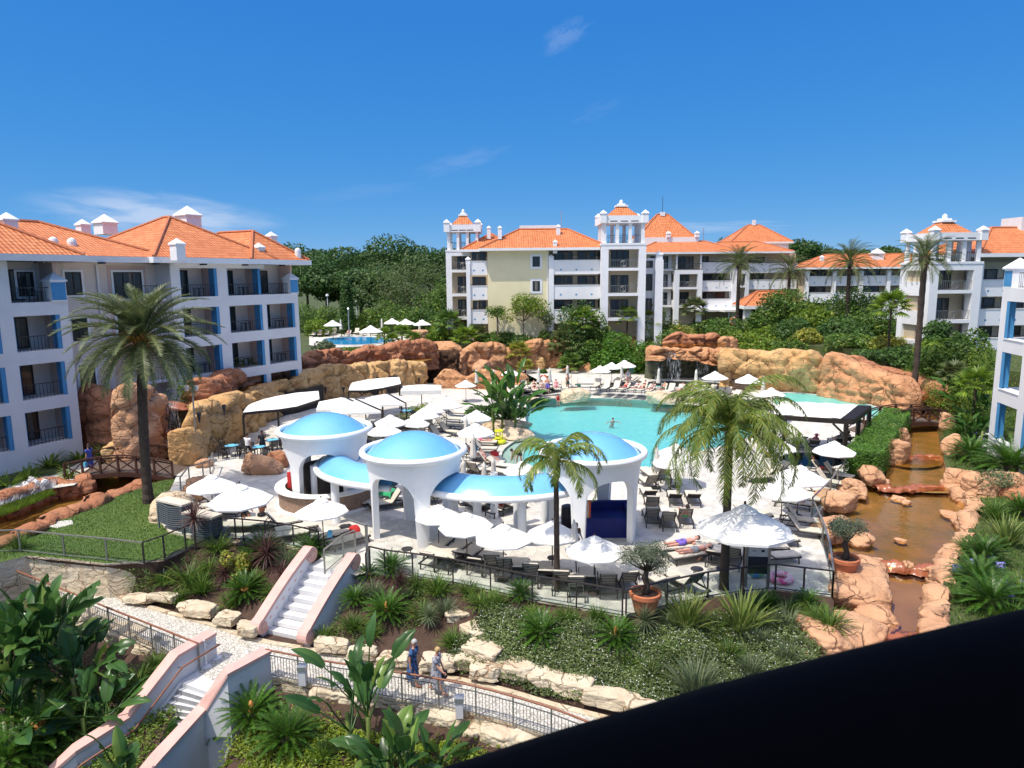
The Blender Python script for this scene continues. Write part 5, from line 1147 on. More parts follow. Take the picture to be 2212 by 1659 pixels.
OPEN=[(453,1024,100,0,'white umbrella left of the overlapping pair beside the lawn'),(518,1042,122,0,'white umbrella right of the overlapping pair beside the lawn'),(695,1074,110,0,'single white umbrella in front of the bar kiosk columns'),(945,1089,100,0,'white umbrella half behind its neighbour at the leg of the middle dome'),(1008,1103,115,0,'second white umbrella of the front row from the middle dome'),(1086,1130,122,0,'third and lowest white umbrella of the front row, below the crescent canopy'),(1193,1124,118,0,'white umbrella behind the trunk of the smaller slender palm'),(1284,1155,126,0,'white umbrella between the slender palm and the left potted olive tree'),(1614,1090,176,0,'large white umbrella right of the taller slender palm trunk'),(1727,1003,104,0,'farther of two overlapping umbrellas by the stream railing'),(1692,1032,108,0,'nearer of two overlapping umbrellas by the stream railing'),(1803,951,84,0,'white umbrella in front of the right pergola post'),(1682,946,76,0,'white umbrella between the taller palm crown and the plunge pool'),(1028,912,76,0,'white umbrella in front of the banana clump, over the reclining sunbather'),(1027,885,64,0,'white umbrella tucked against the leaves of the banana clump'),(963,857,66,0,'farthest umbrella of the cluster left of the banana clump'),(933,869,62,0,'umbrella mostly hidden in the middle of the cluster'),(917,881,62,0,'umbrella above the brown loungers in the cluster'),(894,897,58,0,'umbrella at the low right end of the pebbled planter'),(842,894,66,0,'umbrella behind the pebbled planter, upper of two'),(829,912,72,0,'umbrella over the pebbled planter, lower of two'),(1006,820,44,0,'small white umbrella left of the banana leaves, near the orange wall'),(1103,796,42,ZD,'small white umbrella behind the banana clump, at the orange wall'),(1296,789,44,ZD,'first of three far umbrellas beside the round hedge'),(1322,782,44,ZD,'second of three far umbrellas beside the round hedge'),(1350,777,46,ZD,'third of three far umbrellas, touching the round hedge'),(1546,801,52,ZD,'white umbrella in front of the wet rock of the big waterfall'),(1618,807,54,ZD,'white umbrella in front of the dark timber stair'),(1667,836,56,ZD,'white umbrella behind the top leaves of the taller slender palm'),(1462,957,88,0,'white umbrella behind the taller palm crown near the pool edge'),(1450,978,80,0,'white umbrella right of the right dome, half behind the palm crown'),(1128,994,80,0,'white umbrella partly hidden behind the smaller slender palm'),(718,691,36,Z2,'white umbrella nearest the hotel wing at the upper pool'),(800,702,44,Z2,'white umbrella nearest the water of the upper pool'),(847,687,34,Z2,'white umbrella left of the touching two behind the upper pool'),(877,688,36,Z2,'white umbrella right of the touching two behind the upper pool'),(912,690,36,Z2,'white umbrella beside the tall shrubs, right end of the upper pool'),]
for i,(u,v,w,z,lb)in enumerate(OPEN):
 p=W(u,v,z+2.6);sc=w*p.y*1.11/1500/2.64;sc=max(.8,min(1.35,sc))
 p=W(u,v,z+2.72*sc);place(PAR,(p.x,p.y,z),i*.41,sc,lb,'parasol','white pool umbrellas')
for i,(u,v,z,lb)in enumerate([(1020,936,0,'folded umbrella with its pleats showing, by the sunbather'),(1005,897,0,'folded umbrella between two open ones left of the banana clump'),(1001,990,0,'folded umbrella at the rim of the middle dome'),(1044,997,0,'folded umbrella left of two behind the crescent canopy'),(1067,984,0,'folded umbrella right of two behind the crescent canopy'),(786,928,0,'folded umbrella between the first and the middle dome'),(1030,796,ZD,'folded umbrella against the orange wall, left one'),(1063,797,ZD,'folded umbrella against the orange wall, above the banana leaves'),(1164,793,ZD,'folded umbrella left of the life ring'),(1187,793,ZD,'folded umbrella right of the life ring'),(1226,788,ZD,'folded umbrella in front of the fan palm'),(1344,785,ZD,'folded umbrella beside the round hedge'),(1422,794,ZD,'folded umbrella at the left of the wet waterfall rock'),(1504,797,ZD,'folded umbrella at the middle of the wet waterfall rock'),(1649,811,ZD,'folded umbrella right of the timber stair'),(1419,961,0,'folded umbrella between the right dome and the pool'),(736,689,Z2,'folded umbrella by the cypress at the upper pool'),(825,688,Z2,'folded umbrella in the middle of the upper pool'),(906,690,Z2,'folded umbrella behind the last open one at the upper pool'),(1247,1122,0,'folded umbrella beside the dark statue in the front row')]):
 p=W(u,v,z+2.55);place(FOL,(p.x,p.y,z),i,1.0,lb,'parasol','folded umbrellas')
def rect_parasol(u,v,z0,w,d,h,rz,label):
 p=W(u,v,z0+h+.25);root=E('square_parasol',(p.x,p.y,z0),rz);T(root,label,'parasol')
 mb=MB();top=(0,0,h+.3);c=[(-w,-d,h),(w,-d,h),(w,d,h),(-w,d,h)];mb.add([(-w*.15,0,h+.3),(w*.15,0,h+.3)]+c,[(0,2,3,1),(1,3,4),(0,1,4,5),(0,5,2)]);mb.build('canopy','fabric_white',root)
 vl=MB()
 for a,b in zip(c,c[1:]+c[:1]):
  N=8
  for k in range(N):
   q,r=V(a).lerp(V(b),k/N),V(a).lerp(V(b),(k+1)/N);vl.add([q,r,r-V((0,0,.34+.04*(k%2))),q-V((0,0,.34+.04*((k+1)%2)))],[(0,1,2,3)])
 vl.build('valance','fabric_white',root)
 MB().lathe([(.04,0),(.04,h+.3)],8).build('pole','wood_dark',root);MB().box(-.4,.4,-.4,.4,0,.1).build('base','steel_dark',root)
rect_parasol(910,832,0,1.75,1.4,2.35,.1,'white rectangular umbrella with a hanging valance beside the second awning')
rect_parasol(1525,664,Z2,3.4,2.6,2.6,.2,'wide white canopy in the far garden, left of the date palm trunk')
rect_parasol(1592,664,Z2,3.4,2.6,2.6,.1,'wide white canopy behind the far date palm trunk')
def make_lounger(kind):
 root=E('sun_lounger');w=.33;zs=.33;fr=MB()
 for s in(-1,1):fr.bar((s*w,-.98,zs-.04),(s*w,.95,zs-.04),.045,.06)
 for y in(-.97,.05,.94):fr.bar((-w,y,zs-.04),(w,y,zs-.04),.045,.05)
 ba={'up':52,'mid':32,'flat':0}[kind];hy,hz=.18,zs
 top=V((0,hy+.78*math.cos(R(ba)),hz+.78*math.sin(R(ba))))
 if ba:
  for s in(-1,1):fr.bar((s*w*.95,hy,hz-.01),(s*w*.95,top.y,top.z-.01),.04,.05);fr.bar((s*w*.8,hy+(top.y-hy)*.6,hz+(top.z-hz)*.6-.02),(s*w*.8,hy+.62,zs-.05),.03,.03)
  for k in range(6):t=.15+k*.16;fr.bar((-w*.95,hy+(top.y-hy)*t,hz+(top.z-hz)*t-.02),(w*.95,hy+(top.y-hy)*t,hz+(top.z-hz)*t-.02),.05,.015)
 fr.build('frame','lounger_frame',root)
 for sx in(-1,1):
  for sy in(-.86,.80):MB().bar((sx*(w-.01),sy,zs-.07),(sx*(w-.01),sy*1.03,0),.045,.045,up=(1,0,0)).build('leg','lounger_frame',root)
 def cush(a,b,name,th=.075):
  mb=MB();N=8;vs=[];d=(b-a).normalized();nr=V((0,-d.z,d.y))
  for i in range(N+1):
   p=a.lerp(b,i/N);q=.012*abs(math.sin(i/N*math.pi*3));e=.02 if i in(0,N)else 0
   for x,h in((-w+.02+e,0),(w-.02-e,0),(w-.02-e,th-.02-q),(w*.8,th-q-e),(-w*.8,th-q-e),(-w+.02+e,th-.02-q)):vs.append(V((x,p.y,p.z))+nr*h)
  mb.add(vs,[(i*6+k,i*6+(k+1)%6,i*6+6+(k+1)%6,i*6+6+k)for i in range(N)for k in range(6)]+[(5,4,3,2,1,0),tuple(N*6+k for k in range(6))])
  return mb.build(name,'mattress',root,smooth=False)
 cush(V((0,-.97,zs)),V((0,hy-.01,zs)),'seat_cushion');cush(V((0,hy+.01,hz)),top,'backrest')
 return root
LG={k:make_lounger(k)for k in('up','mid','flat')}
def lounger(u,v,z,th,kind,label,group):
 p=W(u,v,z+.35);return place(LG[kind],(p.x,p.y,z),R(th),1.0,label,'sun lounger',group)
def row(items,z,base,group):
 for i,(u,v,th,k)in enumerate(items):lounger(u,v,z,th,k,base%ORD[i],group)
row([(1288,832,-30,'up'),(1309,836,-32,'up'),(1330,837,-32,'up'),(1349,838,-34,'mid'),(1372,839,-36,'mid'),(1388,840,-36,'up'),(1405,841,-36,'mid'),(1430,843,-38,'up'),(1447,843,-38,'up'),(1469,845,-38,'up'),(1486,846,-40,'up'),(1518,848,-42,'up'),(1536,846,-42,'up'),(1551,852,-48,'up'),(1568,851,-48,'up'),(1587,854,-50,'mid')],ZD,'%s lounger from the left in the curved row behind the pool steps, below the waterfall','loungers behind the pool steps')
row([(1324,825,-60,'mid'),(1347,823,-70,'mid'),(1365,823,-70,'mid')],ZD,'%s lounger from the left in the short back row beside the round hedge','loungers beside the round hedge')
row([(1104,846,10,'mid'),(1121,844,10,'mid'),(1133,836,8,'up'),(1155,840,6,'up'),(1172,840,6,'up'),(1202,838,2,'up'),(1220,836,0,'up'),(1241,832,-6,'up')],ZD,'%s lounger from the banana clump in the row below the life ring','loungers below the life ring')
row([(975,903,70,'mid'),(985,890,72,'mid'),(958,916,62,'up'),(968,930,62,'up'),(938,926,60,'up'),(948,938,60,'up'),(925,938,60,'mid'),(990,918,70,'flat')],0,'%s lounger of the cluster under the umbrellas left of the banana clump','loungers under the umbrella cluster')
row([(1045,953,82,'mid'),(1044,967,84,'up'),(1028,984,76,'up'),(1058,996,70,'up'),(1080,1003,66,'mid'),(1014,1008,150,'up'),(1030,1014,150,'up'),(1082,1016,60,'flat')],0,'%s lounger from the yellow inflatable, between the middle dome and the pool beach','loungers beside the pool beach')
row([(468,1080,84,'mid'),(474,1091,84,'flat'),(480,1103,84,'flat'),(506,1132,98,'flat'),(536,1122,98,'flat'),(572,1128,98,'flat'),(606,1128,110,'up'),(640,1137,112,'flat'),(620,1152,112,'flat'),(716,1152,138,'flat'),(752,1162,138,'flat')],0,'%s lounger from the stacked loungers on the terrace beside the lawn','loungers beside the lawn')
row([(818,1078,-60,'mid'),(838,1084,-60,'up'),(826,1060,-60,'mid'),(880,1074,-75,'mid'),(906,1076,-75,'mid'),(943,1070,-78,'flat')],0,'%s lounger from the green towel in the shade behind the middle dome','loungers behind the middle dome')
row([(1018,1082,25,'mid'),(1083,1095,140,'mid'),(1102,1090,140,'mid'),(1040,1076,25,'mid')],0,'%s lounger from the left under the crescent canopy','loungers under the crescent canopy')
row([(948,1176,158,'flat'),(982,1184,158,'flat'),(943,1199,160,'mid'),(973,1206,160,'mid'),(1010,1196,162,'mid'),(1040,1210,164,'mid'),(1068,1214,166,'up'),(1094,1222,168,'up'),(1125,1226,170,'mid'),(1150,1234,172,'up'),(1182,1234,174,'mid'),(1214,1250,176,'up'),(1243,1262,178,'up'),(1268,1246,178,'mid'),(1312,1256,182,'up'),(1352,1252,184,'up'),(1424,1250,200,'mid'),(1484,1256,204,'up')],0,'%s lounger from the middle dome in the front row along the dark handrail','loungers along the dark handrail')
row([(1403,1041,185,'up'),(1401,1065,178,'mid'),(1408,1088,176,'up'),(1406,1113,176,'up'),(1441,1121,178,'up'),(1478,1114,178,'up'),(1457,1072,178,'mid'),(1496,1072,178,'mid'),(1401,1018,10,'flat'),(1432,1023,180,'up')],0,'%s lounger of the group right of the right dome','loungers right of the right dome')
row([(1466,1178,-76,'flat'),(1492,1194,-76,'flat'),(1534,1172,-76,'mid'),(1550,1196,150,'mid'),(1586,1200,150,'up'),(1676,1162,96,'flat'),(1652,1178,96,'flat'),(1676,1198,96,'mid'),(1624,1110,96,'mid')],0,'%s lounger from the left olive tree in the group round the taller palm trunk','loungers round the taller palm')
row([(1730,1120,62,'up'),(1736,1142,64,'up'),(1712,1082,56,'up'),(1730,1072,56,'up'),(1748,1066,56,'up'),(1764,1056,56,'up'),(1790,1038,52,'up'),(1806,1023,50,'up'),(1664,1026,-70,'up'),(1645,1026,-70,'mid'),(1677,1014,-70,'mid'),(1778,1016,52,'up'),(1700,1060,56,'mid')],0,'%s lounger of the column along the stream railing, counted from the olive pot','loungers along the stream railing')
row([(1720,957,170,'mid'),(1757,957,172,'mid'),(1808,953,176,'mid'),(1824,950,176,'mid')],0,'%s lounger from the left in the shade of the pergola','loungers under the pergola')
row([(678,722,10,'up'),(691,722,10,'up'),(706,721,8,'up'),(722,718,5,'up'),(752,721,0,'mid'),(770,718,0,'up'),(784,720,-5,'mid'),(813,719,-50,'up'),(834,716,-60,'up')],Z2,'%s lounger from the hotel wing along the upper pool','loungers at the upper pool')
row([(1632-5,697,20,'mid'),(1640,700,20,'up')],Z2,'%s lounger on the far lawn beyond the date palm','loungers on the far lawn')
def lying_mats():pass
def make_stacked():
 root=E('stacked_lounger');mb=MB();N=10;vs=[]
 for i in range(N+1):
  y=-.95+1.9*i/N;z=.10+.05*math.cos(i/N*math.pi*2)
  for x,h in((-.33,0),(.33,0),(.33,.055),(-.33,.055)):vs.append((x,y,z+h))
 mb.add(vs,[(i*4+k,i*4+(k+1)%4,i*4+4+(k+1)%4,i*4+4+k)for i in range(N)for k in range(4)]+[(3,2,1,0),(N*4,N*4+1,N*4+2,N*4+3)]);mb.build('frame','stack_plastic',root)
 for sx in(-1,1):
  for sy in(-.85,.85):MB().bar((sx*.31,sy,.12),(sx*.33,sy*1.02,-.16),.06,.05,up=(1,0,0)).build('leg','stack_plastic',root)
 return root
ST=make_stacked()
cushion_m=MB().box(-.33,.33,-.95,.95,0,.09)
for(u,v,n,th,nm)in((382,1142,10,62,'tall stack at the edge of the lawn'),(440,1162,8,66,'lower stack behind the dark red cordyline')):
 p=W(u,v,0)
 for k in range(n):place(ST,(p.x,p.y,.16+k*.105),R(th),1.0,'grey lounger, %s from the bottom of the %s'%(ORD[k],nm),'sun lounger','stacked plastic loungers')
 T(MB().box(-.33,.33,-.95,.95,0,.09).build('cushion','mattress',loc=(p.x,p.y,.16+n*.105+.13)),'cream cushion lying on the '+nm,'cushion').rotation_euler=(0,0,R(th))
o=T(MB().box(-.5,.5,-.3,.3,0,.42).build('storage_chest','stack_plastic',loc=W(470,1160,0)),'low grey chest beside the lower stack of loungers','chest')
def make_side_table():
 root=E('side_table');MB().lathe([(.001,.43),(.25,.43),(.26,.41),(.25,.39),(.001,.39)],16).build('table_top','lounger_frame',root)
 for k in range(3):a=k*2.094;MB().bar((.14*math.cos(a),.14*math.sin(a),.39),(.22*math.cos(a),.22*math.sin(a),0),.03,.03).build('leg','lounger_frame',root)
 return root
SD=make_side_table()
for i,(u,v,z,lb)in enumerate([(1030,1225,0,'round dark side table behind the third front umbrella pole'),(1195,1225,0,'round dark side table in front of the smaller slender palm trunk'),(1505,1250,0,'round dark side table at the end of the front row'),(995,1228,0,'round dark side table at the left end of the front row'),(880,1205,0,'round dark side table close to the middle dome leg'),(1738,957,0,'small table between the loungers under the pergola'),(1560,1250,0,'round dark side table beside the taller slender palm trunk')]):
 place(SD,W(u,v,z),i,1.0,lb,'side table','round side tables')
def make_table():
 root=E('dining_table');MB().box(-.45,.45,-.45,.45,.70,.74).build('table_top','lounger_frame',root)
 for a in(-1,1):
  for b in(-1,1):MB().box(a*.4-.025,a*.4+.025,b*.4-.025,b*.4+.025,0,.70).build('leg','lounger_frame',root)
 MB().box(-.43,.43,-.2,.2,.743,.752).build('runner','cloth_aqua',root);MB().box(-.2,.2,-.43,.43,.754,.762).build('runner','cloth_aqua',root)
 return root
def make_chair():
 root=E('dining_chair');MB().box(-.23,.23,-.23,.23,.42,.46).build('seat','lounger_frame',root);b=MB()
 for k in range(5):b.box(-.22,.22,.20,.225,.55+k*.075,.60+k*.075)
 b.box(-.23,-.20,.2,.23,.46,.9);b.box(.20,.23,.2,.23,.46,.9);b.build('backrest','lounger_frame',root)
 for a in(-1,1):
  for c in(-1,1):MB().box(a*.2-.02,a*.2+.02,c*.2-.02,c*.2+.02,0,.42).build('leg','lounger_frame',root)
 return root
TB=make_table();CH=make_chair()
for i,(u,v,lb)in enumerate([(502,985,'dining table with blue runners in front of the tan rock wall'),(560,988,'dining table with blue runners behind the low pinkish boulder'),(880,905,'dining table with blue runners beside the feathery planter'),(590,972,'dining table with blue runners at the side of the first dome')]):
 p=W(u,v,0);place(TB,p,.5+i*.2,1.0,lb,'table','dining tables')
 for k in range(4 if i<2 else 2):
  a=.5+i*.2+k*math.pi/2;place(CH,p+V((math.sin(a)*-.75*-1,math.cos(a)*.75,0)),-a,1.0,'dark slatted chair, %s at the %s'%(ORD[k],lb.replace('dining table with blue runners','table')),'chair','dining chairs')
PENDING=[]
def pdir(a,ab=0.0):
 a=R(a);ab=R(ab);return V((math.sin(ab),-math.sin(a)*math.cos(ab),-math.cos(a)*math.cos(ab)))
def person(loc,rz,label,pz=.93,torso=0,head=None,thigh=(0,0),knee=(0,0),arm=(5,5),elbow=(15,15),abd=(12,12),skin='skin',hair='hair_dark',wear=(),h=1.0,group=None,long_hair=False,roll=0,extra=None):
 """one body: pelvis, spine, head, arms and legs posed by angles (degrees, positive is forward)"""
 tv=V((0,-math.sin(R(torso)),math.cos(R(torso))));hd=torso*.6 if head is None else head
 hv=V((0,-math.sin(R(hd)),math.cos(R(hd))))
 J={};pel=V((0,0,pz));J['pel']=pel;J['waist']=pel+tv*.17;J['chest']=pel+tv*.36;J['neck']=pel+tv*.52;J['jaw']=J['neck']+hv*.075+V((0,0,0));J['head']=J['neck']+hv*.17;J['crown']=J['neck']+hv*.25
 names=['pel','waist','chest','neck','jaw','head','crown'];rad={'pel':(.15,.115),'waist':(.135,.10),'chest':(.165,.115),'neck':(.055,.055),'jaw':(.062,.068),'head':(.08,.095),'crown':(.055,.06)}
 edges=[('pel','waist'),('waist','chest'),('chest','neck'),('neck','jaw'),('jaw','head'),('head','crown')]
 for i,s in enumerate((-1,1)):
  k='LR'[i];sh=J['chest']+tv*.09+V((s*.175,0,0));J['sh'+k]=sh
  ua=pdir(arm[i],s*abd[i]);J['el'+k]=sh+ua*.28;fa=pdir(arm[i]+elbow[i],s*abd[i]*.5);J['wr'+k]=J['el'+k]+fa*.25;J['ha'+k]=J['wr'+k]+fa*.085
  hp=pel+V((s*.095,0,-.04));J['hp'+k]=hp;td=pdir(thigh[i],s*4);J['kn'+k]=hp+td*.42;sd=pdir(thigh[i]-knee[i],s*1);J['an'+k]=J['kn'+k]+sd*.41
  fd=V((0,-1,-.12))if abs(thigh[i]-knee[i])<50 else V((0,-.25,.97));J['toe'+k]=J['an'+k]+fd.normalized()*.16
  for n_,r in(('sh',.062),('el',.042),('wr',.030),('ha',.034),('hp',.095),('kn',.060),('an',.040),('toe',.035)):names.append(n_+k);rad[n_+k]=(r,r)
  edges+=[('chest','sh'+k),('sh'+k,'el'+k),('el'+k,'wr'+k),('wr'+k,'ha'+k),('pel','hp'+k),('hp'+k,'kn'+k),('kn'+k,'an'+k),('an'+k,'toe'+k)]
 me=bpy.data.meshes.new('body');idx={n_:i for i,n_ in enumerate(names)}
 me.from_pydata([tuple(J[n_])for n_ in names],[(idx[a],idx[b])for a,b in edges],[])
 root=E('person',loc,rz);root.scale=(h,)*3;T(root,label,'person',group)
 if roll:root.rotation_euler=(0,0,rz)
 tmp=bpy.data.objects.new('tmp',me);COL.objects.link(tmp);md=tmp.modifiers.new('skin','SKIN');md.use_smooth_shade=True;md.branch_smoothing=.6
 for i,n_ in enumerate(names):sv=me.skin_vertices[0].data[i];sv.radius=rad[n_];sv.use_root=(n_=='pel')
 ss=tmp.modifiers.new('sub','SUBSURF');ss.levels=1;ss.render_levels=1
 ex=MB()
 fw=V((0,-math.cos(R(hd)),-math.sin(R(hd))));nb=J['head']-hv*.035+fw*.088
 ex.tube([nb+hv*.025,nb+fw*.022-hv*.012,nb-hv*.022],[.008,.016,.010],6)
 for s in(-1,1):ex.tube([J['head']+V((s*.078,0,0))-hv*.03,J['head']+V((s*.092,0,0)),J['head']+V((s*.078,0,0))+hv*.02],[.012,.018,.012],6)
 for i,s in enumerate((-1,1)):
  k='LR'[i];d=(J['ha'+k]-J['wr'+k]).normalized();sd=d.cross(V((s,0,.01)));sd=sd.normalized()if sd.length>.01 else V((0,1,0));cu=V((-s,0,0))
  for j,L in enumerate((.062,.072,.068,.052)):b=J['ha'+k]+sd*(j-1.5)*.019+d*.012;ex.tube([b,b+d*L*.55+cu*.008,b+d*L*.9+cu*.03],[.0095,.0085,.006],5)
  b=J['wr'+k]+d*.04+sd*-.028;ex.tube([b,b-sd*.022+d*.03,b-sd*.024+d*.058+cu*.012],[.012,.010,.007],5)
 PENDING.append((tmp,root,skin,ex))
 hb=MB();c=J['head']+hv*.018-fw*.012;n1,n2=8,14;X=V((1,0,0));vs=[]
 for i in range(n1+1):
  th=math.pi*.62*i/n1
  for j in range(n2):
   ph=2*math.pi*j/n2;fz=math.sin(ph);cut=1.0 if fz<.3 else.62;t2=th*cut
   vs.append(c+hv*math.cos(t2)*.118+(X*math.cos(ph)*.098+fw*fz*.112)*math.sin(t2))
 hb.add(vs,[(i*n2+j,i*n2+(j+1)%n2,(i+1)*n2+(j+1)%n2,(i+1)*n2+j)for i in range(n1)for j in range(n2)])
 if long_hair:hb.tube([c-fw*.07,J['neck']-fw*.07+hv*.02,J['chest']-fw*.10+tv*.1],[.085,.075,.03],10)
 hb.build('hair',hair,root,smooth=True)
 for s in(-1,1):MB().lathe([(.001,-.009),(.009,0),(.001,.009)],6).build('eye','hair_dark',root,loc=J['head']+fw*.089+V((s*.033,0,0))+hv*.002)
 def ring_tube(pts,rads,name,m,n=14):
  mb=MB();vs=[]
  for p,(rx,ry)in zip(pts,rads):
   for k in range(n):a=2*math.pi*k/n;wob=1+.05*math.sin(5*a+p.z*9);vs.append(p+V((math.cos(a)*rx*wob,0,0))+(fwt*math.sin(a)*ry*wob))
  mb.add(vs,[(i*n+k,i*n+(k+1)%n,(i+1)*n+(k+1)%n,(i+1)*n+k)for i in range(len(pts)-1)for k in range(n)]);mb.build(name,m,root,smooth=True)
 fwt=V((0,-math.cos(R(torso)),-math.sin(R(torso))))
 for kind,m in wear:
  if kind in('shirt','dress','top'):
   ring_tube([J['neck']-tv*.03,J['chest']+tv*.08,J['chest'],J['waist'],pel-tv*(.02 if kind!='top' else-.12)],[(.075,.075),(.19,.128),(.188,.138),(.165,.128),(.178,.135)],'shirt' if kind=='shirt' else 'bodice',m)
   if kind in('shirt','dress'):
    for k in 'LR':MB().tube([J['sh'+k]+(J['chest']-J['sh'+k])*.25,J['sh'+k],J['sh'+k].lerp(J['el'+k],.62)],[.08,.085,.075],10).build('sleeve',m,root,smooth=True)
  if kind=='dress':
   kn=(J['knL']+J['knR'])/2;ring_tube([pel-tv*.01,pel.lerp(kn,.35),pel.lerp(kn,.8),kn+(kn-pel)*.42],[(.178,.138),(.20,.17),(.215,.20),(.235,.235)],'skirt',m,18)
  if kind in('shorts','trunks','bikini'):
   ring_tube([pel+tv*.10,pel,pel-tv*.07],[(.158,.122),(.172,.135),(.165,.130)],'waistband',m)
   f={'shorts':.75,'trunks':.5,'bikini':.1}[kind]
   for k in 'LR':MB().tube([J['hp'+k]+V((0,0,.02)),J['hp'+k].lerp(J['kn'+k],f*.5),J['hp'+k].lerp(J['kn'+k],f)],[.112,.112,.105],12,cap=False).build('short_leg',m,root,smooth=True)
  if kind=='bikini':ring_tube([J['chest']-tv*.03,J['chest']+tv*.04],[(.178,.128),(.178,.128)],'bikini_top',m)
  if kind=='shoes':
   for k in 'LR':d=(J['toe'+k]-J['an'+k]).normalized();MB().tube([J['an'+k]-d*.03-V((0,0,.02)),J['an'+k].lerp(J['toe'+k],.5),J['toe'+k]+d*.03],[.045,.047,.035],8).build('shoe',m,root,smooth=True)
  if kind=='hat':MB().lathe([(.19,0),(.10,.015),(.10,.08),(.001,.10)],16).build('hat',m,root,loc=J['head']+hv*.05)
  if kind=='bag':p=J['haR'];MB().box(p.x-.16,p.x+.16,p.y-.07,p.y+.07,p.z-.38,p.z-.13).build('handbag',m,root);MB().tube([p+V((-.1,0,-.13)),p+V((0,0,.0)),p+V((.1,0,-.13))],.012,6).build('bag_strap',m,root)
 return root
ZB=ZP
person(W(893,1480,ZP),R(78),'grey haired woman in a dark floral sleeveless dress walking along the path',thigh=(14,-16),knee=(4,14),arm=(-14,16),elbow=(20,24),wear=(('dress','dress_floral'),('shoes','rail_wood')),hair='hair_grey',skin='skin',h=.97,head=14,torso=6,group='two women walking on the path')
person(W(942,1497,ZP),R(72),'blonde woman in a grey patterned dress with a handbag, stepping ahead on the path',thigh=(26,-14),knee=(6,12),arm=(30,4),elbow=(26,16),wear=(('dress','dress_grey'),('shoes','skin'),('bag','cloth_dark')),hair='hair_blond',skin='skin',h=.96,head=16,torso=7,group='two women walking on the path')
person(W(537,990,0),R(168),'man in a white shirt and dark shorts walking between the dining tables',thigh=(14,-14),knee=(4,16),arm=(-20,35),elbow=(30,80),wear=(('shirt','cloth_white'),('shorts','cloth_dark')),skin='skin')
person(W(545,986,0)+V((.6,.4,0)),R(10),'waiter in black beside the man in the white shirt',arm=(20,60),elbow=(40,70),wear=(('shirt','cloth_dark'),('shorts','cloth_dark')),skin='skin_tan')
person(W(196,1018,.42),R(-105),'woman in a long blue dress carrying a bag across the left bridge',thigh=(16,-14),knee=(4,14),arm=(20,-8),elbow=(20,12),wear=(('dress','cloth_blue'),('bag','cloth_aqua')),long_hair=True,skin='skin')
person(W(530,1126,.05),R(35),'tanned man seated on a lounger, left of the couple',pz=.46,torso=8,thigh=(80,76),knee=(60,74),arm=(30,25),elbow=(40,60),skin='skin_tan',wear=(('trunks','cloth_dark'),),group='tanned couple on the loungers')
person(W(568,1130,.05),R(-150),'tanned man seated with his back to the viewer, right of the couple',pz=.46,torso=10,thigh=(75,85),knee=(50,66),arm=(35,60),elbow=(50,70),skin='skin_tan',wear=(('trunks','cloth_dark'),),group='tanned couple on the loungers')
person(W(1122,1005,-.3),R(-50),'man in dark trunks bending over in the shallow beach end of the pool',torso=78,head=60,thigh=(10,-6),knee=(4,6),arm=(6,16),elbow=(8,6),abd=(4,4),wear=(('trunks','cloth_dark'),))
person(W(1322,908,-.14)+V((0,0,-.25)),R(5),'swimmer with arms spread in the middle of the pool',pz=-.15,torso=40,head=5,thigh=(-60,-60),arm=(60,60),elbow=(4,4),abd=(82,82),skin='skin_pink')
person(W(1205,866,.2),R(5),'child in red sitting on the pool steps',pz=.12,torso=12,thigh=(84,84),knee=(80,80),arm=(30,30),elbow=(40,40),wear=(('top','cloth_red'),('trunks','cloth_red')),h=.8)
person(W(1183,850,ZD),R(-20),'man in purple shorts standing by the folded umbrellas',wear=(('shorts','cloth_purple'),),skin='skin',arm=(4,30),elbow=(20,70))
person(W(1226,844,ZD),R(30),'bare chested man standing under the folded umbrella at the fan palm',wear=(('trunks','cloth_teal'),),skin='skin',arm=(10,80),elbow=(20,90))
person(W(1356,831,ZD),R(175),'person with a pale patterned swimsuit standing beside the round hedge',wear=(('top','dress_grey'),('bikini','dress_grey')),skin='skin_pink')
person(W(817,1062,0),R(150),'man carrying a dark tray behind the middle dome',wear=(('shorts','cloth_white'),),skin='skin_tan',arm=(60,60),elbow=(60,60))
person(W(1245,1200,0),R(40),'dark wooden statue like figure standing behind the front row',wear=(('shirt','wood_dark'),('shorts','wood_dark')),skin='wood_dark',arm=(10,10),h=.85)
def recl(u,v,z,th,label,kind='mid',skin='skin',wear=(),raise_knee=0,hair='hair_dark',hat=None):
 ta={'up':-40,'mid':-60,'flat':-86}[kind];p=W(u,v,z+.35)
 q=V((math.sin(R(th)),-math.cos(R(th)),0))*-.22
 person((p.x+q.x,p.y+q.y,z),R(th),label,pz=.50,torso=ta,head=ta*.75,thigh=(89,89+raise_knee),knee=(0,raise_knee*2.0),arm=(14+ta*-.3,10+ta*-.3),elbow=(40,22),skin=skin,hair=hair,wear=wear+((('hat',hat),)if hat else()),group='sunbathers')
recl(1349,838,ZD,-34,'sunbather with red shorts lying on the fourth lounger behind the pool steps','mid','skin_pink',(('trunks','cloth_red'),))
recl(1372,839,ZD,-36,'sunbather in white lying on the fifth lounger behind the pool steps','mid','skin',(('bikini','cloth_white'),),20)
recl(1388,840,ZD,-36,'dark haired sunbather sitting up with knees raised behind the pool steps','up','skin_pink',(('bikini','cloth_dark'),),40)
recl(1405,841,ZD,-36,'pale sunbather lying flat beside the one with raised knees','mid','skin_pink',(('bikini','cloth_grey'),))
recl(1430,843,ZD,-38,'man sitting upright on a lounger in front of the left folded waterfall umbrella','up','skin',(('trunks','cloth_teal'),))
recl(1469,845,ZD,-38,'sunbather in a white cover on a lounger below the waterfall','up','skin_pink',(('top','cloth_white'),),30)
recl(1486,846,ZD,-40,'dark haired sunbather leaning back below the waterfall','up','skin',(('trunks','cloth_dark'),),25)
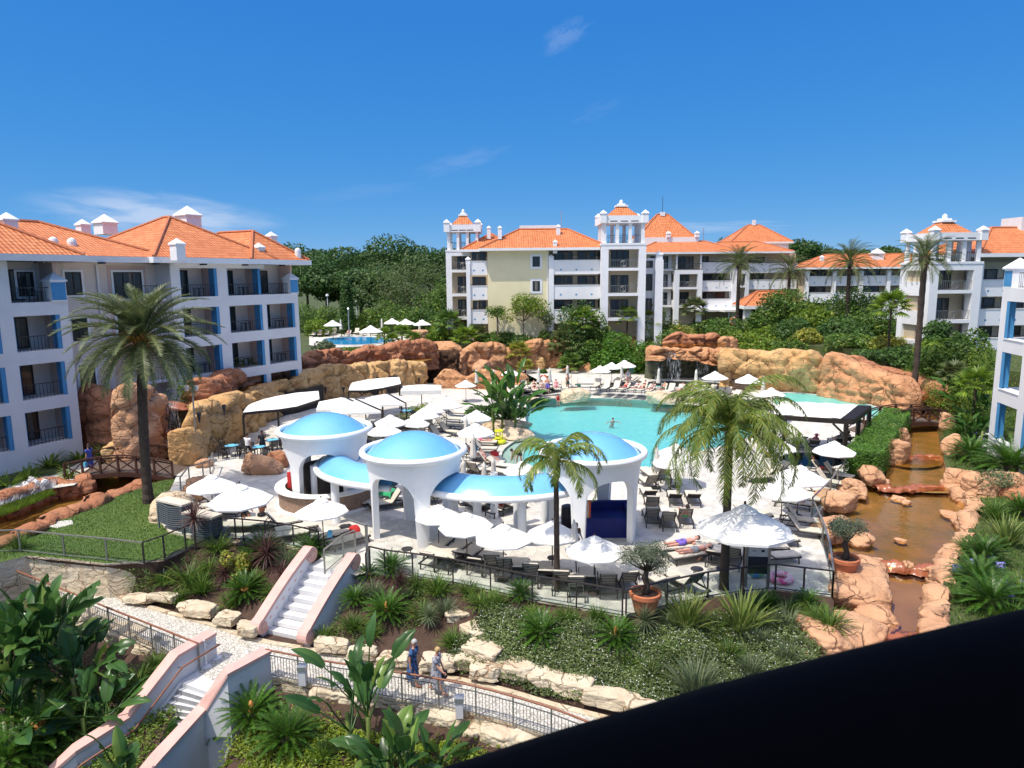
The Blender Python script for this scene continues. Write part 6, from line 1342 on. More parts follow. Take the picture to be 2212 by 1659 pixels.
recl(1155,840,ZD,6,'sunbather in sunglasses left of the man in purple shorts','up','skin_pink',(('bikini','cloth_dark'),))
recl(1172,840,ZD,6,'sunbather just below the life ring','up','skin',(('bikini','cloth_white'),),30)
recl(1202,838,ZD,2,'pink sunbather right of the man in purple shorts','up','skin_pink',(('bikini','cloth_pink'),),30)
recl(1045,953,0,82,'sunbather with one knee raised under the umbrella by the banana clump','flat','skin_pink',(('bikini','cloth_pink'),),45)
recl(1028,984,0,76,'sunbather in the shade behind a folded umbrella by the beach','up','skin',(('trunks','cloth_dark'),))
recl(1058,996,0,70,'sunbather sitting upright beside a red bag by the beach','up','skin_pink',(('trunks','cloth_dark'),),30)
recl(1083,1095,0,140,'sunbather lying on a cream lounger under the crescent canopy','mid','skin_pink',(('bikini','cloth_red'),),25)
recl(1018,1082,0,25,'sunbather at the left end of the crescent canopy','mid','skin_pink',(('bikini','cloth_white'),),20)
recl(1466,1178,0,-76,'sunbather in purple shorts lying beside the left olive tree','flat','skin_pink',(('shorts','cloth_purple'),))
recl(1492,1194,0,-76,'sunbather lying nearer than the one in purple shorts','flat','skin_pink',(('trunks','cloth_grey'),),hair='hair_grey')
recl(1676,1162,0,96,'tanned sunbather in red lying under the large right umbrella','flat','skin',(('shorts','cloth_red'),))
recl(1652,1178,0,96,'sunbather in a red top under the large right umbrella','flat','skin_pink',(('top','cloth_red'),('bikini','cloth_red')))
recl(1478,1114,0,178,'sunbather in green with feet up behind the left olive tree','up','skin_pink',(('trunks','cloth_green'),),20)
recl(1712,1082,0,56,'sunbather in a red top below the two overlapping umbrellas','up','skin',(('top','cloth_red'),))
recl(1778,1016,0,52,'dark figure leaning back on a lounger below the pergola post','up','skin_tan',(('shirt','cloth_dark'),('trunks','cloth_red')))
recl(1720,957,0,170,'person in a purple top under the pergola','up','skin_pink',(('top','cloth_purple'),),30,hat='cloth_dark')
recl(1757,957,0,172,'person in a bright pink top under the pergola','up','skin_pink',(('top','cloth_pink'),),30,hat='cloth_pink')
recl(1808,953,0,176,'person in a grey shirt and white hat under the pergola','up','skin_pink',(('shirt','cloth_grey'),),20,hat='cloth_white')
recl(1824,950,0,176,'person in white beside the right pergola post','up','skin_pink',(('bikini','cloth_white'),),20)
recl(691,722,Z2,10,'sunbather in white at the upper pool','up','skin_pink',(('top','cloth_white'),))
recl(752,721,Z2,0,'sunbather beside the shower pole at the upper pool','mid','skin_pink',(('bikini','cloth_red'),))
def finish_people():
 dg=bpy.context.evaluated_depsgraph_get();dg.update()
 for tmp,root,skin,ex in PENDING:
  me=bpy.data.meshes.new_from_object(tmp.evaluated_get(dg));me.name='body'
  bm=bmesh.new();bm.from_mesh(me);vs=[bm.verts.new(v_)for v_ in ex.v]
  for f_ in ex.f:
   try:bm.faces.new([vs[i]for i in f_]).smooth=True
   except ValueError:pass
  bm.to_mesh(me);bm.free();me.materials.clear();me.materials.append(MATS[skin]);me.polygons.foreach_set('use_smooth',[True]*len(me.polygons))
  o=bpy.data.objects.new('body',me);COL.objects.link(o);setp(o,root)
 old=[t[0]for t in PENDING]
 for o in old:m=o.data;bpy.data.objects.remove(o);bpy.data.meshes.remove(m)
finish_people()
def ring(p,rx,rz_,r,R_,m,label,cat,bands=None,name='life_ring'):
 root=E(name,p);root.rotation_euler=(rx,0,rz_);T(root,label,cat);pr=[(R_+r*math.cos(a),r*math.sin(a))for a in[2*math.pi*k/10 for k in range(11)]]
 MB().lathe(pr,32).build('ring',m,root,smooth=True)
 if bands:
  for k in range(4):
   pr2=[(R_+r*1.05*math.cos(a),r*1.05*math.sin(a))for a in[2*math.pi*j/10 for j in range(11)]];a0=k*math.pi/2;MB().lathe(pr2,4,a0=a0-.14,a1=a0+.14).build('band',bands,root,smooth=True)
 return root
p=WY(1174,818,W(1174,835,ZD).y+.4);ring(p,R(90),0,.09,.36,'orange_ring','orange life ring hung at the rocks above the loungers','life ring','cloth_white')
p=CL(1923,880,843,ZD);ring(V((p[0][0],p[0][1]-1.25,p[2])),R(78),R(14),.1,.40,'orange_ring','orange life ring on the smooth orange rock wall','life ring','cloth_white')
p=WY(1585,694,105);ring(p,R(90),0,.12,.5,'orange_ring','tiny orange life ring beyond the far date palm','life ring','cloth_white')
ring(W(1632,1245,0)+V((0,0,.52)),R(70),R(10),.14,.40,'ring_rainbow','rainbow coloured swim ring leaning against the notice stand','swim ring',name='swim_ring')
ring(W(1685,1254,0)+V((0,0,.13)),0,0,.13,.38,'ring_pink','pink patterned swim ring lying on the paving','swim ring',name='swim_ring')
root=E('notice_stand',W(1634,1268,0),R(-6));T(root,'upright notice stand with two grey posts at the dark handrail','notice stand')
for s in(-1,1):MB().box(s*.42-.05,s*.42+.05,-.06,.06,0,1.75).build('post','steel',root)
MB().box(-.37,.37,-.02,.02,.55,1.25).build('dark_panel','board_dark',root);MB().box(-.37,.37,-.025,.025,1.253,1.70).build('notice_board','fabric_fold',root)
o=MB().box(-.24,-.06,-.034,-.028,1.47,1.49);o.box(.12,.24,-.034,-.028,1.44,1.53);o.build('printed_marks','board_dark',root)
def tub():
 root=E('inflatable_stack',W(1078,958,0));T(root,'bright yellow inflatable rings stacked beside the pool planter','inflatable')
 for z,r_,R_ in((.16,.16,.38),(.44,.06,.24),(.95,.07,.26)):MB().lathe([(R_+r_*math.cos(a),z+r_*math.sin(a))for a in[2*math.pi*k/10 for k in range(11)]],24).build('ring','yellow_plastic',root,smooth=True)
 for k in range(5):a=k*1.257;MB().bar((.24*math.cos(a),.24*math.sin(a),.4),(.26*math.cos(a),.26*math.sin(a),.95),.07,.07).build('upright','yellow_plastic',root)
tub()
def cloth(u,v,z,w,d,h,m,label,rz=0,cat='towel',name='towel'):
 mb=MB();n=6;vs=[]
 for i in range(n+1):
  for j in range(n+1):x=-w+2*w*i/n;y=-d+2*d*j/n;vs.append((x,y,h+.03*noise.noise(V((x*4,y*4,u)))-(.28 if j in(0,)else 0)-(.10 if i in(0,n)else 0)))
 mb.add(vs,[(i*(n+1)+j,(i+1)*(n+1)+j,(i+1)*(n+1)+j+1,i*(n+1)+j+1)for i in range(n)for j in range(n)]);o=mb.build(name,m,loc=W(u,v,z),smooth=True);o.rotation_euler=(0,0,rz);return T(o,label,cat)
cloth(838,1090,0,.36,.3,.86,'cloth_green','green towel hung over a lounger back behind the middle dome',-.4)
cloth(766,1158,0,.26,.22,.47,'cloth_red','red towel lying on the end lounger beside the garden stair',.4)
cloth(748,1156,0,.3,.22,.48,'cloth_dark','black clothes lying on the end lounger beside the garden stair',.4)
cloth(1068,995,0,.26,.24,.62,'cloth_red','red bag on the lounger beside the sitting sunbather',.3,'bag','bag')
cloth(1026,988,0,.18,.2,.8,'cloth_aqua','pale blue towel on a lounger back near the middle dome',.3)
cloth(1436,845,ZD,.4,.3,.5,'cloth_teal','dark green towel on the lounger beside the upright man')
cloth(1620,1195,0,.26,.2,.5,'cloth_green','bright green bag under the large right umbrella',0,'bag','bag')
cloth(715,1195,0,.10,.10,1.05,'cloth_aqua','blue cloth hanging at the rail by the garden stair',0)
cloth(1248,840,ZD,.3,.25,.5,'cloth_teal','dark green towel on the last lounger below the life ring')
root=E('waste_bin',W(1362,822,ZD));T(root,'small green notice board in front of the round hedge','notice board');MB().box(-.03,.03,-.03,.03,0,.7).build('post','steel_dark',root);MB().box(-.33,.33,-.03,.03,.7,1.4).build('board','cloth_teal',root);root.name='notice_board'
root=E('floodlight_pole',W(428,1003,0));T(root,'grey floodlight pole with twin lamps in front of the tan wall','lamp post')
MB().lathe([(.07,0),(.05,5.0)],10).build('pole','steel',root);MB().bar((-.35,0,5.0),(.35,0,5.0),.06,.06).build('crossbar','steel',root)
for s in(-1,1):MB().lathe([(.001,-.2),(.12,-.2),(.17,.12),(.001,.12)],12).build('floodlight','steel_light',root,loc=(s*.3,-.1,5.12),smooth=False)
p=W(755,735,Z2);root=E('shower_pole',p);T(root,'slim pale pole standing at the edge of the upper pool','pole');MB().lathe([(.07,0),(.06,4.2)],8).build('post','steel_light',root);MB().lathe([(.001,4.2),(.2,4.25),(.001,4.5)],10).build('head','steel_light',root)
for i,(u,v)in enumerate([(707,640),(770,655)]):
 p=WY(u,v,118);root=E('street_lamp',(p.x,p.y,3.6));T(root,('slim white lamp post in front of the dark trees beside the hotel wing','short white lamp post right of the cypress')[i],'lamp post');MB().lathe([(.09,0),(.07,p.z-3.6)],8).build('post','cloth_white',root);MB().lathe([(.001,0),(.3,.05),(.2,.35),(.001,.4)],10).build('lamp','cloth_white',root,loc=(0,0,p.z-3.6))
for i,(u,v)in enumerate([(484,882),(528,890),(430,900),(703,842),(742,842),(812,846-70+55),(905,822)]):
 q=tan_line[min(range(len(tan_line)),key=lambda k:abs(V((tan_line[k][0][0],tan_line[k][0][1],0)).x/tan_line[k][0][1]-ray(u,v).x/ray(u,v).y))]
 y=q[0][1]-1.9;p=WY(u,v,y);T(MB().lathe([(.02,-.45),(.15,.2),(.16,.25),(.02,.25)],10).build('torch','board_dark',loc=p),'%s black cone torch from the waterfall along the tan rock wall'%ORD[i],'torch','cone torches')
pl=W(868,925,0);root=E('planter',(pl.x,pl.y,0));T(root,'long pebble clad planter wall in the umbrella cluster','planter')
MB().box(-2.4,2.4,-.5,.5,0,.75).build('pebble_wall','pebble_wall',root);MB().box(-2.45,2.45,-.55,.55,.753,.83).build('coping','step_stone',root);root.rotation_euler=(0,0,R(25))
T(MB().lathe([(.001,.03),(.55,.03),(.6,.0)],5).build('stepping_stone','step_stone',loc=W(133,1132,LZ)),'flat pale stone slab on the lawn','paving slab')
T(MB().box(-.05,.05,-.05,.05,0,1.15).build('marker_post','orange_ring',loc=W(1041,838,0)),'small orange post beside the orange rock wall','post')
def roof_part(name,faces,parent,m='roof_tile'):
 """faces: lists of points; gives every face UVs in metres, u along the eave, v down the slope"""
 mb=MB()
 for f_ in faces:mb.add(f_,[tuple(range(len(f_)))])
 o=mb.build(name,m,parent);me=o.data;uv=me.uv_layers.new(name='UVMap')
 for p in me.polygons:
  n=p.normal;u=V((-n.y,n.x,0));u=u.normalized()if u.length>1e-4 else V((1,0,0));w=n.cross(u)
  for li in p.loop_indices:c=me.vertices[me.loops[li].vertex_index].co;uv.data[li].uv=(c.dot(u),c.dot(w))
 return o
class Bld:
 def __init__(s,name,loc,rz,label,cat='building',group=None):
  s.root=E(name,loc,rz);T(s.root,label,cat,group);s.p={}
 ONE=('corner_column','partition','pier','parapet','sill','tower_slab','blue_jamb','loggia_wall','balcony_slab','floor_slab','side_wall','back_wall','tower_core','pillar','post','gallery','eave_bracket','vent_slot','lintel','beam','deck','eave','base_wall')
 def bx(s,part,m,*a):s.n=getattr(s,'n',0)+1;s.p.setdefault((part,m,s.n if part in s.ONE else getattr(s,'g',0)),MB()).box(*a)
 def window(s,x0,x1,z0,z1,y,fr=.09,fm='frame_dark',mull=1,surround=0,cur=True):
  f_=MB();t=.06
  for a in((x0,x0+fr,z0,z1),(x1-fr,x1,z0,z1),(x0+fr,x1-fr,z0,z0+fr),(x0+fr,x1-fr,z1-fr,z1)):f_.box(a[0],a[1],y-t,y,a[2],a[3])
  for k in range(1,mull+1):c=x0+(x1-x0)*k/(mull+1);f_.box(c-fr*.5,c+fr*.5,y-t,y,z0+fr,z1-fr)
  if surround:
   q=surround;s.g=getattr(s,'g',0)+1
   for a in((x0-q,x0,z0-q,z1+q),(x1,x1+q,z0-q,z1+q),(x0,x1,z0-q,z0),(x0,x1,z1,z1+q)):s.bx('window_surround','plaster_white',a[0],a[1],y-.05,y+.1,a[2],a[3])
  w=f_.build('window',fm,s.root);MB().box(x0+fr,x1-fr,y-.03,y-.02,z0+fr,z1-fr).build('pane','glass_dark',w)
  if cur and rnd.random()<.6:
   c=x0+(x1-x0)*rnd.uniform(.15,.55);MB().box(c,min(x1-fr,c+(x1-x0)*rnd.uniform(.2,.4)),y-.04,y-.032,z0+fr,z1-fr).build('curtain','curtain',w)
 def rail(s,x0,x1,z,y,H=1.0,ringm=False,side=None,m='steel_dark',n=None):
  mb=MB();mb.box(x0,x1,y-.03,y+.03,z+H-.05,z+H);mb.box(x0,x1,y-.02,y+.02,z+.08,z+.12);n=n or max(4,int((x1-x0)/.22))
  for k in range(n+1):c=x0+(x1-x0)*k/n;mb.box(c-.012,c+.012,y-.012,y+.012,z,z+H-.05)
  if ringm:c=(x0+x1)/2;mb.tube([(c+.36*math.cos(a),y-.03,z+.52+.36*math.sin(a))for a in[2*math.pi*k/16 for k in range(17)]],.035,6);mb.box(c-.03,c+.03,y-.05,y,z+.16,z+.88)
  mb.build('balcony_railing',m,s.root)
 def pinnacle(s,x,y,w,z0,z1,m='plaster_white',part='pinnacle'):
  mb=MB();h=w/2;mb.box(x-h,x+h,y-h,y+h,z0,z1);o=h*1.18;mb.box(x-o,x+o,y-o,y+o,z1+.002,z1+.10)
  mb.add([(x-o,y-o,z1+.10),(x+o,y-o,z1+.10),(x+o,y+o,z1+.10),(x-o,y+o,z1+.10),(x,y,z1+.10+w*.55)],[(0,1,4),(1,2,4),(2,3,4),(3,0,4)]);mb.build(part,m,s.root)
 def chimney(s,x,y,w,z0,z1,rounded=False):
  mb=MB();h=w/2
  if rounded:mb.box(x-h*1.15,x+h*1.15,y-h*1.15,y+h*1.15,z0,z0+(z1-z0)*.35);mb.lathe([(h,z0+(z1-z0)*.352),(h,z1-h),(h*.8,z1-h*.4),(h*.4,z1-.05),(.001,z1)],14,x,y);mb.build('chimney','plaster_white',s.root);return
  s.pinnacle(x,y,w,z0,z1,part='chimney')
 def hip(s,x0,x1,y0,y1,z,rise,ridge=None,eave=.0,fascia=.32,fm='plaster_white',axis='x'):
  d=min(x1-x0,y1-y0)/2
  if x1-x0>=y1-y0:a,b=(x0+d,(y0+y1)/2,z+rise),(x1-d,(y0+y1)/2,z+rise)
  else:a,b=((x0+x1)/2,y0+d,z+rise),((x0+x1)/2,y1-d,z+rise)
  c=[(x0,y0,z),(x1,y0,z),(x1,y1,z),(x0,y1,z)]
  if x1-x0>=y1-y0:fs=[[c[0],c[1],b,a],[c[1],c[2],b],[c[2],c[3],a,b],[c[3],c[0],a]]
  else:fs=[[c[0],c[1],a],[c[1],c[2],b,a],[c[2],c[3],b],[c[3],c[0],a,b]]
  if abs((V(a)-V(b)).length)<.01:fs=[[c[0],c[1],a],[c[1],c[2],a],[c[2],c[3],a],[c[3],c[0],a]]
  o=roof_part('roof',fs,s.root)
  rd=MB()
  for p,q in((c[0],a),(c[1],b if x1-x0>=y1-y0 else a),(c[2],b),(c[3],a if x1-x0>=y1-y0 else b),(a,b)):
   if(V(p)-V(q)).length>.1:rd.tube([V(p)+V((0,0,.03)),V(q)+V((0,0,.03))],.13,6)
  rd.build('ridge_tiles','terracotta',o)
  e=.02;s.bx('eave',fm,x0-e-.1,x1+e+.1,y0-e-.1,y1+e+.1,z-fascia,z-.012)
 def pavilion(s,x0,x1,y0,y1,zd,zb,zt,rise,nc=4,w=.42):
  s.bx('deck','plaster_white',x0-.25,x1+.25,y0-.25,y1+.25,zd-.25,zd)
  xs=[x0+w/2+(x1-x0-w)*k/(nc-1)for k in range(nc)];ys=[y0+w/2+(y1-y0-w)*k/(nc-1)for k in range(nc)]
  for i,x in enumerate(xs):
   for j,y in enumerate(ys):
    if i in(0,nc-1)or j in(0,nc-1):MB().box(x-w/2,x+w/2,y-w/2,y+w/2,zd,zb).build('column','plaster_white',s.root)
  q=.22;s.bx('beam','plaster_white',x0-q,x1+q,y0-q,y1+q,zb,zb+.25)
  for a in((x0-q,x1+q,y0-q,y0+.2),(x0-q,x1+q,y1-.2,y1+q),(x0-q,x0+.2,y0+.2,y1-.2),(x1-.2,x1+q,y0+.2,y1-.2)):s.bx('parapet','plaster_white',*a,zb+.252,zt)
  for x in(x0,x1):
   for y in(y0,y1):s.pinnacle(x,y,.75,zb-.004,zt+.2)
  for k in range(3):c=x0+(x1-x0)*(k+1)/4;s.bx('vent_slot','frame_dark',c-.45,c+.45,y0-q-.012,y0-q+.1,zb+.16,zb+.27)
  i_=.35;cx,cy=(x0+x1)/2,(y0+y1)/2;f_=.26;c=[(x0+i_,y0+i_,zt-.2),(x1-i_,y0+i_,zt-.2),(x1-i_,y1-i_,zt-.2),(x0+i_,y1-i_,zt-.2)];t=[tuple(V(p).lerp(V((cx,cy,0)),1-f_).to_2d())+(zt-.2+rise,)for p in c]
  roof_part('tower_roof',[[c[k],c[(k+1)%4],t[(k+1)%4],t[k]]for k in range(4)],s.root)
  h=(x1-x0)/2*f_;z=zt-.2+rise;cap=MB();cap.box(cx-h*1.15,cx+h*1.15,cy-h*1.15,cy+h*1.15,z,z+.2);cap.box(cx-h*.7,cx+h*.7,cy-h*.7,cy+h*.7,z+.2,z+.42);cap.lathe([(h*.4,z+.42),(h*.35,z+.75),(.001,z+.95)],10,cx,cy);cap.build('roof_cap','plaster_white',s.root)
  for yy in(y0+.1,y1-.1):s.rail(x0+.5,x1-.5,zd,yy,1.0)
 def flush(s):
  for(part,m,_),mb in s.p.items():mb.build(part,m,s.root)
  s.p={}
def hotel_wing():
 d=V((.47,.883));t0=36;b=Bld('hotel_wing',(-19.8-d.x*t0,65-d.y*t0,0),math.atan2(d.y,d.x),'long white and pink hotel wing with blue jambs and red roof behind the tall palm')
 SL=[1.35,4.4,7.5,10.6];EZ=13.35;D=1.9
 def wing(xa,xb,bays,open_top,w='plaster_cool'):
  b.g=getattr(b,'g',0)+1
  for si,z in enumerate(SL):
   zt=z+2.3;nz=(SL[si+1]if si<3 else EZ)+.05;xe=[xa]+[q for o in bays for q in o]+[xb]
   opn=[o for o in bays if not(si==3 and o in open_top)]
   for k in range(0,len(xe),2):
    if si==3 and any(abs(xe[k]-o[1])<.01 or abs(xe[k+1]-o[0])<.01 for o in open_top)and(xe[k+1]-xe[k]<.8):continue
    s_=b.bx('facade_frame',w,xe[k],xe[k+1],0,.35,z+.05,zt)
   lim=xb if not(si==3 and open_top)else min(o[0]for o in open_top)
   b.bx('facade_frame',w,xa,lim,0,.35,zt,nz)if si==3 else b.bx('facade_frame',w,xa,xb,0,.35,zt,nz)
   b.bx('floor_slab','plaster_cool',xa+.05,xb-.05,.35,D+.3,z-.15,z+.05)
   for(p,q)in bays:
    if not(si==3 and(p,q)in open_top):
     for(u_,v_)in((q,q+.03),(p-.03,p)):b.bx('blue_jamb','blue_paint',u_-.03 if u_==q else u_,v_ if u_!=q else q-.004,.004,.95,z+.06,zt-.01)if u_==q else b.bx('blue_jamb','blue_paint',p+.004,p+.03,.004,.95,z+.06,zt-.01)
     b.bx('blue_jamb','blue_paint',q-.26,q-.004,.02,.06,z+.06,zt-.01)
    b.rail(p+.05,q-.3 if not(si==3 and(p,q)in open_top)else q+.3,z+.06,.2,.95)
    wdt=q-p;b.window(p+.25,p+wdt*.62,z+.1,z+2.15,D,mull=1);b.bx('partition','plaster_pink',q+.05,q+.25,.35,D,z+.05,zt+.3)
    if rnd.random()<.7:t_=MB();cx=p+wdt*.7;t_.box(cx-.3,cx+.3,.7,1.3,z+.70,z+.74);[t_.box(cx+a*.25-.02,cx+a*.25+.02,1.0+c*.25-.02,1.0+c*.25+.02,z+.05,z+.7)for a in(-1,1)for c in(-1,1)];t_.build('balcony_table','frame_dark',b.root)
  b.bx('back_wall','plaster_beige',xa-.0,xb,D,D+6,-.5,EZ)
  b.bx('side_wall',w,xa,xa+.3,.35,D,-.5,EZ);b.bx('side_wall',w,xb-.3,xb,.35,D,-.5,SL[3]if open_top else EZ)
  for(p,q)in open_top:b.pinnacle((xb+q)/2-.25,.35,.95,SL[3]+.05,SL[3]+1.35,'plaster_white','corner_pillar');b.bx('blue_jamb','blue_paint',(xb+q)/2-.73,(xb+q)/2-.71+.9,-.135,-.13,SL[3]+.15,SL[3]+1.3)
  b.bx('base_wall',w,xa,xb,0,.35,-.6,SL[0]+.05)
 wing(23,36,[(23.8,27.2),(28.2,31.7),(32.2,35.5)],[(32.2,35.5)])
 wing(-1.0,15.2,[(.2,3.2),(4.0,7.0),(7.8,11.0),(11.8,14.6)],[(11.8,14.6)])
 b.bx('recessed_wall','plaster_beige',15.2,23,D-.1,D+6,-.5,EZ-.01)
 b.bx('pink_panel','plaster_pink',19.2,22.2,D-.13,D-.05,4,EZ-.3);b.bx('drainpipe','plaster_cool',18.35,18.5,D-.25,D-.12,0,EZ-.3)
 b.window(16.2,17.3,11.0,12.6,D-.1,surround=.16);b.window(19.6,21.8,10.7,12.6,D-.13,surround=.16,mull=2);b.window(16.5,17.6,4.6,6.1,D-.1,surround=.16);b.window(16.3,17.4,7.8,9.4,D-.1,surround=.16);b.window(19.6,21.8,7.6,9.7,D-.13,surround=.16,mull=2);b.window(13.2,14.2,11.0,12.6,D-.02,surround=.14)
 for z in(4.4,7.5,10.6):b.bx('balcony_slab','plaster_cool',19.2,23,.6,D-.1,z-.2,z);b.rail(19.2,22.9,z,.65)
 b.hip(-3,23.2,-.2,12,EZ+.32,2.5,fascia=.42,fm='plaster_cool');b.hip(21.2,33.2,-.75,12,EZ+.34,3.5,fascia=.44,fm='plaster_white');b.hip(30.2,37,-.72,10.5,EZ+.33,2.6,fascia=.43,fm='plaster_white')
 b.hip(9.2,16.2,-.72,8,EZ+.33,2.1,fascia=.43,fm='plaster_cool')
 for k in range(9):b.bx('eave_bracket','frame_dark',1+k*4.1,1.35+k*4.1,-.5,-.1,EZ-.22,EZ-.10)
 R_=b.root;M_=Matrix.Translation(R_.location)@Matrix.Rotation(R_.rotation_euler.z,4,'Z');Mi=M_.inverted()
 for(u,vt,vb,y,w,rd)in((18,458,497,47,.85,0),(181,473,508,56,.75,0),(228,462,492,63,1.35,0),(407,444,478,63,1.5,0),(117,511,540,47.5,.6,1),(157,513,542,49,.6,1),(384,514,545,52.5,.75,0),(587,500,525,68,.75,0),(560,524,550,62,.7,0),(644,535,556,65,.55,1)):
  p=Mi@WY(u,vb,y);q=Mi@WY(u,vt,y);b.chimney(p.x,p.y,w,p.z-.6,q.z-(.1+w*.55 if not rd else 0),rd)
 b.flush()
hotel_wing()
def blue_wing():
 d=V((-.215,-.977));b=Bld('hotel_wing',(30.9,44,0),math.atan2(d.y,d.x),'near white hotel wing with blue jambs at the right hand edge');SL=[1.5,4.75,7.9];D=2.2
 bays=[(.75,3.3),(4.1,6.7),(7.5,10.1),(10.9,13.5)];L=15
 def bx(part,m,x0,x1,y0,y1,z0,z1):b.bx(part,m,x0,x1,y0,y1,z0,z1)
 for si,z in enumerate([-.3]+SL):
  zo=z if si else 1.0;z1={0:3.9,1:3.9,2:7.1,3:10.25}[si]
  if si==0:continue
  nz=SL[si]+.0 if si<3 else 11.0
  xe=[0]+[q for o in bays for q in o]+[L]
  for k in range(0,len(xe),2):bx('facade_frame','plaster_cool',xe[k],xe[k+1],0,.35,z+.05,z1)
  bx('facade_frame','plaster_cool',0,L,0,.35,z1,nz+.05);bx('floor_slab','plaster_cool',.05,L-.05,.35,D,nz-.2,nz+.02)
  for(p,q)in bays:bx('blue_jamb','blue_paint',p+.004,p+.03,.004,.5,z+.06,z1-.01);bx('blue_jamb','blue_paint',p+.004,p+.30,.02,.05,z+.06,z1-.01);b.rail(p+.3,q-.05,z+.06,1.9,.95);bx('sill','plaster_white',p,q,-.05,.40,z+.0,z+.047)
  for(p,q)in bays[1:]:bx('back_wall','plaster_beige',p-.5,q+.3,D,D+.2,z,nz)
 bx('base_wall','plaster_cool',0,L,0,.35,-.6,SL[0]+.0);bx('end_pier','plaster_cool',0,.5,D-.3,D,-.5,11.0)
 for k in range(3):b.pinnacle(.55+k*3.4,.55,1.1,11.06,12.2,'plaster_white','corner_pillar');bx('blue_jamb','blue_paint',.05+k*3.4,1.05+k*3.4,-.01,-.004,11.15,12.1)
 b.rail(1.3,L,11.06,.3,.95,m='steel');bx('roof_terrace','plaster_white',.06,L,.35,D,11.0,11.05);b.flush()
blue_wing()
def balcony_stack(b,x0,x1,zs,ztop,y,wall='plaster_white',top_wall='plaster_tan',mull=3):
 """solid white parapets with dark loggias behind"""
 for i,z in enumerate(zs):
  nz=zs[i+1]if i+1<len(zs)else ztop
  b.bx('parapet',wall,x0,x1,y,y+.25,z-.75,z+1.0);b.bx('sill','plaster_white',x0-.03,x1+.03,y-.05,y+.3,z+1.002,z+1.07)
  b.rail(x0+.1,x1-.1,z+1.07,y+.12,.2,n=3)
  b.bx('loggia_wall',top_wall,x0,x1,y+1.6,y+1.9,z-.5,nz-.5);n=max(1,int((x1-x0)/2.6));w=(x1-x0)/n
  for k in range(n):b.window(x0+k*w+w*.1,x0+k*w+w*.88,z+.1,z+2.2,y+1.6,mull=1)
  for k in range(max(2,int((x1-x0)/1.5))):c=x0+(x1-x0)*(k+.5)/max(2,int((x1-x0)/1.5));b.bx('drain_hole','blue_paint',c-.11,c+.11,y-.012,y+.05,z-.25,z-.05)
def tower_bay(b,x0,x1,zs,ztop,y,dep,pw=.9,wall='plaster_white',slots=True):
 for x in(x0,x1-pw):b.bx('pier',wall,x,x+pw,y,y+pw,zs[0]-3.5,ztop)
 for x in(x0,x1-pw):b.bx('pier',wall,x,x+pw,y+dep-pw,y+dep,zs[0]-3.5,ztop)
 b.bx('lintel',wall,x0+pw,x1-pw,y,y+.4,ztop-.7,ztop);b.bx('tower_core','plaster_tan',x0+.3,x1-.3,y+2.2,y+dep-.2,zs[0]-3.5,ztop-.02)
 for i,z in enumerate(zs):
  b.bx('tower_slab',wall,x0+pw,x1-pw,y,y+2.2,z-.35,z);b.rail(x0+pw,x1-pw,z,y+.15,1.0,True,m='steel');b.window(x0+pw+.6,x1-pw-.9,z+.05,z+2.25,y+2.2,mull=2)
  for yy,xx in((y,x0),(y,x1-.3)):
   b.bx('tower_slab',wall,xx,xx+.3,y+pw,y+dep-pw,z-.6,z+.9)
 b.bx('tower_slab',wall,x0,x1,y+.4,y+dep,ztop-.7,ztop-.01)
ZS=[6.75,9.85,13.0]
def cream_building():
 b=Bld('apartment_building',(-3.0,90,0),0,'cream and white apartment building with two columned towers, in the centre');E_=15.3
 b.bx('cream_wall','plaster_cream',0,7.85,0,8,3,E_);b.bx('tan_wall','plaster_tan',7.85,14.2,1.55,8,3,E_-.01)
 for z in(10.4,13.5):b.window(5.75,6.7,z-.25,z+1.05,-.004,surround=.28,mull=0)
 b.bx('downpipe','plaster_white',7.6,7.72,-.12,0,3,E_-.3)
 balcony_stack(b,8.35,14.3,ZS,E_-.2,-.35);b.bx('corner_column','plaster_white',7.8,8.45,-.45,.4,3,13.9);b.pinnacle(8.12,-.03,.62,13.9,14.35)
 balcony_stack(b,-2.3,-.05,ZS,E_-.2,.3);b.bx('corner_column','plaster_white',-2.75,-2.25,.1,.8,3,13.7);b.pinnacle(-2.5,.45,.6,13.7,14.2);b.bx('tan_wall','plaster_tan',-2.3,0,2.2,8,3,E_-.01)
 b.hip(-.9,15.5,-1.0,9,E_+.3,2.6);b.hip(-3.4,4,1.6,9,E_+.28,2.2)
 tower_bay(b,14.3,19.9,ZS,16.0,-1.9,5.6);b.pavilion(14.5,19.7,-1.7,3.4,16.05,18.5,19.4,1.45,4)
 b.bx('side_wing','plaster_white',19.9,21.6,.4,5,3,14.2);b.window(20.2,21.2,10.1,12.2,.39,mull=0);b.window(20.2,21.2,7,9.1,.39,mull=0);b.window(20.2,21.2,13.0,13.9,.39,mull=0)
 b.bx('corner_column','plaster_white',21.3,22.3,-.9,0,3,14.0);b.pinnacle(21.8,-.45,.8,14.0,14.6)
 tower_bay(b,-5.6,-1.1,ZS,15.5,3.2,4.6,pw=.75);b.pavilion(-5.4,-1.3,3.4,7.6,15.6,17.9,18.85,1.45,4,w=.36)
 for(x,y,z)in((1.6,1.3,17.4),(.1,4,17.6),(9.2,2.6,17.6),(8.6,-.4,15.5)):b.chimney(x,y,.5,z-.6,z+.75)
 b.bx('roof_plant','plaster_white',4.2,9.6,4.5,6.5,17.4,18.75);b.bx('antenna','steel_light',9.7,9.82,4.4,4.5,18,20.6)
 b.flush()
cream_building()
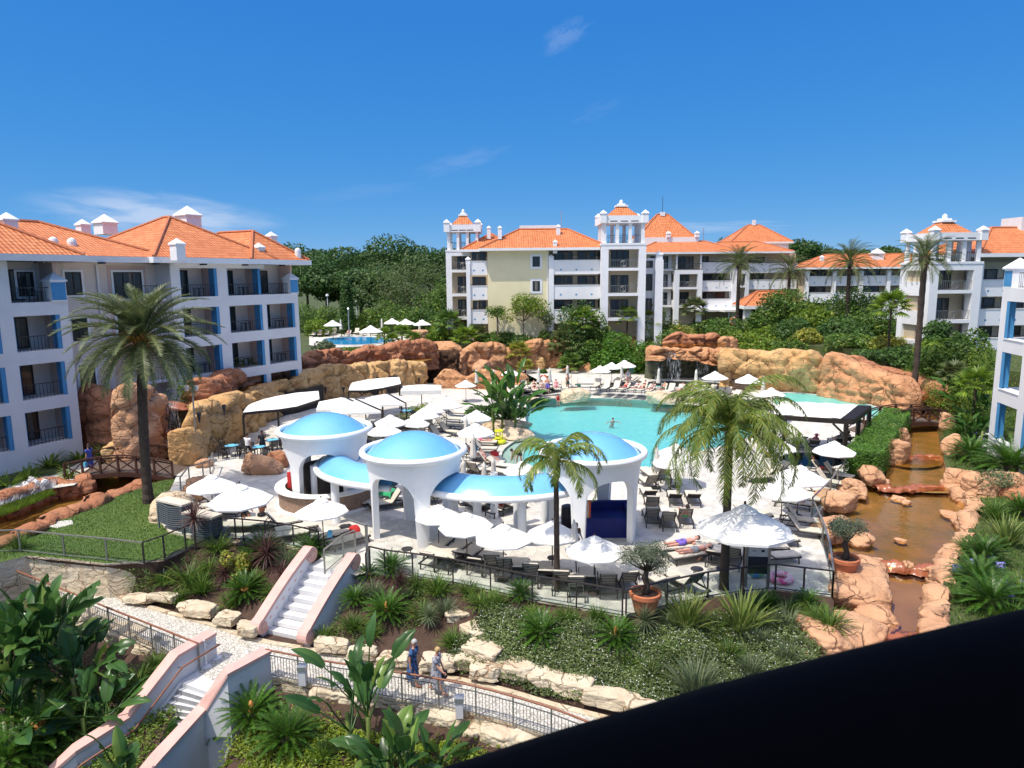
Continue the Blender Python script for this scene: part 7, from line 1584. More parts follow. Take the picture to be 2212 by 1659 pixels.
def white_building():
 b=Bld('apartment_building',(23.5,120,0),0,'white apartment block with a red pyramid roof, right behind the central tower');E_=15.6;ZS2=[6.9,10.0,13.1]
 b.bx('shaded_wall','plaster_cool',0,4.2,1.5,9,3,E_);
 for z in ZS2:b.window(.5,1.6,z,z+2.2,1.49,mull=0);b.window(2.2,3.6,z,z+2.2,1.49,mull=0);b.bx('gallery','plaster_cool',.1,4.2,.4,1.5,z-.3,z);b.rail(.1,4.1,z,.45,m='steel_light')
 tower_bay(b,4.3,9.0,ZS2[:2],12.9,-.8,4,pw=.8);b.rail(4.4,8.9,13.0,-.6,1.0);b.bx('pink_wall','plaster_tan',3.4,14,1.6,9,12.8,E_);b.window(5,8,13.1,15.2,1.59,mull=3);b.window(9.4,10.6,13.1,15.2,1.59,mull=0)
 for x in(4.5,8.6):b.bx('post','plaster_white',x,x+.25,-.6,-.35,13,E_)
 balcony_stack(b,9.2,14.3,ZS2[:2]+[13.1],E_,.2);b.bx('corner_column','plaster_white',14.3,15.6,-.2,.8,3,13.2);b.bx('tan_wall','plaster_tan',9,14.5,1.9,9,3,12.8)
 b.hip(-3,15.8,-.9,9.5,E_+.3,2.0);b.bx('roof_drum','plaster_white',-1.6,9.4,4,13,E_+.2,18.6);
 for x in(-1.3,4.1,9.1):b.pinnacle(x,4.1,.7,18.6,19.2)
 b.hip(-1.3,9.1,4.2,12.7,18.5,4.4,fascia=.3);b.bx('roof_cap','plaster_white',3.5,4.3,8,8.8,22.6,23.3);b.bx('lightning_rod','steel_dark',3.87,3.94,8.4,8.47,23.3,26)
 b.flush()
 b=Bld('apartment_building',(36.5,133,0),0,'white apartment block with a low drum and pyramid roof, behind two far date palms');E_=16.0
 b.bx('tan_wall','plaster_tan',0,18,1.9,9,3,E_);balcony_stack(b,0,4.5,ZS2,E_,0);balcony_stack(b,8.4,12.4,ZS2[1:],E_,0);tower_bay(b,4.6,8.3,ZS2[:2],12.9,-1,4,pw=.7);balcony_stack(b,12.6,17.8,ZS2,E_,.4)
 b.hip(-1,16.5,-.9,9,E_+.3,2.0);b.bx('roof_drum','plaster_white',7.5,18.5,7,16,E_+.1,18.2);b.hip(6.8,19.2,6.5,16.5,18.4,3.6);b.bx('roof_cap','plaster_white',12.7,13.3,11.2,11.8,21.9,23);b.bx('roof_plant','plaster_white',-1,5,9.2,11,17,18.4);b.bx('antenna','steel_light',2.2,2.35,9.5,9.6,18.4,21.4);b.flush()
 b=Bld('apartment_building',(54,128,0),R(-6),'low white terrace of apartments with red roof behind the broad green trees');E_=12.9;ZS3=[4.6,7.6,10.6]
 b.bx('tan_wall','plaster_tan',0,24,1.9,9,3,E_)
 for k in range(5):balcony_stack(b,k*4.7+.3,k*4.7+4.3,ZS3,E_,(k%2)*.35);b.bx('corner_column','plaster_white',k*4.7-.3,k*4.7+.3,-.3,.5,3,11.9);b.pinnacle(k*4.7,.1,.7,11.9,12.4)
 b.hip(-1,25,-.9,10,E_+.3,2.4);b.chimney(13,3,1.8,13.6,15.6);b.chimney(3,2,.6,13.6,15);b.flush()
white_building()
def corner_tower_building():
 b=Bld('apartment_building',(44.2,74.0,0),R(5),'white apartment building with a columned corner tower, behind the tallest right palm');ZS4=[3.9,7.05,10.2];E_=13.7
 tower_bay(b,0,5.8,ZS4,13.0,0,5.0,pw=.95);b.pavilion(.2,5.6,.2,4.8,13.2,15.4,16.2,1.4,4,w=.38)
 b.bx('side_wall','plaster_white',5.8,6.6,.8,5,2,13.0);b.bx('tan_wall','plaster_tan',6.4,24,3.2,10,2,E_)
 balcony_stack(b,6.6,13.5,ZS4,E_,1.0);balcony_stack(b,13.6,22,ZS4,E_,1.3);b.hip(5.6,26,.3,11,E_+.35,3.0,fascia=.4);b.bx('roof_plant','plaster_cool',14,20,5,8,15.5,18.2);b.flush()
 b=Bld('garden_pavilion',WY(1660,705,112),0,'low garden pavilion with a pinkish tiled roof behind the broad green trees','pavilion');b.root.location.z=0
 b.hip(-5,5,-3,3,7.2,2.2,fascia=.5);
 for x in(-4.2,4.2):b.bx('pillar','plaster_cool',x-.5,x+.5,-2.4,-1.5,3.5,6.8)
 b.bx('back_wall','interior_dark',-4.4,4.4,1.8,2.2,3.5,6.8);b.flush()
corner_tower_building()
from mathutils.bvhtree import BVHTree
def ground_bvh():
 vs=[];fs=[]
 for o in COL.objects:
  if o.type=='MESH' and o.get('kind')=='structure' and 'water' not in o.name:
   k=len(vs);vs+=[tuple(v_.co)for v_ in o.data.vertices];fs+=[tuple(i+k for i in p.vertices)for p in o.data.polygons]
 return BVHTree.FromPolygons(vs,fs)
GB=ground_bvh()
def G(u,v):
 h=GB.ray_cast(V((0,0,CAMZ)),ray(u,v).normalized());return h[0]if h[0]is not None else W(u,v,-4)
def drop(x,y,z=30):
 h=GB.ray_cast(V((x,y,z)),V((0,0,-1)));return h[0].z if h[0]is not None else 0.0
def blade(mb,o,az,el,L,w,droop,seg=3,twist=0):
 sd=V((-math.sin(az+twist),math.cos(az+twist),0));p=V(o);vs=[]
 for i in range(seg+1):
  t=i/seg;ww=w*(1-t**2.2)*(.55+.9*t if t<.5 else 1)+.002;vs+=[p-sd*ww/2,p+sd*ww/2]
  e=el-droop*(t+.5/seg)**1.4;p=p+V((math.cos(az)*math.cos(e),math.sin(az)*math.cos(e),math.sin(e)))*(L/seg)
 mb.add(vs,[(i*2,i*2+1,i*2+3,i*2+2)for i in range(seg)])
def frond(mb,rc,o,az,el,L,droop,n,ll,lw,fold=.3,hang=0.0,rr=rnd,start=.12,rw=.02):
 p=V(o);sd=V((-math.sin(az),math.cos(az),0));pts=[p.copy()]
 for i in range(n):
  t=(i+.5)/n;e=el-droop*t**1.4;d=V((math.cos(az)*math.cos(e),math.sin(az)*math.cos(e),math.sin(e)));q=p+d*(L/n);up=sd.cross(d)
  if up.z<0:up=-up
  if t>start:
   pr=min(1,(t-start)/.15)*(1-max(0,(t-.6)/.4)**1.5*.75)
   for s in(-1,1):
    v_=(sd*s*(1-.3*hang)+d*(.55+.5*t)+up*fold*(1-hang)+V((0,0,-1.25*hang))+V((rr.gauss(0,.08+.3*hang),rr.gauss(0,.08+.3*hang),rr.gauss(0,.08+.2*hang)))).normalized()*ll*pr*rr.uniform(.8,1.1)
    if hang:m_=q+v_*.5+sd*s*ll*.12*hang;mb.add([q-d*lw/2,q+d*lw/2,m_+d*lw/2,m_-d*lw/2,q+v_],[(0,1,2,3),(3,2,4)])
    else:mb.add([q-d*lw/2,q+d*lw/2,q+v_+d*lw*.1,q+v_*.98-d*lw*.1],[(0,1,2,3)])
  p=q;pts.append(p.copy())
 if rc is not None:rc.tube(pts[::max(1,n//8)]+[pts[-1]],[rw*(1-.8*i/(len(pts[::max(1,n//8)])))for i in range(len(pts[::max(1,n//8)])+1)],4,cap=False)
def palm_trunk(root,H,r0,r1,lean=(0,0),m='bark',rough=.12):
 pts=[];rs=[];N=34
 for i in range(N+1):t=i/N;pts.append(V((lean[0]*t*t,lean[1]*t*t,H*t)));rs.append((r0*(1-t)+r1*t)*(1+rough*(i%2))*(1.25-.25*min(1,t*9)))
 return MB().tube(pts,rs,12).build('trunk',m,root)
def date_palm(loc,H,L,label,nf=64,fruit=False,seed=1,far=False,r=.22,dead=8,lean=(0,0)):
 rr=random.Random(seed);root=E('palm_tree',loc);T(root,label,'palm','date palms');palm_trunk(root,H,r,r*.95,lean);top=V((lean[0],lean[1],H));mb=MB();rc=MB();dm=MB()
 for i in range(nf):
  t=i/nf;az=i*2.39996;el=R(86-112*t**.9+rr.gauss(0,5));frond(mb,rc,top+V((math.cos(az)*.12,math.sin(az)*.12,.25*(1-t))),az,el,L*rr.uniform(.85,1.08)*(.75+.25*min(1,t*3)),R(52+30*rr.random()),26 if far else 56,L*.13,L*.0085*(2.1 if far else 1.9),.35,rr=rr,rw=.03)
 mb.build('crown','leaf_palm_far' if far else 'leaf_palm',root);rc.build('leaf_stalks','leaf_flax',root,smooth=True)
 for i in range(dead):az=i*1.9+rr.random();frond(dm,dm,top+V((0,0,-.25)),az,R(-5-20*rr.random()),L*.8,R(75),22,L*.09,L*.011,.1,.4,rr=rr,rw=.025)
 if dead:dm.build('dead_fronds','leaf_dead',root)
 MB().lathe([(r*.9,H-.7),(r*1.7,H-.35),(r*1.8,H),(r*.9,H+.35)],12,lean[0],lean[1]).build('crown_base','bark',root)
 if fruit:
  for k,az in enumerate((R(-118),R(-60),R(-150),R(-20))):
   f_=MB();c=top+V((math.cos(az)*.75,math.sin(az)*.75,.15+.2*(k==0)))
   f_.tube([top,top.lerp(c,.6)+V((0,0,.25)),c],.03,5)
   for j in range(240):q=c+V((rr.gauss(0,.20),rr.gauss(0,.16),rr.gauss(-.18,.20)));f_.add([q+V((.03,0,0)),q+V((-.02,.03,0)),q+V((0,-.03,.03)),q+V((0,0,-.05))],[(0,1,2),(0,1,3),(1,2,3),(2,0,3)])
   f_.build('fruit_cluster','date_orange',root)
 return root
def queen_palm(loc,H,L,label,nf=15,seed=1,r=.13,spread=1.0):
 rr=random.Random(seed);root=E('palm_tree',loc);T(root,label,'palm','slender drooping palms');palm_trunk(root,H,r*1.1,r*.8,(rr.uniform(-.1,.1),0),'bark',.05);top=V((0,0,H));mb=MB();rc=MB()
 for i in range(nf):
  t=i/nf;az=i*2.39996+rr.gauss(0,.15);frond(mb,rc,top,az,R(86-92*t*spread+rr.gauss(0,6)),L*rr.uniform(.72,1.08),R(146-40*t+34*rr.random()),84,min(.72,L*.21),.036,.1,.6,rr=rr,rw=.028,start=.1)
 mb.build('crown','leaf_queen',root);rc.build('leaf_stalks','leaf_queen',root,smooth=True);MB().lathe([(r*.9,H-.6),(r*1.25,H-.3),(r*.5,H+.3)],10).build('crown_shaft','leaf_flax',root,smooth=True)
 return root
def cycad_proto(seed,cone):
 rr=random.Random(seed);root=E('cycad');mb=MB();n=66
 for i in range(n):
  t=i/n;az=i*2.39996;frond(mb,mb,V((math.cos(az)*.06,math.sin(az)*.06,.28)),az,R(74-72*t**.8+rr.gauss(0,4)),rr.uniform(.9,1.05),R(30+12*rr.random()),34,.125,.030,.22,rr=rr,start=.14,rw=.010)
 mb.build('fronds','leaf_cycad',root);MB().lathe([(.16,0),(.17,.25),(.08,.32)],10).build('trunk','bark',root)
 if cone==1:MB().lathe([(.05,.28),(.085,.34),(.08,.55),(.05,.68),(.001,.73)],12).build('cone','cone_orange',root,smooth=True)
 if cone==2:MB().lathe([(.14,.3),(.17,.36),(.13,.44),(.001,.47)],14).build('cone','cone_orange',root,smooth=True)
 return root
CY_={k:cycad_proto(5+k,k)for k in(0,1,2)}
def strap_proto(name,m,n,el0,el1,L,w,droop,seed):
 rr=random.Random(seed);root=E(name);mb=MB()
 for i in range(n):az=rr.uniform(0,6.283);rad=.22*rr.random();blade(mb,V((math.cos(az)*rad,math.sin(az)*rad,0)),az+rr.gauss(0,.4),R(rr.uniform(el0,el1)),L*rr.uniform(.65,1.1),w*rr.uniform(.7,1.2),R(droop*rr.uniform(.5,1.3)),4,rr.gauss(0,.5))
 mb.build('leaves',m,root);return root
SP={'strap':strap_proto('strap_plant','leaf_strap',170,30,88,1.0,.045,75,1),'flax':strap_proto('flax_plant','leaf_flax',120,48,90,1.25,.06,38,2),'blue':strap_proto('strap_plant','leaf_grey',190,40,90,1.0,.042,45,3),'iris':strap_proto('strap_plant','leaf_mid',200,35,88,1.0,.04,55,6),'rosette':strap_proto('rosette_plant','leaf_bright',60,20,75,1.0,.09,50,7)}
def cordy_proto(m,seed,trunk):
 rr=random.Random(seed);root=E('cordyline');mb=MB()
 for i in range(95):az=i*2.39996;blade(mb,V((0,0,trunk)),az,R(85-120*(i/95)+rr.gauss(0,6)),rr.uniform(.75,1.0),.055,R(25),3)
 mb.build('leaves',m,root);MB().tube([(0,0,0),(.03,0,trunk)],[.05,.04],7).build('stem','bark',root);return root
CD={'red':cordy_proto('leaf_red',1,.55),'tall':cordy_proto('leaf_red',2,1.5),'yucca':cordy_proto('leaf_grey',3,.9)}
def paddle(mb,o,az,el,pl,L,w,droop,rr,tear=.0):
 p=V(o);d=V((math.cos(az)*math.cos(el),math.sin(az)*math.cos(el),math.sin(el)));sd=V((-math.sin(az),math.cos(az),0));roll=rr.gauss(0,.35);q=p+d*pl;N=9;prev=None
 mb.tube([p,p+d*pl*.5,q],[.035,.028,.018],5,cap=False);e=el;ctr=[]
 for i in range(N+1):
  t=i/N;e2=el-droop*t**1.3;d2=V((math.cos(az)*math.cos(e2),math.sin(az)*math.cos(e2),math.sin(e2)));up=sd.cross(d2);sd2=sd*math.cos(roll)+up*math.sin(roll);ww=w*(math.sin(math.pi*min(1,.08+t*.95))**.6)*(1-.25*t)
  ctr.append((q.copy(),sd2,sd2.cross(d2)*(1 if sd2.cross(d2).z>0 else-1),ww));q=q+d2*(L/N)
 for s in(-1,1):
  o_=len(mb.v);vs=[];fs=[]
  for i,(c,a,u_,ww)in enumerate(ctr):vs+=[c,c+a*s*ww*.28+u_*ww*.10,c+a*s*ww*.5+u_*ww*.06*(1 if rr.random()>tear else-3)]
  for i in range(N):
   if rr.random()<tear*.4 and i>1:fs.append((i*3,i*3+3,i*3+4,i*3+1));continue
   fs+=[(i*3,i*3+3,i*3+4,i*3+1),(i*3+1,i*3+4,i*3+5,i*3+2)]
  mb.add(vs,fs)
def paddle_plant(loc,label,n,H,L,w,m,seed,spread=(35,85),droop=45,name='bird_of_paradise',group='bird of paradise clumps',tear=.15,stems=3,rad=.35):
 rr=random.Random(seed);root=E(name,loc);T(root,label,'plant',group);mb=MB();st=MB()
 for k in range(stems):a=k*2.1+seed;st.tube([(math.cos(a)*rad,math.sin(a)*rad,-.4),(math.cos(a)*rad*1.2,math.sin(a)*rad*1.2,H*.45)],[.10,.06],7)
 for i in range(n):
  k=i%stems;a=k*2.1+seed;az=rr.uniform(0,6.283);z=H*rr.uniform(.08,.5);paddle(mb,V((math.cos(a)*rad,math.sin(a)*rad,z)),az,R(rr.uniform(*spread)),H*rr.uniform(.25,.5),L*rr.uniform(.75,1.1),w*rr.uniform(.8,1.15),R(droop*rr.uniform(.4,1.3)),rr,tear)
 mb.build('leaves',m,root,smooth=True);st.build('stems','leaf_flax',root,smooth=True);return root
def leaf_cloud(mb,clumps,n,size,rr,flat=.0,shell=.55,aspect=.55):
 tot=sum(c[3]*c[3]for c in clumps)
 for cx,cy,cz,r,*q in clumps:
  sq=q[0]if q else.8
  for _ in range(int(n*r*r/tot)):
   d=V((rr.gauss(0,1),rr.gauss(0,1),rr.gauss(0,1))).normalized();k=r*(shell+(1-shell)*rr.random()**.5)*(1+.25*noise.noise(d*2.3+V((cx,cy,cz))));p=V((cx+d.x*k,cy+d.y*k,cz+d.z*k*sq))
   a=V((rr.gauss(0,1),rr.gauss(0,1),rr.gauss(0,.6))).normalized();nrm=(d*.6+V((rr.gauss(0,.6),rr.gauss(0,.6),rr.gauss(.4,.6)))).normalized();b=nrm.cross(a);b=b.normalized()if b.length>.05 else V((0,0,1));s=size*rr.uniform(.6,1.4);a=b.cross(nrm)
   mb.add([p-a*s*.5,p+b*s*aspect*.5,p+a*s*.6,p-b*s*aspect*.5],[(0,1,2,3)])
def clumpset(rr,R0,n,sq,z0,r=(.35,.6)):
 out=[]
 for k in range(n):d=V((rr.gauss(0,1),rr.gauss(0,1),rr.gauss(.25,.8))).normalized()*rr.uniform(.35,.75);out.append((d.x*R0,d.y*R0,z0+d.z*R0*sq,R0*rr.uniform(*r),sq))
 return out
TREES={}
def tree(loc,H,R0,label,m='leaf_mid',n=5000,leaf=.22,sq=.8,trunk=True,seed=1,ncl=9,group=None,name='tree',cat='tree',key=None,tr=.13,bark='bark',aspect=.55):
 k=(m,n,leaf,sq,trunk,seed,ncl,round(H/R0,1))if key is None else key
 if k in TREES:
  q,h0=TREES[k];s=H/h0;return T(dup(q,loc,seed+loc[0],s),label,cat,group)
 rr=random.Random(seed);root=E(name,loc);T(root,label,cat,group);zc=H-R0*sq*.95 if trunk else H*.45;cl=clumpset(rr,R0,ncl,sq,zc);mb=MB();leaf_cloud(mb,cl,n,leaf,rr,aspect=aspect);mb.build('crown',m,root)
 if trunk:
  t=MB();zf=zc-R0*sq*.55;t.tube([(0,0,-.3),(.03,0,zf*.5),(0,.04,max(.3,zf))],[tr*1.2,tr,tr*.8],8)
  for c in cl[:7]:t.tube([V((0,.04,max(.3,zf)-.05)),V((c[0]*.5,c[1]*.5,(zf+c[2])/2)),V(c[:3])],[tr*.6,tr*.35,tr*.12],6)
  t.build('trunk',bark,root,smooth=True)
 TREES[k]=(root,H);return root
def bush(loc,r,h,label,m='leaf_mid',n=2200,leaf=.14,seed=1,group='shrubs',cat='shrub'):return tree(loc,h,r,label,m,n,leaf,h/r*.62,False,seed,7,group,'shrub',cat)
def fan_palm(loc,H,r,label,seed=1,m='leaf_bright',n=26,group='fan palms'):
 rr=random.Random(seed);root=E('fan_palm',loc);T(root,label,'palm',group);mb=MB();st=MB()
 for i in range(n):
  az=i*2.39996;el=R(80-85*i/n+rr.gauss(0,6));d=V((math.cos(az)*math.cos(el),math.sin(az)*math.cos(el),math.sin(el)));o=V((0,0,H));c=o+d*r*.55;st.tube([o,c],.018,4,cap=False);sd=V((-math.sin(az),math.cos(az),0));up=sd.cross(d)
  for j in range(13):a=R(-95+190*j/12);v_=(d*math.cos(a)+sd*math.sin(a)+up*.15-V((0,0,.25))).normalized()*r*.48*(1-.25*abs(j-6)/6);w=v_.cross(up).normalized()*r*.035;mb.add([c-w*.4,c+w*.4,c+v_*.6+w,c+v_*.6-w,c+v_-V((0,0,r*.05))],[(0,1,2,3),(3,2,4)])
 mb.build('crown',m,root);st.build('leaf_stalks',m,root)
 if H>.3:MB().tube([(0,0,-.3),(0,0,H)],[.12,.10],8).build('trunk','bark',root)
 return root
date_palm(W(321,1086,LZ),9.0,4.25,'tall date palm with orange fruit standing on the lawn in front of the hotel wing',92,True,3,r=.24,dead=15,lean=(.42,0))
queen_palm(W(1203,1297,-.4),5.5,2.75,'smaller slender palm with drooping feathery fronds in front of the crescent canopy',15,4,.11,.9)
queen_palm(W(1563,1288,-.3),6.6,4.1,'taller slender palm with big drooping feathery fronds in front of the large right umbrella',46,9,.16,1.05)
for u,v,y,vb,L,lb,sd in((1597,572,98,700,4.2,'far date palm left of the pinkish pavilion roof',21),(1706,585,108,700,4.4,'far date palm half hidden behind the broad green trees',22),(1836,568,92,720,4.4,'far date palm in front of the low red roofed terrace',23),(1998,560,62,735,3.2,'dark trunked date palm in front of the columned corner tower',24)):
 p=WY(u,v,y);b=drop(p.x,p.y);date_palm((p.x,p.y,b),p.z-b,L,lb,60,False,sd,True,.24,4)
def olive(loc,H,r,seed,label,plabel):
 o=E('plant_pot',loc);T(o,plabel,'pot','terracotta pots');MB().lathe([(.001,.02),(.34,.02),(.36,0),(.38,.05),(.52,.62),(.58,.64),(.58,.78),(.50,.80),(.47,.66),(.001,.66)],28).build('pot_body','terracotta',o,smooth=False);MB().lathe([(.001,.70),(.47,.69)],20).build('potting_soil','soil',o)
 rr=random.Random(seed);root=E('olive_tree',V(loc)+V((0,0,.68)));T(root,label,'olive tree','potted olive trees');mb=MB();cl=clumpset(rr,r,13,.8,H-r*.8,(.28,.45));leaf_cloud(mb,cl,5200,.085,rr,shell=.2,aspect=.3);mb.build('crown','leaf_olive',root);t=MB();t.tube([(0,0,0),(.08,.02,.3),(-.02,.05,.6),(.05,0,H-r*1.2)],[.14,.11,.12,.08],8)
 for c in cl:t.tube([V((.05,0,H-r*1.3)),V((c[0]*.6,c[1]*.6,c[2]*.5+(H-r*1.3)*.5)),V(c[:3])],[.05,.03,.01],5)
 t.build('trunk','bark',root,smooth=True)
olive(W(1393,1322,.0),2.15,.98,5,'potted olive tree with a grey green crown at the corner of the dark handrail','terracotta pot at the corner of the dark handrail')
olive(W(1822,1243,.0),2.05,1.0,8,'potted olive tree beside the stream, leaning over the rocks','terracotta pot at the right end of the terrace')
PX=lambda r,p:r*(p-V((0,0,CAMZ))).length/1500
for i,(u,v,r,k,lb)in enumerate([(530,1290,58,2,'cycad with a pale round cone left of the garden stair'),(566,1205,60,2,'cycad with a brown cone in front of the seated couple'),(672,1200,56,0,'cycad beside the top of the left stair wall'),(836,1335,66,1,'cycad with a narrow orange cone right of the garden stair'),(768,1305,46,0,'cycad touching the right stair wall'),(846,1240,56,0,'cycad under the left end of the long dark handrail'),(795,1250,36,2,'small cycad at the right head of the garden stair'),(1126,1292,46,0,'cycad left of the smaller slender palm'),(1170,1385,72,0,'largest round cycad in the white flowered cover'),(1330,1390,66,1,'cycad with an upright orange cone in the white flowered cover'),(1658,1318,46,0,'dark cycad at the foot of the notice stand'),(1742,1312,42,0,'cycad below the right end of the dark handrail'),(545,1560,80,1,'cycad with an orange cone beside the right pink wall'),(622,1612,88,0,'large cycad in the bright green ground cover'),(88,1600,100,2,'cycad with a round cone in the lower left garden'),(15,1668,90,0,'cycad cut by the lower left corner'),(18,1370,62,2,'cycad at the left edge below the path'),(2074,915,42,0,'uppermost of the far bank cycads by the right bridge'),(2080,955,48,0,'second far bank cycad below the right bridge'),(2096,995,54,0,'spreading far bank cycad beside the white agapanthus'),(2182,1028,82,0,'huge dark cycad on the far bank in front of the blue jambs'),(2205,1115,48,0,'cycad at the right edge above the flax'),(2128,1215,60,0,'far bank cycad at the second lip'),(2112,1270,70,0,'far bank cycad in the middle of the lower three'),(2140,1318,78,0,'lowest far bank cycad above the black rail')]):
 p=G(u,v);place(CY_[k],p,i*1.7,PX(r,p)/1.30,lb,'cycad','cycads')
for i,(u,v,r,k,lb)in enumerate([(405,1262,58,'strap','dark strappy clump left of the cone bearing cycad'),(436,1282,50,'iris','green strappy clump behind the broad limestone block'),(470,1192,48,'strap','strappy clump below the lower lounger stack'),(520,1235,42,'iris','strappy clump beside the yellow green bush'),(622,1226,48,'blue','bluish strappy clump left of the stair wall'),(592,1290,46,'strap','strappy clump leaning on the left stair wall'),(652,1240,34,'iris','small strappy clump under the scroll of the stair wall'),(718,1330,52,'strap','strappy clump at the right foot of the garden stair'),(945,1285,58,'iris','large strappy clump below the second front umbrella'),(912,1335,48,'strap','strappy clump right of the orange coned cycad'),(980,1398,50,'iris','single strappy clump above the walking women'),(1040,1312,54,'strap','strappy clump beside the grey rocks'),(880,1290,40,'blue','bluish strappy clump behind the orange coned cycad'),(1108,1340,40,'blue','bluish strappy clump left of the largest cycad'),(1482,1362,82,'flax','tall yellow green flax left of the taller slender palm'),(1602,1368,86,'flax','tall yellow green flax right of the taller slender palm'),(1640,1395,46,'blue','blue grey clump in front of the right flax'),(1702,1365,60,'blue','dark clump with orange flowers beside the pinkish boulders'),(1792,1362,64,'strap','dark strappy clump between the pinkish boulders'),(1502,1505,96,'blue','big blue green clump just above the black rail'),(1402,1468,54,'iris','grassy clump in the flowering cover above the path'),(1240,1350,34,'iris','low grassy clump under the smaller slender palm'),(1700,1430,50,'blue','grey green clump left of the pale pinkish boulder'),(302,1485,58,'strap','strappy clump left of the long pink wall'),(340,1452,48,'iris','green clump at the top of the long pink wall'),(245,1580,60,'strap','strappy clump beside the middle of the long pink wall'),(160,1630,40,'iris','small clump at the foot of the long pink wall'),(480,1600,44,'strap','strappy clump in the corner of the right pink wall'),(700,1640,46,'iris','grassy clump in the bright ground cover'),(2172,1180,56,'flax','long leaved flax on the far bank opposite the potted olive'),(2205,1300,60,'iris','strappy clump at the right edge above the black rail'),(2040,790,40,'flax','yellow green clump above the right rock ridge'),(108,1008,46,'rosette','pale green rosette plant left of the bridge steps'),(172,992,40,'rosette','pale green rosette plant behind the woman in blue'),(228,988,44,'rosette','rosette plant at the shaded rock face'),(60,1035,44,'rosette','rosette plant above the white flowers'),(20,1052,40,'rosette','rosette plant at the left edge'),(150,1030,32,'rosette','low rosette plant beside the near bridge rail'),(42,1185,34,'iris','grassy tuft at the left end of the lawn railing')]):
 p=G(u,v);place(SP[k],p,i*2.1,PX(r,p)/1.12,lb,'plant','strappy plants')
for i,(u,v,r,k,lb)in enumerate([(352,1262,40,'strap','dark strappy clump at the corner of the lawn wall'),(452,1240,40,'iris','strappy clump under the tall red striped cordyline'),(545,1262,40,'strap','strappy clump between the two left cycads'),(600,1205,40,'blue','bluish clump beside the brown coned cycad'),(690,1228,34,'strap','strappy clump behind the left scroll of the stair'),(640,1300,40,'iris','grassy clump low beside the left stair wall'),(385,1300,34,'iris','low clump above the white crescent slab'),(500,1310,38,'strap','strappy clump behind the square limestone block'),(745,1290,46,'strap','strappy clump halfway up the right stair wall'),(762,1362,44,'iris','strappy clump above the long limestone block'),(702,1378,34,'strap','small clump at the right foot of the stair wall'),(806,1292,44,'blue','bluish clump between the two stair cycads'),(805,1378,38,'iris','grassy clump in front of the orange coned cycad'),(902,1272,44,'strap','strappy clump under the dark handrail near the first post'),(962,1328,44,'blue','bluish clump left of the grey rocks'),(1075,1312,46,'iris','grassy clump below the third front umbrella'),(1012,1284,40,'strap','strappy clump behind the flat grey rock'),(1150,1332,36,'strap','clump between the small and the largest cycad'),(1222,1340,40,'strap','strappy clump at the smaller slender palm foot'),(1275,1372,42,'blue','bluish clump between the two big round cycads'),(1290,1340,38,'iris','grassy clump below the dark handrail corner'),(1440,1352,44,'blue','bluish clump left of the tall flax'),(1545,1372,46,'strap','strappy clump between the two tall flaxes'),(1575,1425,48,'iris','grassy clump below the two tall flaxes'),(1452,1428,44,'iris','grassy clump in the middle of the flowering cover'),(1622,1462,50,'blue','blue green clump near the black rail, right of the big one'),(1702,1326,40,'strap','dark clump in front of the pink swim ring'),(1765,1342,44,'strap','dark clump at the right corner of the terrace'),(1350,1440,42,'iris','grassy clump behind the long cream blocks'),(2150,1120,40,'iris','clump between the hollowed rock and the flax'),(2090,1190,36,'strap','clump hanging over the flat rock shelf'),(2075,1300,36,'strap','clump at the lowest far bank rocks'),(2180,1345,50,'iris','clump just above the black rail on the far bank'),(2120,1010,34,'iris','clump behind the tall brown bank rock')]):
 p=G(u,v);place(SP[k],p,i*2.6+1,PX(r,p)/1.05,lb,'plant','strappy plants')
for i,(u,v,r,k,lb)in enumerate([(578,1225,56,'red','dark red cordyline in the left bed'),(488,1262,44,'red','dark red cordyline behind the first cycad'),(424,1190,46,'tall','tall red striped cordyline in front of the lower lounger stack'),(612,1262,40,'red','reddish cordyline next to the stair wall'),(866,1282,42,'red','reddish cordyline behind the orange coned cycad'),(928,1362,36,'yucca','yellowish spiky plant right of the orange coned cycad'),(1392,1378,44,'yucca','pale yucca on a short stem in front of the corner pot')]):
 p=G(u,v);place(CD[k],p,i*2.1,PX(r,p)/1.05,lb,'plant','spiky plants')
for u,v,n,H,L,w,sd,lb,spd in((40,1545,30,3.9,1.5,.66,3,'tall dark bird of paradise clump at the left edge',(25,85)),(118,1500,32,4.1,1.45,.66,7,'tall bird of paradise clump rising over the left path railing',(25,88)),(178,1525,24,2.9,1.3,.62,9,'bird of paradise clump leaning towards the long pink wall',(15,80)),(70,1440,20,2.2,1.2,.56,12,'low bird of paradise clump below the left path railing',(20,80)),(418,1690,16,2.7,1.35,.6,15,'bird of paradise with upright leaves between the two pink walls',(40,88)),(785,1640,18,3.6,1.2,.52,18,'tallest bird of paradise in front of the right path railing',(30,88)),(868,1720,26,2.3,1.15,.52,21,'dense bird of paradise clump below the walking women',(15,85)),(300,1720,10,1.7,1.0,.42,25,'bird of paradise tip at the bottom edge',(40,85)),(215,1590,18,1.9,1.1,.5,29,'low spreading bird of paradise in the lower left garden',(5,70)),(20,1610,20,2.6,1.2,.55,33,'dark bird of paradise at the lower left edge',(15,80)),(960,1690,12,1.5,.9,.4,27,'low bird of paradise beside the black rail',(10,70))):
 p=G(u,min(v,1658));
 if v>1658:p=p+V((0,-(v-1658)*.02,-.15))
 paddle_plant(p,lb,n,H,L,w,'leaf_strel',sd,spd)
p=W(1088,928,.3);paddle_plant(p,'big banana clump in the rock planter at the left of the pool',46,4.0,2.3,.62,'leaf_banana',31,(15,85),70,'banana_plant','banana clumps',.3,5,.9)
bush(W(1080,915,.2),2.4,1.5,'leafy undergrowth at the foot of the banana clump','leaf_dark',2600,.3,40)
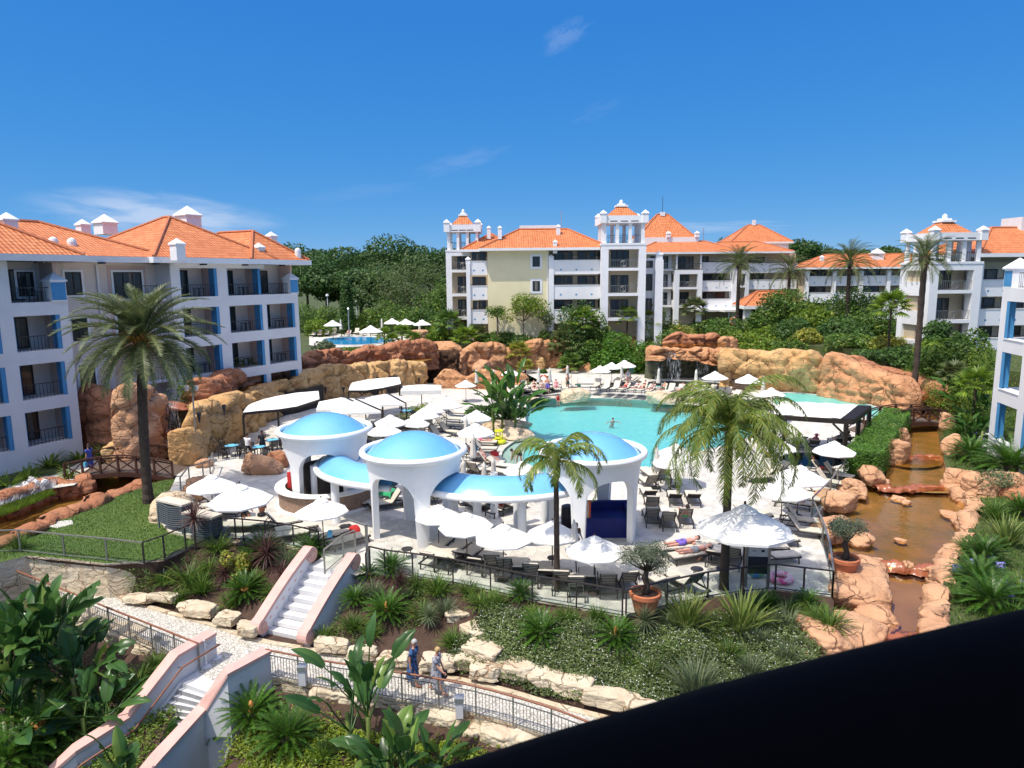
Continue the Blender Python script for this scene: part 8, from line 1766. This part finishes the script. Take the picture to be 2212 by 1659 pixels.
for i,(u,v,y,H)in enumerate(((2095,735,55,3.6),(2070,745,57,3.0),(2130,760,50,3.4),(2120,800,47,2.6))):
 p=WY(u,v,y);paddle_plant((p.x,p.y,drop(p.x,p.y)),'%s banana plant from the corner tower beside the near blue wing'%ORD[i],14,H,1.7,.5,'leaf_banana',50+i,(15,80),70,'banana_plant','banana clumps',.3,3,.5)
def at(u,v,y):p=WY(u,v,y);return p
far=[]
for i,(u,v,y,r,lb)in enumerate([(628,535,150,8,'leftmost umbrella pine beside the hotel wing roof'),(700,527,142,9.5,'broad umbrella pine behind the cypress'),(775,545,150,8,'umbrella pine between the two broad pines'),(850,519,140,9.5,'highest umbrella pine in the middle of the wood'),(925,532,146,8.5,'umbrella pine right of the highest one'),(975,548,155,8,'umbrella pine behind the left tower'),(660,565,128,7,'lower pine in front of the leftmost ones'),(735,575,125,7,'lower dark pine behind the cypress'),(800,580,124,7,'lower dark pine left of the pale willowy tree'),(1575,519,230,12,'far pine left of the small pyramid roof'),(1630,522,240,11,'far pine behind the small pyramid roof'),(1720,524,215,12,'far pine right of the small pyramid roof'),(1775,530,210,11,'second far pine right of the small pyramid roof'),(1830,533,220,11,'far pine behind the third date palm'),(1895,538,205,11,'far pine left of the corner tower'),(1940,545,200,9,'lowest far pine at the corner tower')]):
 p=at(u,v,y);H=p.z-3;tree((p.x,p.y,3),H,r,lb,'leaf_pine',7000,.62,.55,True,60+i%3,13,'umbrella pines','pine_tree','pine',key=('pine',i%3)if i>20 else None,tr=.35)
p=at(880,548,116);tree((p.x,p.y,3.2),p.z-3.2,7.2,'pale green willowy tree in front of the pine wood','leaf_pepper',12000,.42,.95,True,80,16,None,'tree',tr=.35,aspect=.3)
p=at(960,610,112);tree((p.x,p.y,3.2),p.z-3.2,5,'mid green tree beside the left white tower','leaf_mid',6500,.4,.9,True,81,11,None,'tree',tr=.3)
p=at(746,600,106);rr=random.Random(4);root=E('cypress',(p.x,p.y,3.4));T(root,'dark narrow cypress behind the upper pool','cypress');mb=MB();h=p.z-3.4;leaf_cloud(mb,[(0,0,h*t,1.25*(1-.62*max(0,t-.25)),1.6)for t in(.08,.2,.32,.44,.56,.68,.8,.9)],6000,.3,rr);mb.build('crown','leaf_dark',root);MB().tube([(0,0,0),(0,0,h*.3)],.2,7).build('trunk','bark',root)
i=0
for u,v,y,r,h,m,lb in[(690,690,103,3.2,3.4,'leaf_bright','bright shrub beside the hotel wing at the upper pool'),(715,660,108,3.4,4.2,'leaf_mid','shrub left of the cypress'),(785,665,108,3.4,4.6,'leaf_bright','pale leafy shrub right of the cypress'),(830,650,107,3.6,5.2,'leaf_mid','tall shrub behind the touching umbrellas'),(880,665,105,3.8,4.6,'leaf_mid','shrub with blue flowers behind the upper pool umbrellas'),(930,660,104,3.6,4.8,'leaf_dark','dark shrub beside the last upper pool umbrella'),(975,665,100,3.4,5.0,'leaf_mid','leafy shrub at the foot of the left tower'),(1020,690,96,3.2,4.0,'leaf_dark','dark shrub under the left tower balconies'),(660,655,112,3.6,5,'leaf_mid','tall shrub against the hotel wing end'),(955,705,93,2.6,3.0,'leaf_bright','light shrub above the cave gap'),(1245,650,87,3.6,5.2,'leaf_dark','round dark tree in front of the white parapets'),(1300,668,86.5,2.3,3.8,'leaf_mid','small leafy tree at the central tower foot'),(1060,715,89,2.2,2.2,'leaf_mid','shrub below the cream wall, left'),(1105,722,89,2.2,1.8,'leaf_dark','low dark shrub below the pale green tree'),(1165,715,88.5,2.2,2.4,'leaf_mid','shrub below the cream wall, right'),(1365,716,83.5,4.3,5.0,'leaf_box','big round bright green hedge left of the waterfall'),(1322,728,83.5,3.0,3.6,'leaf_box','smaller round hedge joined to the big one'),(1280,735,85,2.6,3.6,'leaf_mid','leafy shrub between the rocks and the round hedge'),(1385,790,82,2.2,2.0,'leaf_mid','long leaved shrub at the foot of the round hedge'),(1420,672,92,3.2,3.6,'leaf_bright','bright palm like shrub right of the central tower'),(1470,680,92,3.0,3.2,'leaf_yellow','yellowish shrub above the waterfall'),(1440,700,90,2.8,2.4,'leaf_mid','green shrub directly above the waterfall'),(1530,690,92,3.0,2.8,'leaf_mid','shrub right of the white far canopy'),(1580,715,88,3.0,2.4,'leaf_bright','shrub on the top of the tan overhang'),(1640,722,86,3.2,2.4,'leaf_bright','bright shrub row above the tan overhang, left'),(1700,728,84,3.0,2.2,'leaf_mid','shrub row above the tan overhang, right'),(1740,712,86,2.8,2.6,'leaf_yellow','yellow green shrub beside the small dark footbridge'),(1880,728,80,3.0,2.8,'leaf_bright','bright shrub right of the small dark footbridge'),(1930,720,77,2.8,3.0,'leaf_yellow','golden shrub under the drooping palm'),(1915,752,75,3.0,2.0,'leaf_dark','low olive shrub above the smooth orange wall'),(1970,748,72,3.2,2.2,'leaf_dark','dark shrub above the red ridge'),(2030,752,66,3.0,2.4,'leaf_mid','shrub at the end of the red ridge'),(2060,790,58,2.4,2.6,'leaf_bright','feathery bright shrub behind the right bridge'),(2115,815,54,2.6,3.0,'leaf_bright','bright shrub in front of the near blue wing'),(2075,835,56,2.2,2.4,'leaf_yellow','yellow green shrub above the first far bank cycad'),(2125,860,49,2.0,2.2,'leaf_mid','shrub at the foot of the near blue wing'),(2020,730,70,2.8,2.8,'leaf_bright','bright shrub left of the banana plants'),(2000,790,66,2.2,1.8,'leaf_mid','shrub on the red ridge behind the bridge'),(512,772,62,2.2,1.6,'leaf_bright','bright round bush on the rock ridge in front of the hotel wing'),(574,768,66,1.1,1.3,'leaf_bright','small bush right of the round one on the ridge'),(620,770,68,1.2,1.0,'leaf_mid','low bush near the end of the hotel wing'),(700,738,78,2.2,2.8,'leaf_grey','silvery shrub at the corner of the hotel wing'),(735,745,80,2.0,2.2,'leaf_bright','bright shrub in front of the upper pool'),(770,752,81,2.0,1.9,'leaf_mid','leafy shrub below the upper pool edge'),(390,790,50,1.3,1.6,'leaf_mid','leafy plant behind the tall palm trunk'),(505,1190,28.5,.62,.9,'leaf_yellow','yellow green bush in the left bed'),(880,893,55,1.5,1.0,'leaf_yellow','feathery yellow green planting beside the umbrella cluster'),(800,925,52,1.3,1.0,'leaf_yellow','feathery planting between the first dome and the umbrellas'),(905,872,59,1.4,1.1,'leaf_bright','feathery planting behind the umbrella cluster'),(1835,722,80,3.0,2.2,'leaf_mid','shrub filling the gap beside the small dark footbridge'),(1660,705,92,3.4,3.2,'leaf_bright','bright shrub at the pavilion foot'),(1560,690,96,3.2,3.4,'leaf_mid','shrub under the far white canopies'),(2075,715,64,2.6,2.6,'leaf_mid','shrub at the foot of the corner tower, right'),(2140,730,58,2.6,3.0,'leaf_bright','shrub between the banana plants and the near blue wing'),(2030,700,72,2.6,3.2,'leaf_dark','dark shrub at the foot of the corner tower, left'),(2150,1012,36,1.3,.9,'leaf_grey','grey green flowering mound beside the huge cycad'),(2192,1235,27,1.5,1.1,'leaf_grey','grey green mound right of the far bank cycads'),(2205,1325,24,1.2,.9,'leaf_grey','grey green mound above the black rail at the right edge'),(1165,800,82,1.1,1.2,'leaf_mid','small shrub at the orange rocks'),(1230,1310,25.5,.7,.6,'leaf_mid','low green shrub behind the largest cycad'),(1710,1300,25,.9,.6,'leaf_bright','low bright shrub at the right dark handrail')]:
 p=at(u,v,y);z=p.z-h if y>60 else drop(p.x,p.y);z=max(z,-3);i+=1
 b_=drop(p.x,p.y)if y>60 else z;hh=max(h,min(p.z-b_,h*1.9));bush((p.x,p.y,p.z-hh),r,hh,lb,m,3000 if r>1.5 else 1500,.32 if y>60 else.12,100+i)
for u,v,y,R0,H0,m,lb in[(1690,632,98,4.6,8,'leaf_mid','first broad green tree right of the pinkish pavilion'),(1752,660,94,4.2,7,'leaf_bright','light green tree in front of the low terrace'),(1815,628,96,5.0,8.5,'leaf_mid','highest broad green tree in front of the low terrace'),(1880,655,90,4.2,7,'leaf_mid','broad green tree left of the drooping palm'),(1720,690,90,4.2,5.5,'leaf_dark','dark understorey tree under the broad trees, left'),(1800,695,88,4.4,5.2,'leaf_dark','dark understorey tree under the broad trees, middle'),(1655,680,96,3.2,5,'leaf_mid','leafy tree against the pavilion pillar'),(1860,700,85,3.4,4.5,'leaf_dark','dark understorey tree right of the broad trees')]:
 p=at(u,v,y);b_=drop(p.x,p.y);tree((p.x,p.y,b_),p.z-b_,R0,lb,m,6500,.36,.8,True,int(u),12,'broad green trees','tree',tr=.22)
for u,v,y,R0,m,lb in[(1130,638,88.3,3.0,'leaf_bright','pale green round tree in front of the cream wall'),(1074,655,88.3,1.6,'leaf_mid','small thin tree left of the pale green one'),(1182,672,88,1.5,'leaf_grey','sparse thin tree at the white corner column')]:
 p=at(u,v,y);b_=drop(p.x,p.y);tree((p.x,p.y,b_),p.z-b_,R0,lb,m,2600 if R0>2 else 700,.26,.72,True,int(u),10,None,'tree',tr=.13,bark='bark_pale')
for u,v,y,r,m,lb in[(1225,745,86,3.0,'leaf_palm_far','wide fan palm with yellowed leaves above the orange rocks'),(1120,765,84.5,2.0,'leaf_yellow','golden fan palm behind the orange wall'),(1232,790,82.5,2.0,'leaf_mid','green fan palm behind the folded umbrellas'),(1005,735,88,2.4,'leaf_bright','bright palm above the cave gap'),(1028,728,90,2.2,'leaf_palm_far','bushy palm below the left tower'),(1135,795,82,1.4,'leaf_yellow','small golden fan palm at the orange wall'),(970,700,92,2.4,'leaf_mid','thin palm left of the left tower'),(1258,700,87,2.8,'leaf_bright','arching bright palm below the white parapets'),(1355,688,89,2.0,'leaf_bright','small palm at the foot of the central tower'),(830,728,86,1.5,'leaf_bright','first young palm on the ridge from the upper pool'),(848,738,84,1.3,'leaf_bright','second young palm on the ridge'),(868,722,87,1.6,'leaf_bright','third young palm on the ridge'),(893,735,84,1.4,'leaf_bright','fourth young palm on the ridge'),(880,752,82,1.1,'leaf_bright','lowest young palm on the ridge'),(1925,668,74,2.6,'leaf_bright','drooping bright palm left of the corner tower'),(1410,690,91,2.4,'leaf_yellow','golden palm right of the central tower'),(1500,672,94,2.4,'leaf_palm_far','pale palm behind the waterfall'),(2108,838,50,1.9,'leaf_bright','bright fan palm above the far bank cycads'),(2060,812,57,1.6,'leaf_palm_far','fan palm beside the right bridge')]:
 p=at(u,v,y);b_=drop(p.x,p.y);fan_palm((p.x,p.y,b_),max(.2,p.z-b_),r,lb,int(u),m)
a=W(1862,1032,0);b=W(1935,930,0);d=(b-a);L=d.length;d.normalize();sd=V((d.y,-d.x,0));rr=random.Random(5);root=E('hedge',a);T(root,'clipped bright green hedge along the stream beside the pergola','hedge');mb=MB()
for k in range(15000):
 s,t,z=rr.uniform(-.4,L),rr.uniform(-1.0,1.0),rr.uniform(0,1.75);f_=rr.choice((0,1,2,2));
 if f_==0:t=rr.choice((-1,1))*rr.uniform(.85,1.0)
 elif f_==1:s=rr.choice((-.4,L))+rr.uniform(-.1,.1)
 else:z=rr.uniform(1.55,1.78)
 z+=.18*noise.noise(V((s*.8,t,1)));p=d*s+sd*t*(1+.15*noise.noise(V((s,z,3))))+V((0,0,z));q=V((rr.gauss(0,1),rr.gauss(0,1),rr.gauss(0,1))).normalized()*.07;w=q.orthogonal().normalized()*.03;mb.add([p-q,p+w,p+q,p-w],[(0,1,2,3)])
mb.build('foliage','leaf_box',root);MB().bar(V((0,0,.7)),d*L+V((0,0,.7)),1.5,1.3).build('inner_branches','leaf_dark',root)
def cover(name,sample,s0,s1,t0,t1,n,m,fl,label,seed,h=.16,fm=.0,size=.035,dens=None):
 rr=random.Random(seed);mb=MB();fb=MB()
 for k in range(n):
  s,t=rr.uniform(s0,s1),rr.uniform(t0,t1);p=sample(s,t)+V((rr.uniform(-.25,.25),rr.uniform(-.25,.25),0));nz=noise.noise(V((p.x*.7,p.y*.7,seed)))
  if nz<(dens if dens is not None else-.35):continue
  p.z+=h*rr.random()*(1+nz*1.2)+.01
  if rr.random()<fm:q=rr.uniform(.012,.024);p.z+=.06;fb.add([p+V((q,0,0)),p+V((0,q,.01)),p-V((q,0,0)),p-V((0,q,-.01))],[(0,1,2,3)]);continue
  a=V((rr.gauss(0,1),rr.gauss(0,1),rr.gauss(.3,.7))).normalized()*size*rr.uniform(.7,1.6);b=a.orthogonal().normalized()*size*.5;mb.add([p-a,p+b,p+a,p-b],[(0,1,2,3)])
 S(mb.build(name,m),label,'stuff')
 if fm:S(fb.build('small_flowers',fl),'tiny white flowers over the '+label,'stuff')
cover('ground_cover',bed2_s,.30,.98,.22,.96,90000,'cover','flower_white','grey green flowering ground cover below the dark handrail',3,.34,.05,.05,-.6)
cover('ground_cover',bed2_s,.0,.4,.1,.9,9000,'leaf_mid','flower_white','sparse low leaves among the mulch right of the stair',5,.1,0,.04,.1)
cover('ground_cover',bed1_s,.05,1,.15,.9,8000,'leaf_mid','flower_white','sparse low leaves among the mulch left of the stair',6,.1,0,.04,.05)
cover('ivy',f2_s,.0,1,.06,.95,95000,'ivy','flower_white','bright green creeping ground cover beside the right pink wall',7,.2,0,.05,-.42)
cover('ground_cover',f1_s,.1,1,.1,.95,50000,'leaf_bright','flower_white','low green ground cover in the lower left garden',8,.2,0,.05,-.25)
def flowers(pts,m,label,seed,group):
 rr=random.Random(seed)
 for i,(u,v,r)in enumerate(pts):
  g=G(u,v+14);p=WY(u,v,g.y);rad=PX(r,p);root=E('agapanthus',g);T(root,label%ORD[i],'flower',group);hz=max(.25,p.z-g.z);MB().tube([(0,0,0),(0,0,hz)],.012,5).build('stem','leaf_strap',root);mb=MB()
  for k in range(90):d=V((rr.gauss(0,1),rr.gauss(0,1),rr.gauss(0,1))).normalized();c=V((0,0,hz))+d*rad*rr.uniform(.6,1);a=d.orthogonal().normalized()*rad*.22;b=d.cross(a);mb.add([c+a,c+b,c-a,c-b],[(0,1,2,3)])
  mb.build('flower_head',m,root)
flowers([(2118,948,8),(2132,942,8),(2150,968,9),(2163,972,9),(2172,985,9),(2190,978,8),(2128,962,7),(2205,992,8),(2145,985,7)],'flower_white','%s white agapanthus from the left beside the huge far bank cycad',1,'white agapanthus')
flowers([(2105,938,7),(2140,932,8),(2158,950,8),(2180,962,8),(2200,968,8),(2112,925,7)],'flower_blue','%s blue agapanthus from the left in front of the blue jambs',2,'blue agapanthus')
flowers([(2066,1228,9),(2098,1215,8),(2140,1210,9),(2160,1222,9),(2170,1265,9),(2188,1272,9),(2182,1290,8),(2205,1262,8)],'flower_blue','%s blue agapanthus from the left among the lower far bank cycads',3,'lower blue agapanthus')
flowers([(58,1050,9),(78,1044,8),(98,1042,8),(40,1058,8),(70,1036,7),(25,1066,8)],'flower_white','%s white flower ball along the left stream bank',4,'white flowers by the left stream')
o=scatter_blades('flower_strip',P([(-40,1085),(100,1040),(120,1050),(20,1090),(-40,1110)],0),0,5000,.35,.02,'flower_white',9,.3);o['label']='white flower carpet along the left stream bank'
o=scatter_blades('grass',P([(-40,1112),(20,1092),(110,1062),(120,1068),(20,1110),(-40,1130)],0),0,4000,.22,.02,'leaf_bright',10,.3);o['label']='fresh green edging of the left stream bank'
o=scatter_blades('grass',P([(2030,900),(2060,1040),(2120,1085),(2100,1150),(2050,1215),(2040,1300),(2060,1400),(2400,1400),(2400,900)],.12),.12,26000,.16,.025,'leaf_mid',11,.5);o['label']='low green planting covering the far stream bank'
root=E('viewer_balcony',(0,-1.2,9.9));T(root,'balcony wall and ceiling of the building the picture is taken from','balcony')
MB().box(-5,5,-.4,0,0,4.6).build('back_wall','plaster_white',root);MB().box(-5,5,.003,2.1,4.3,4.55).build('ceiling','plaster_white',root);MB().box(-5,5,.003,1.75,.0,.2).build('balcony_floor','grey_render',root)
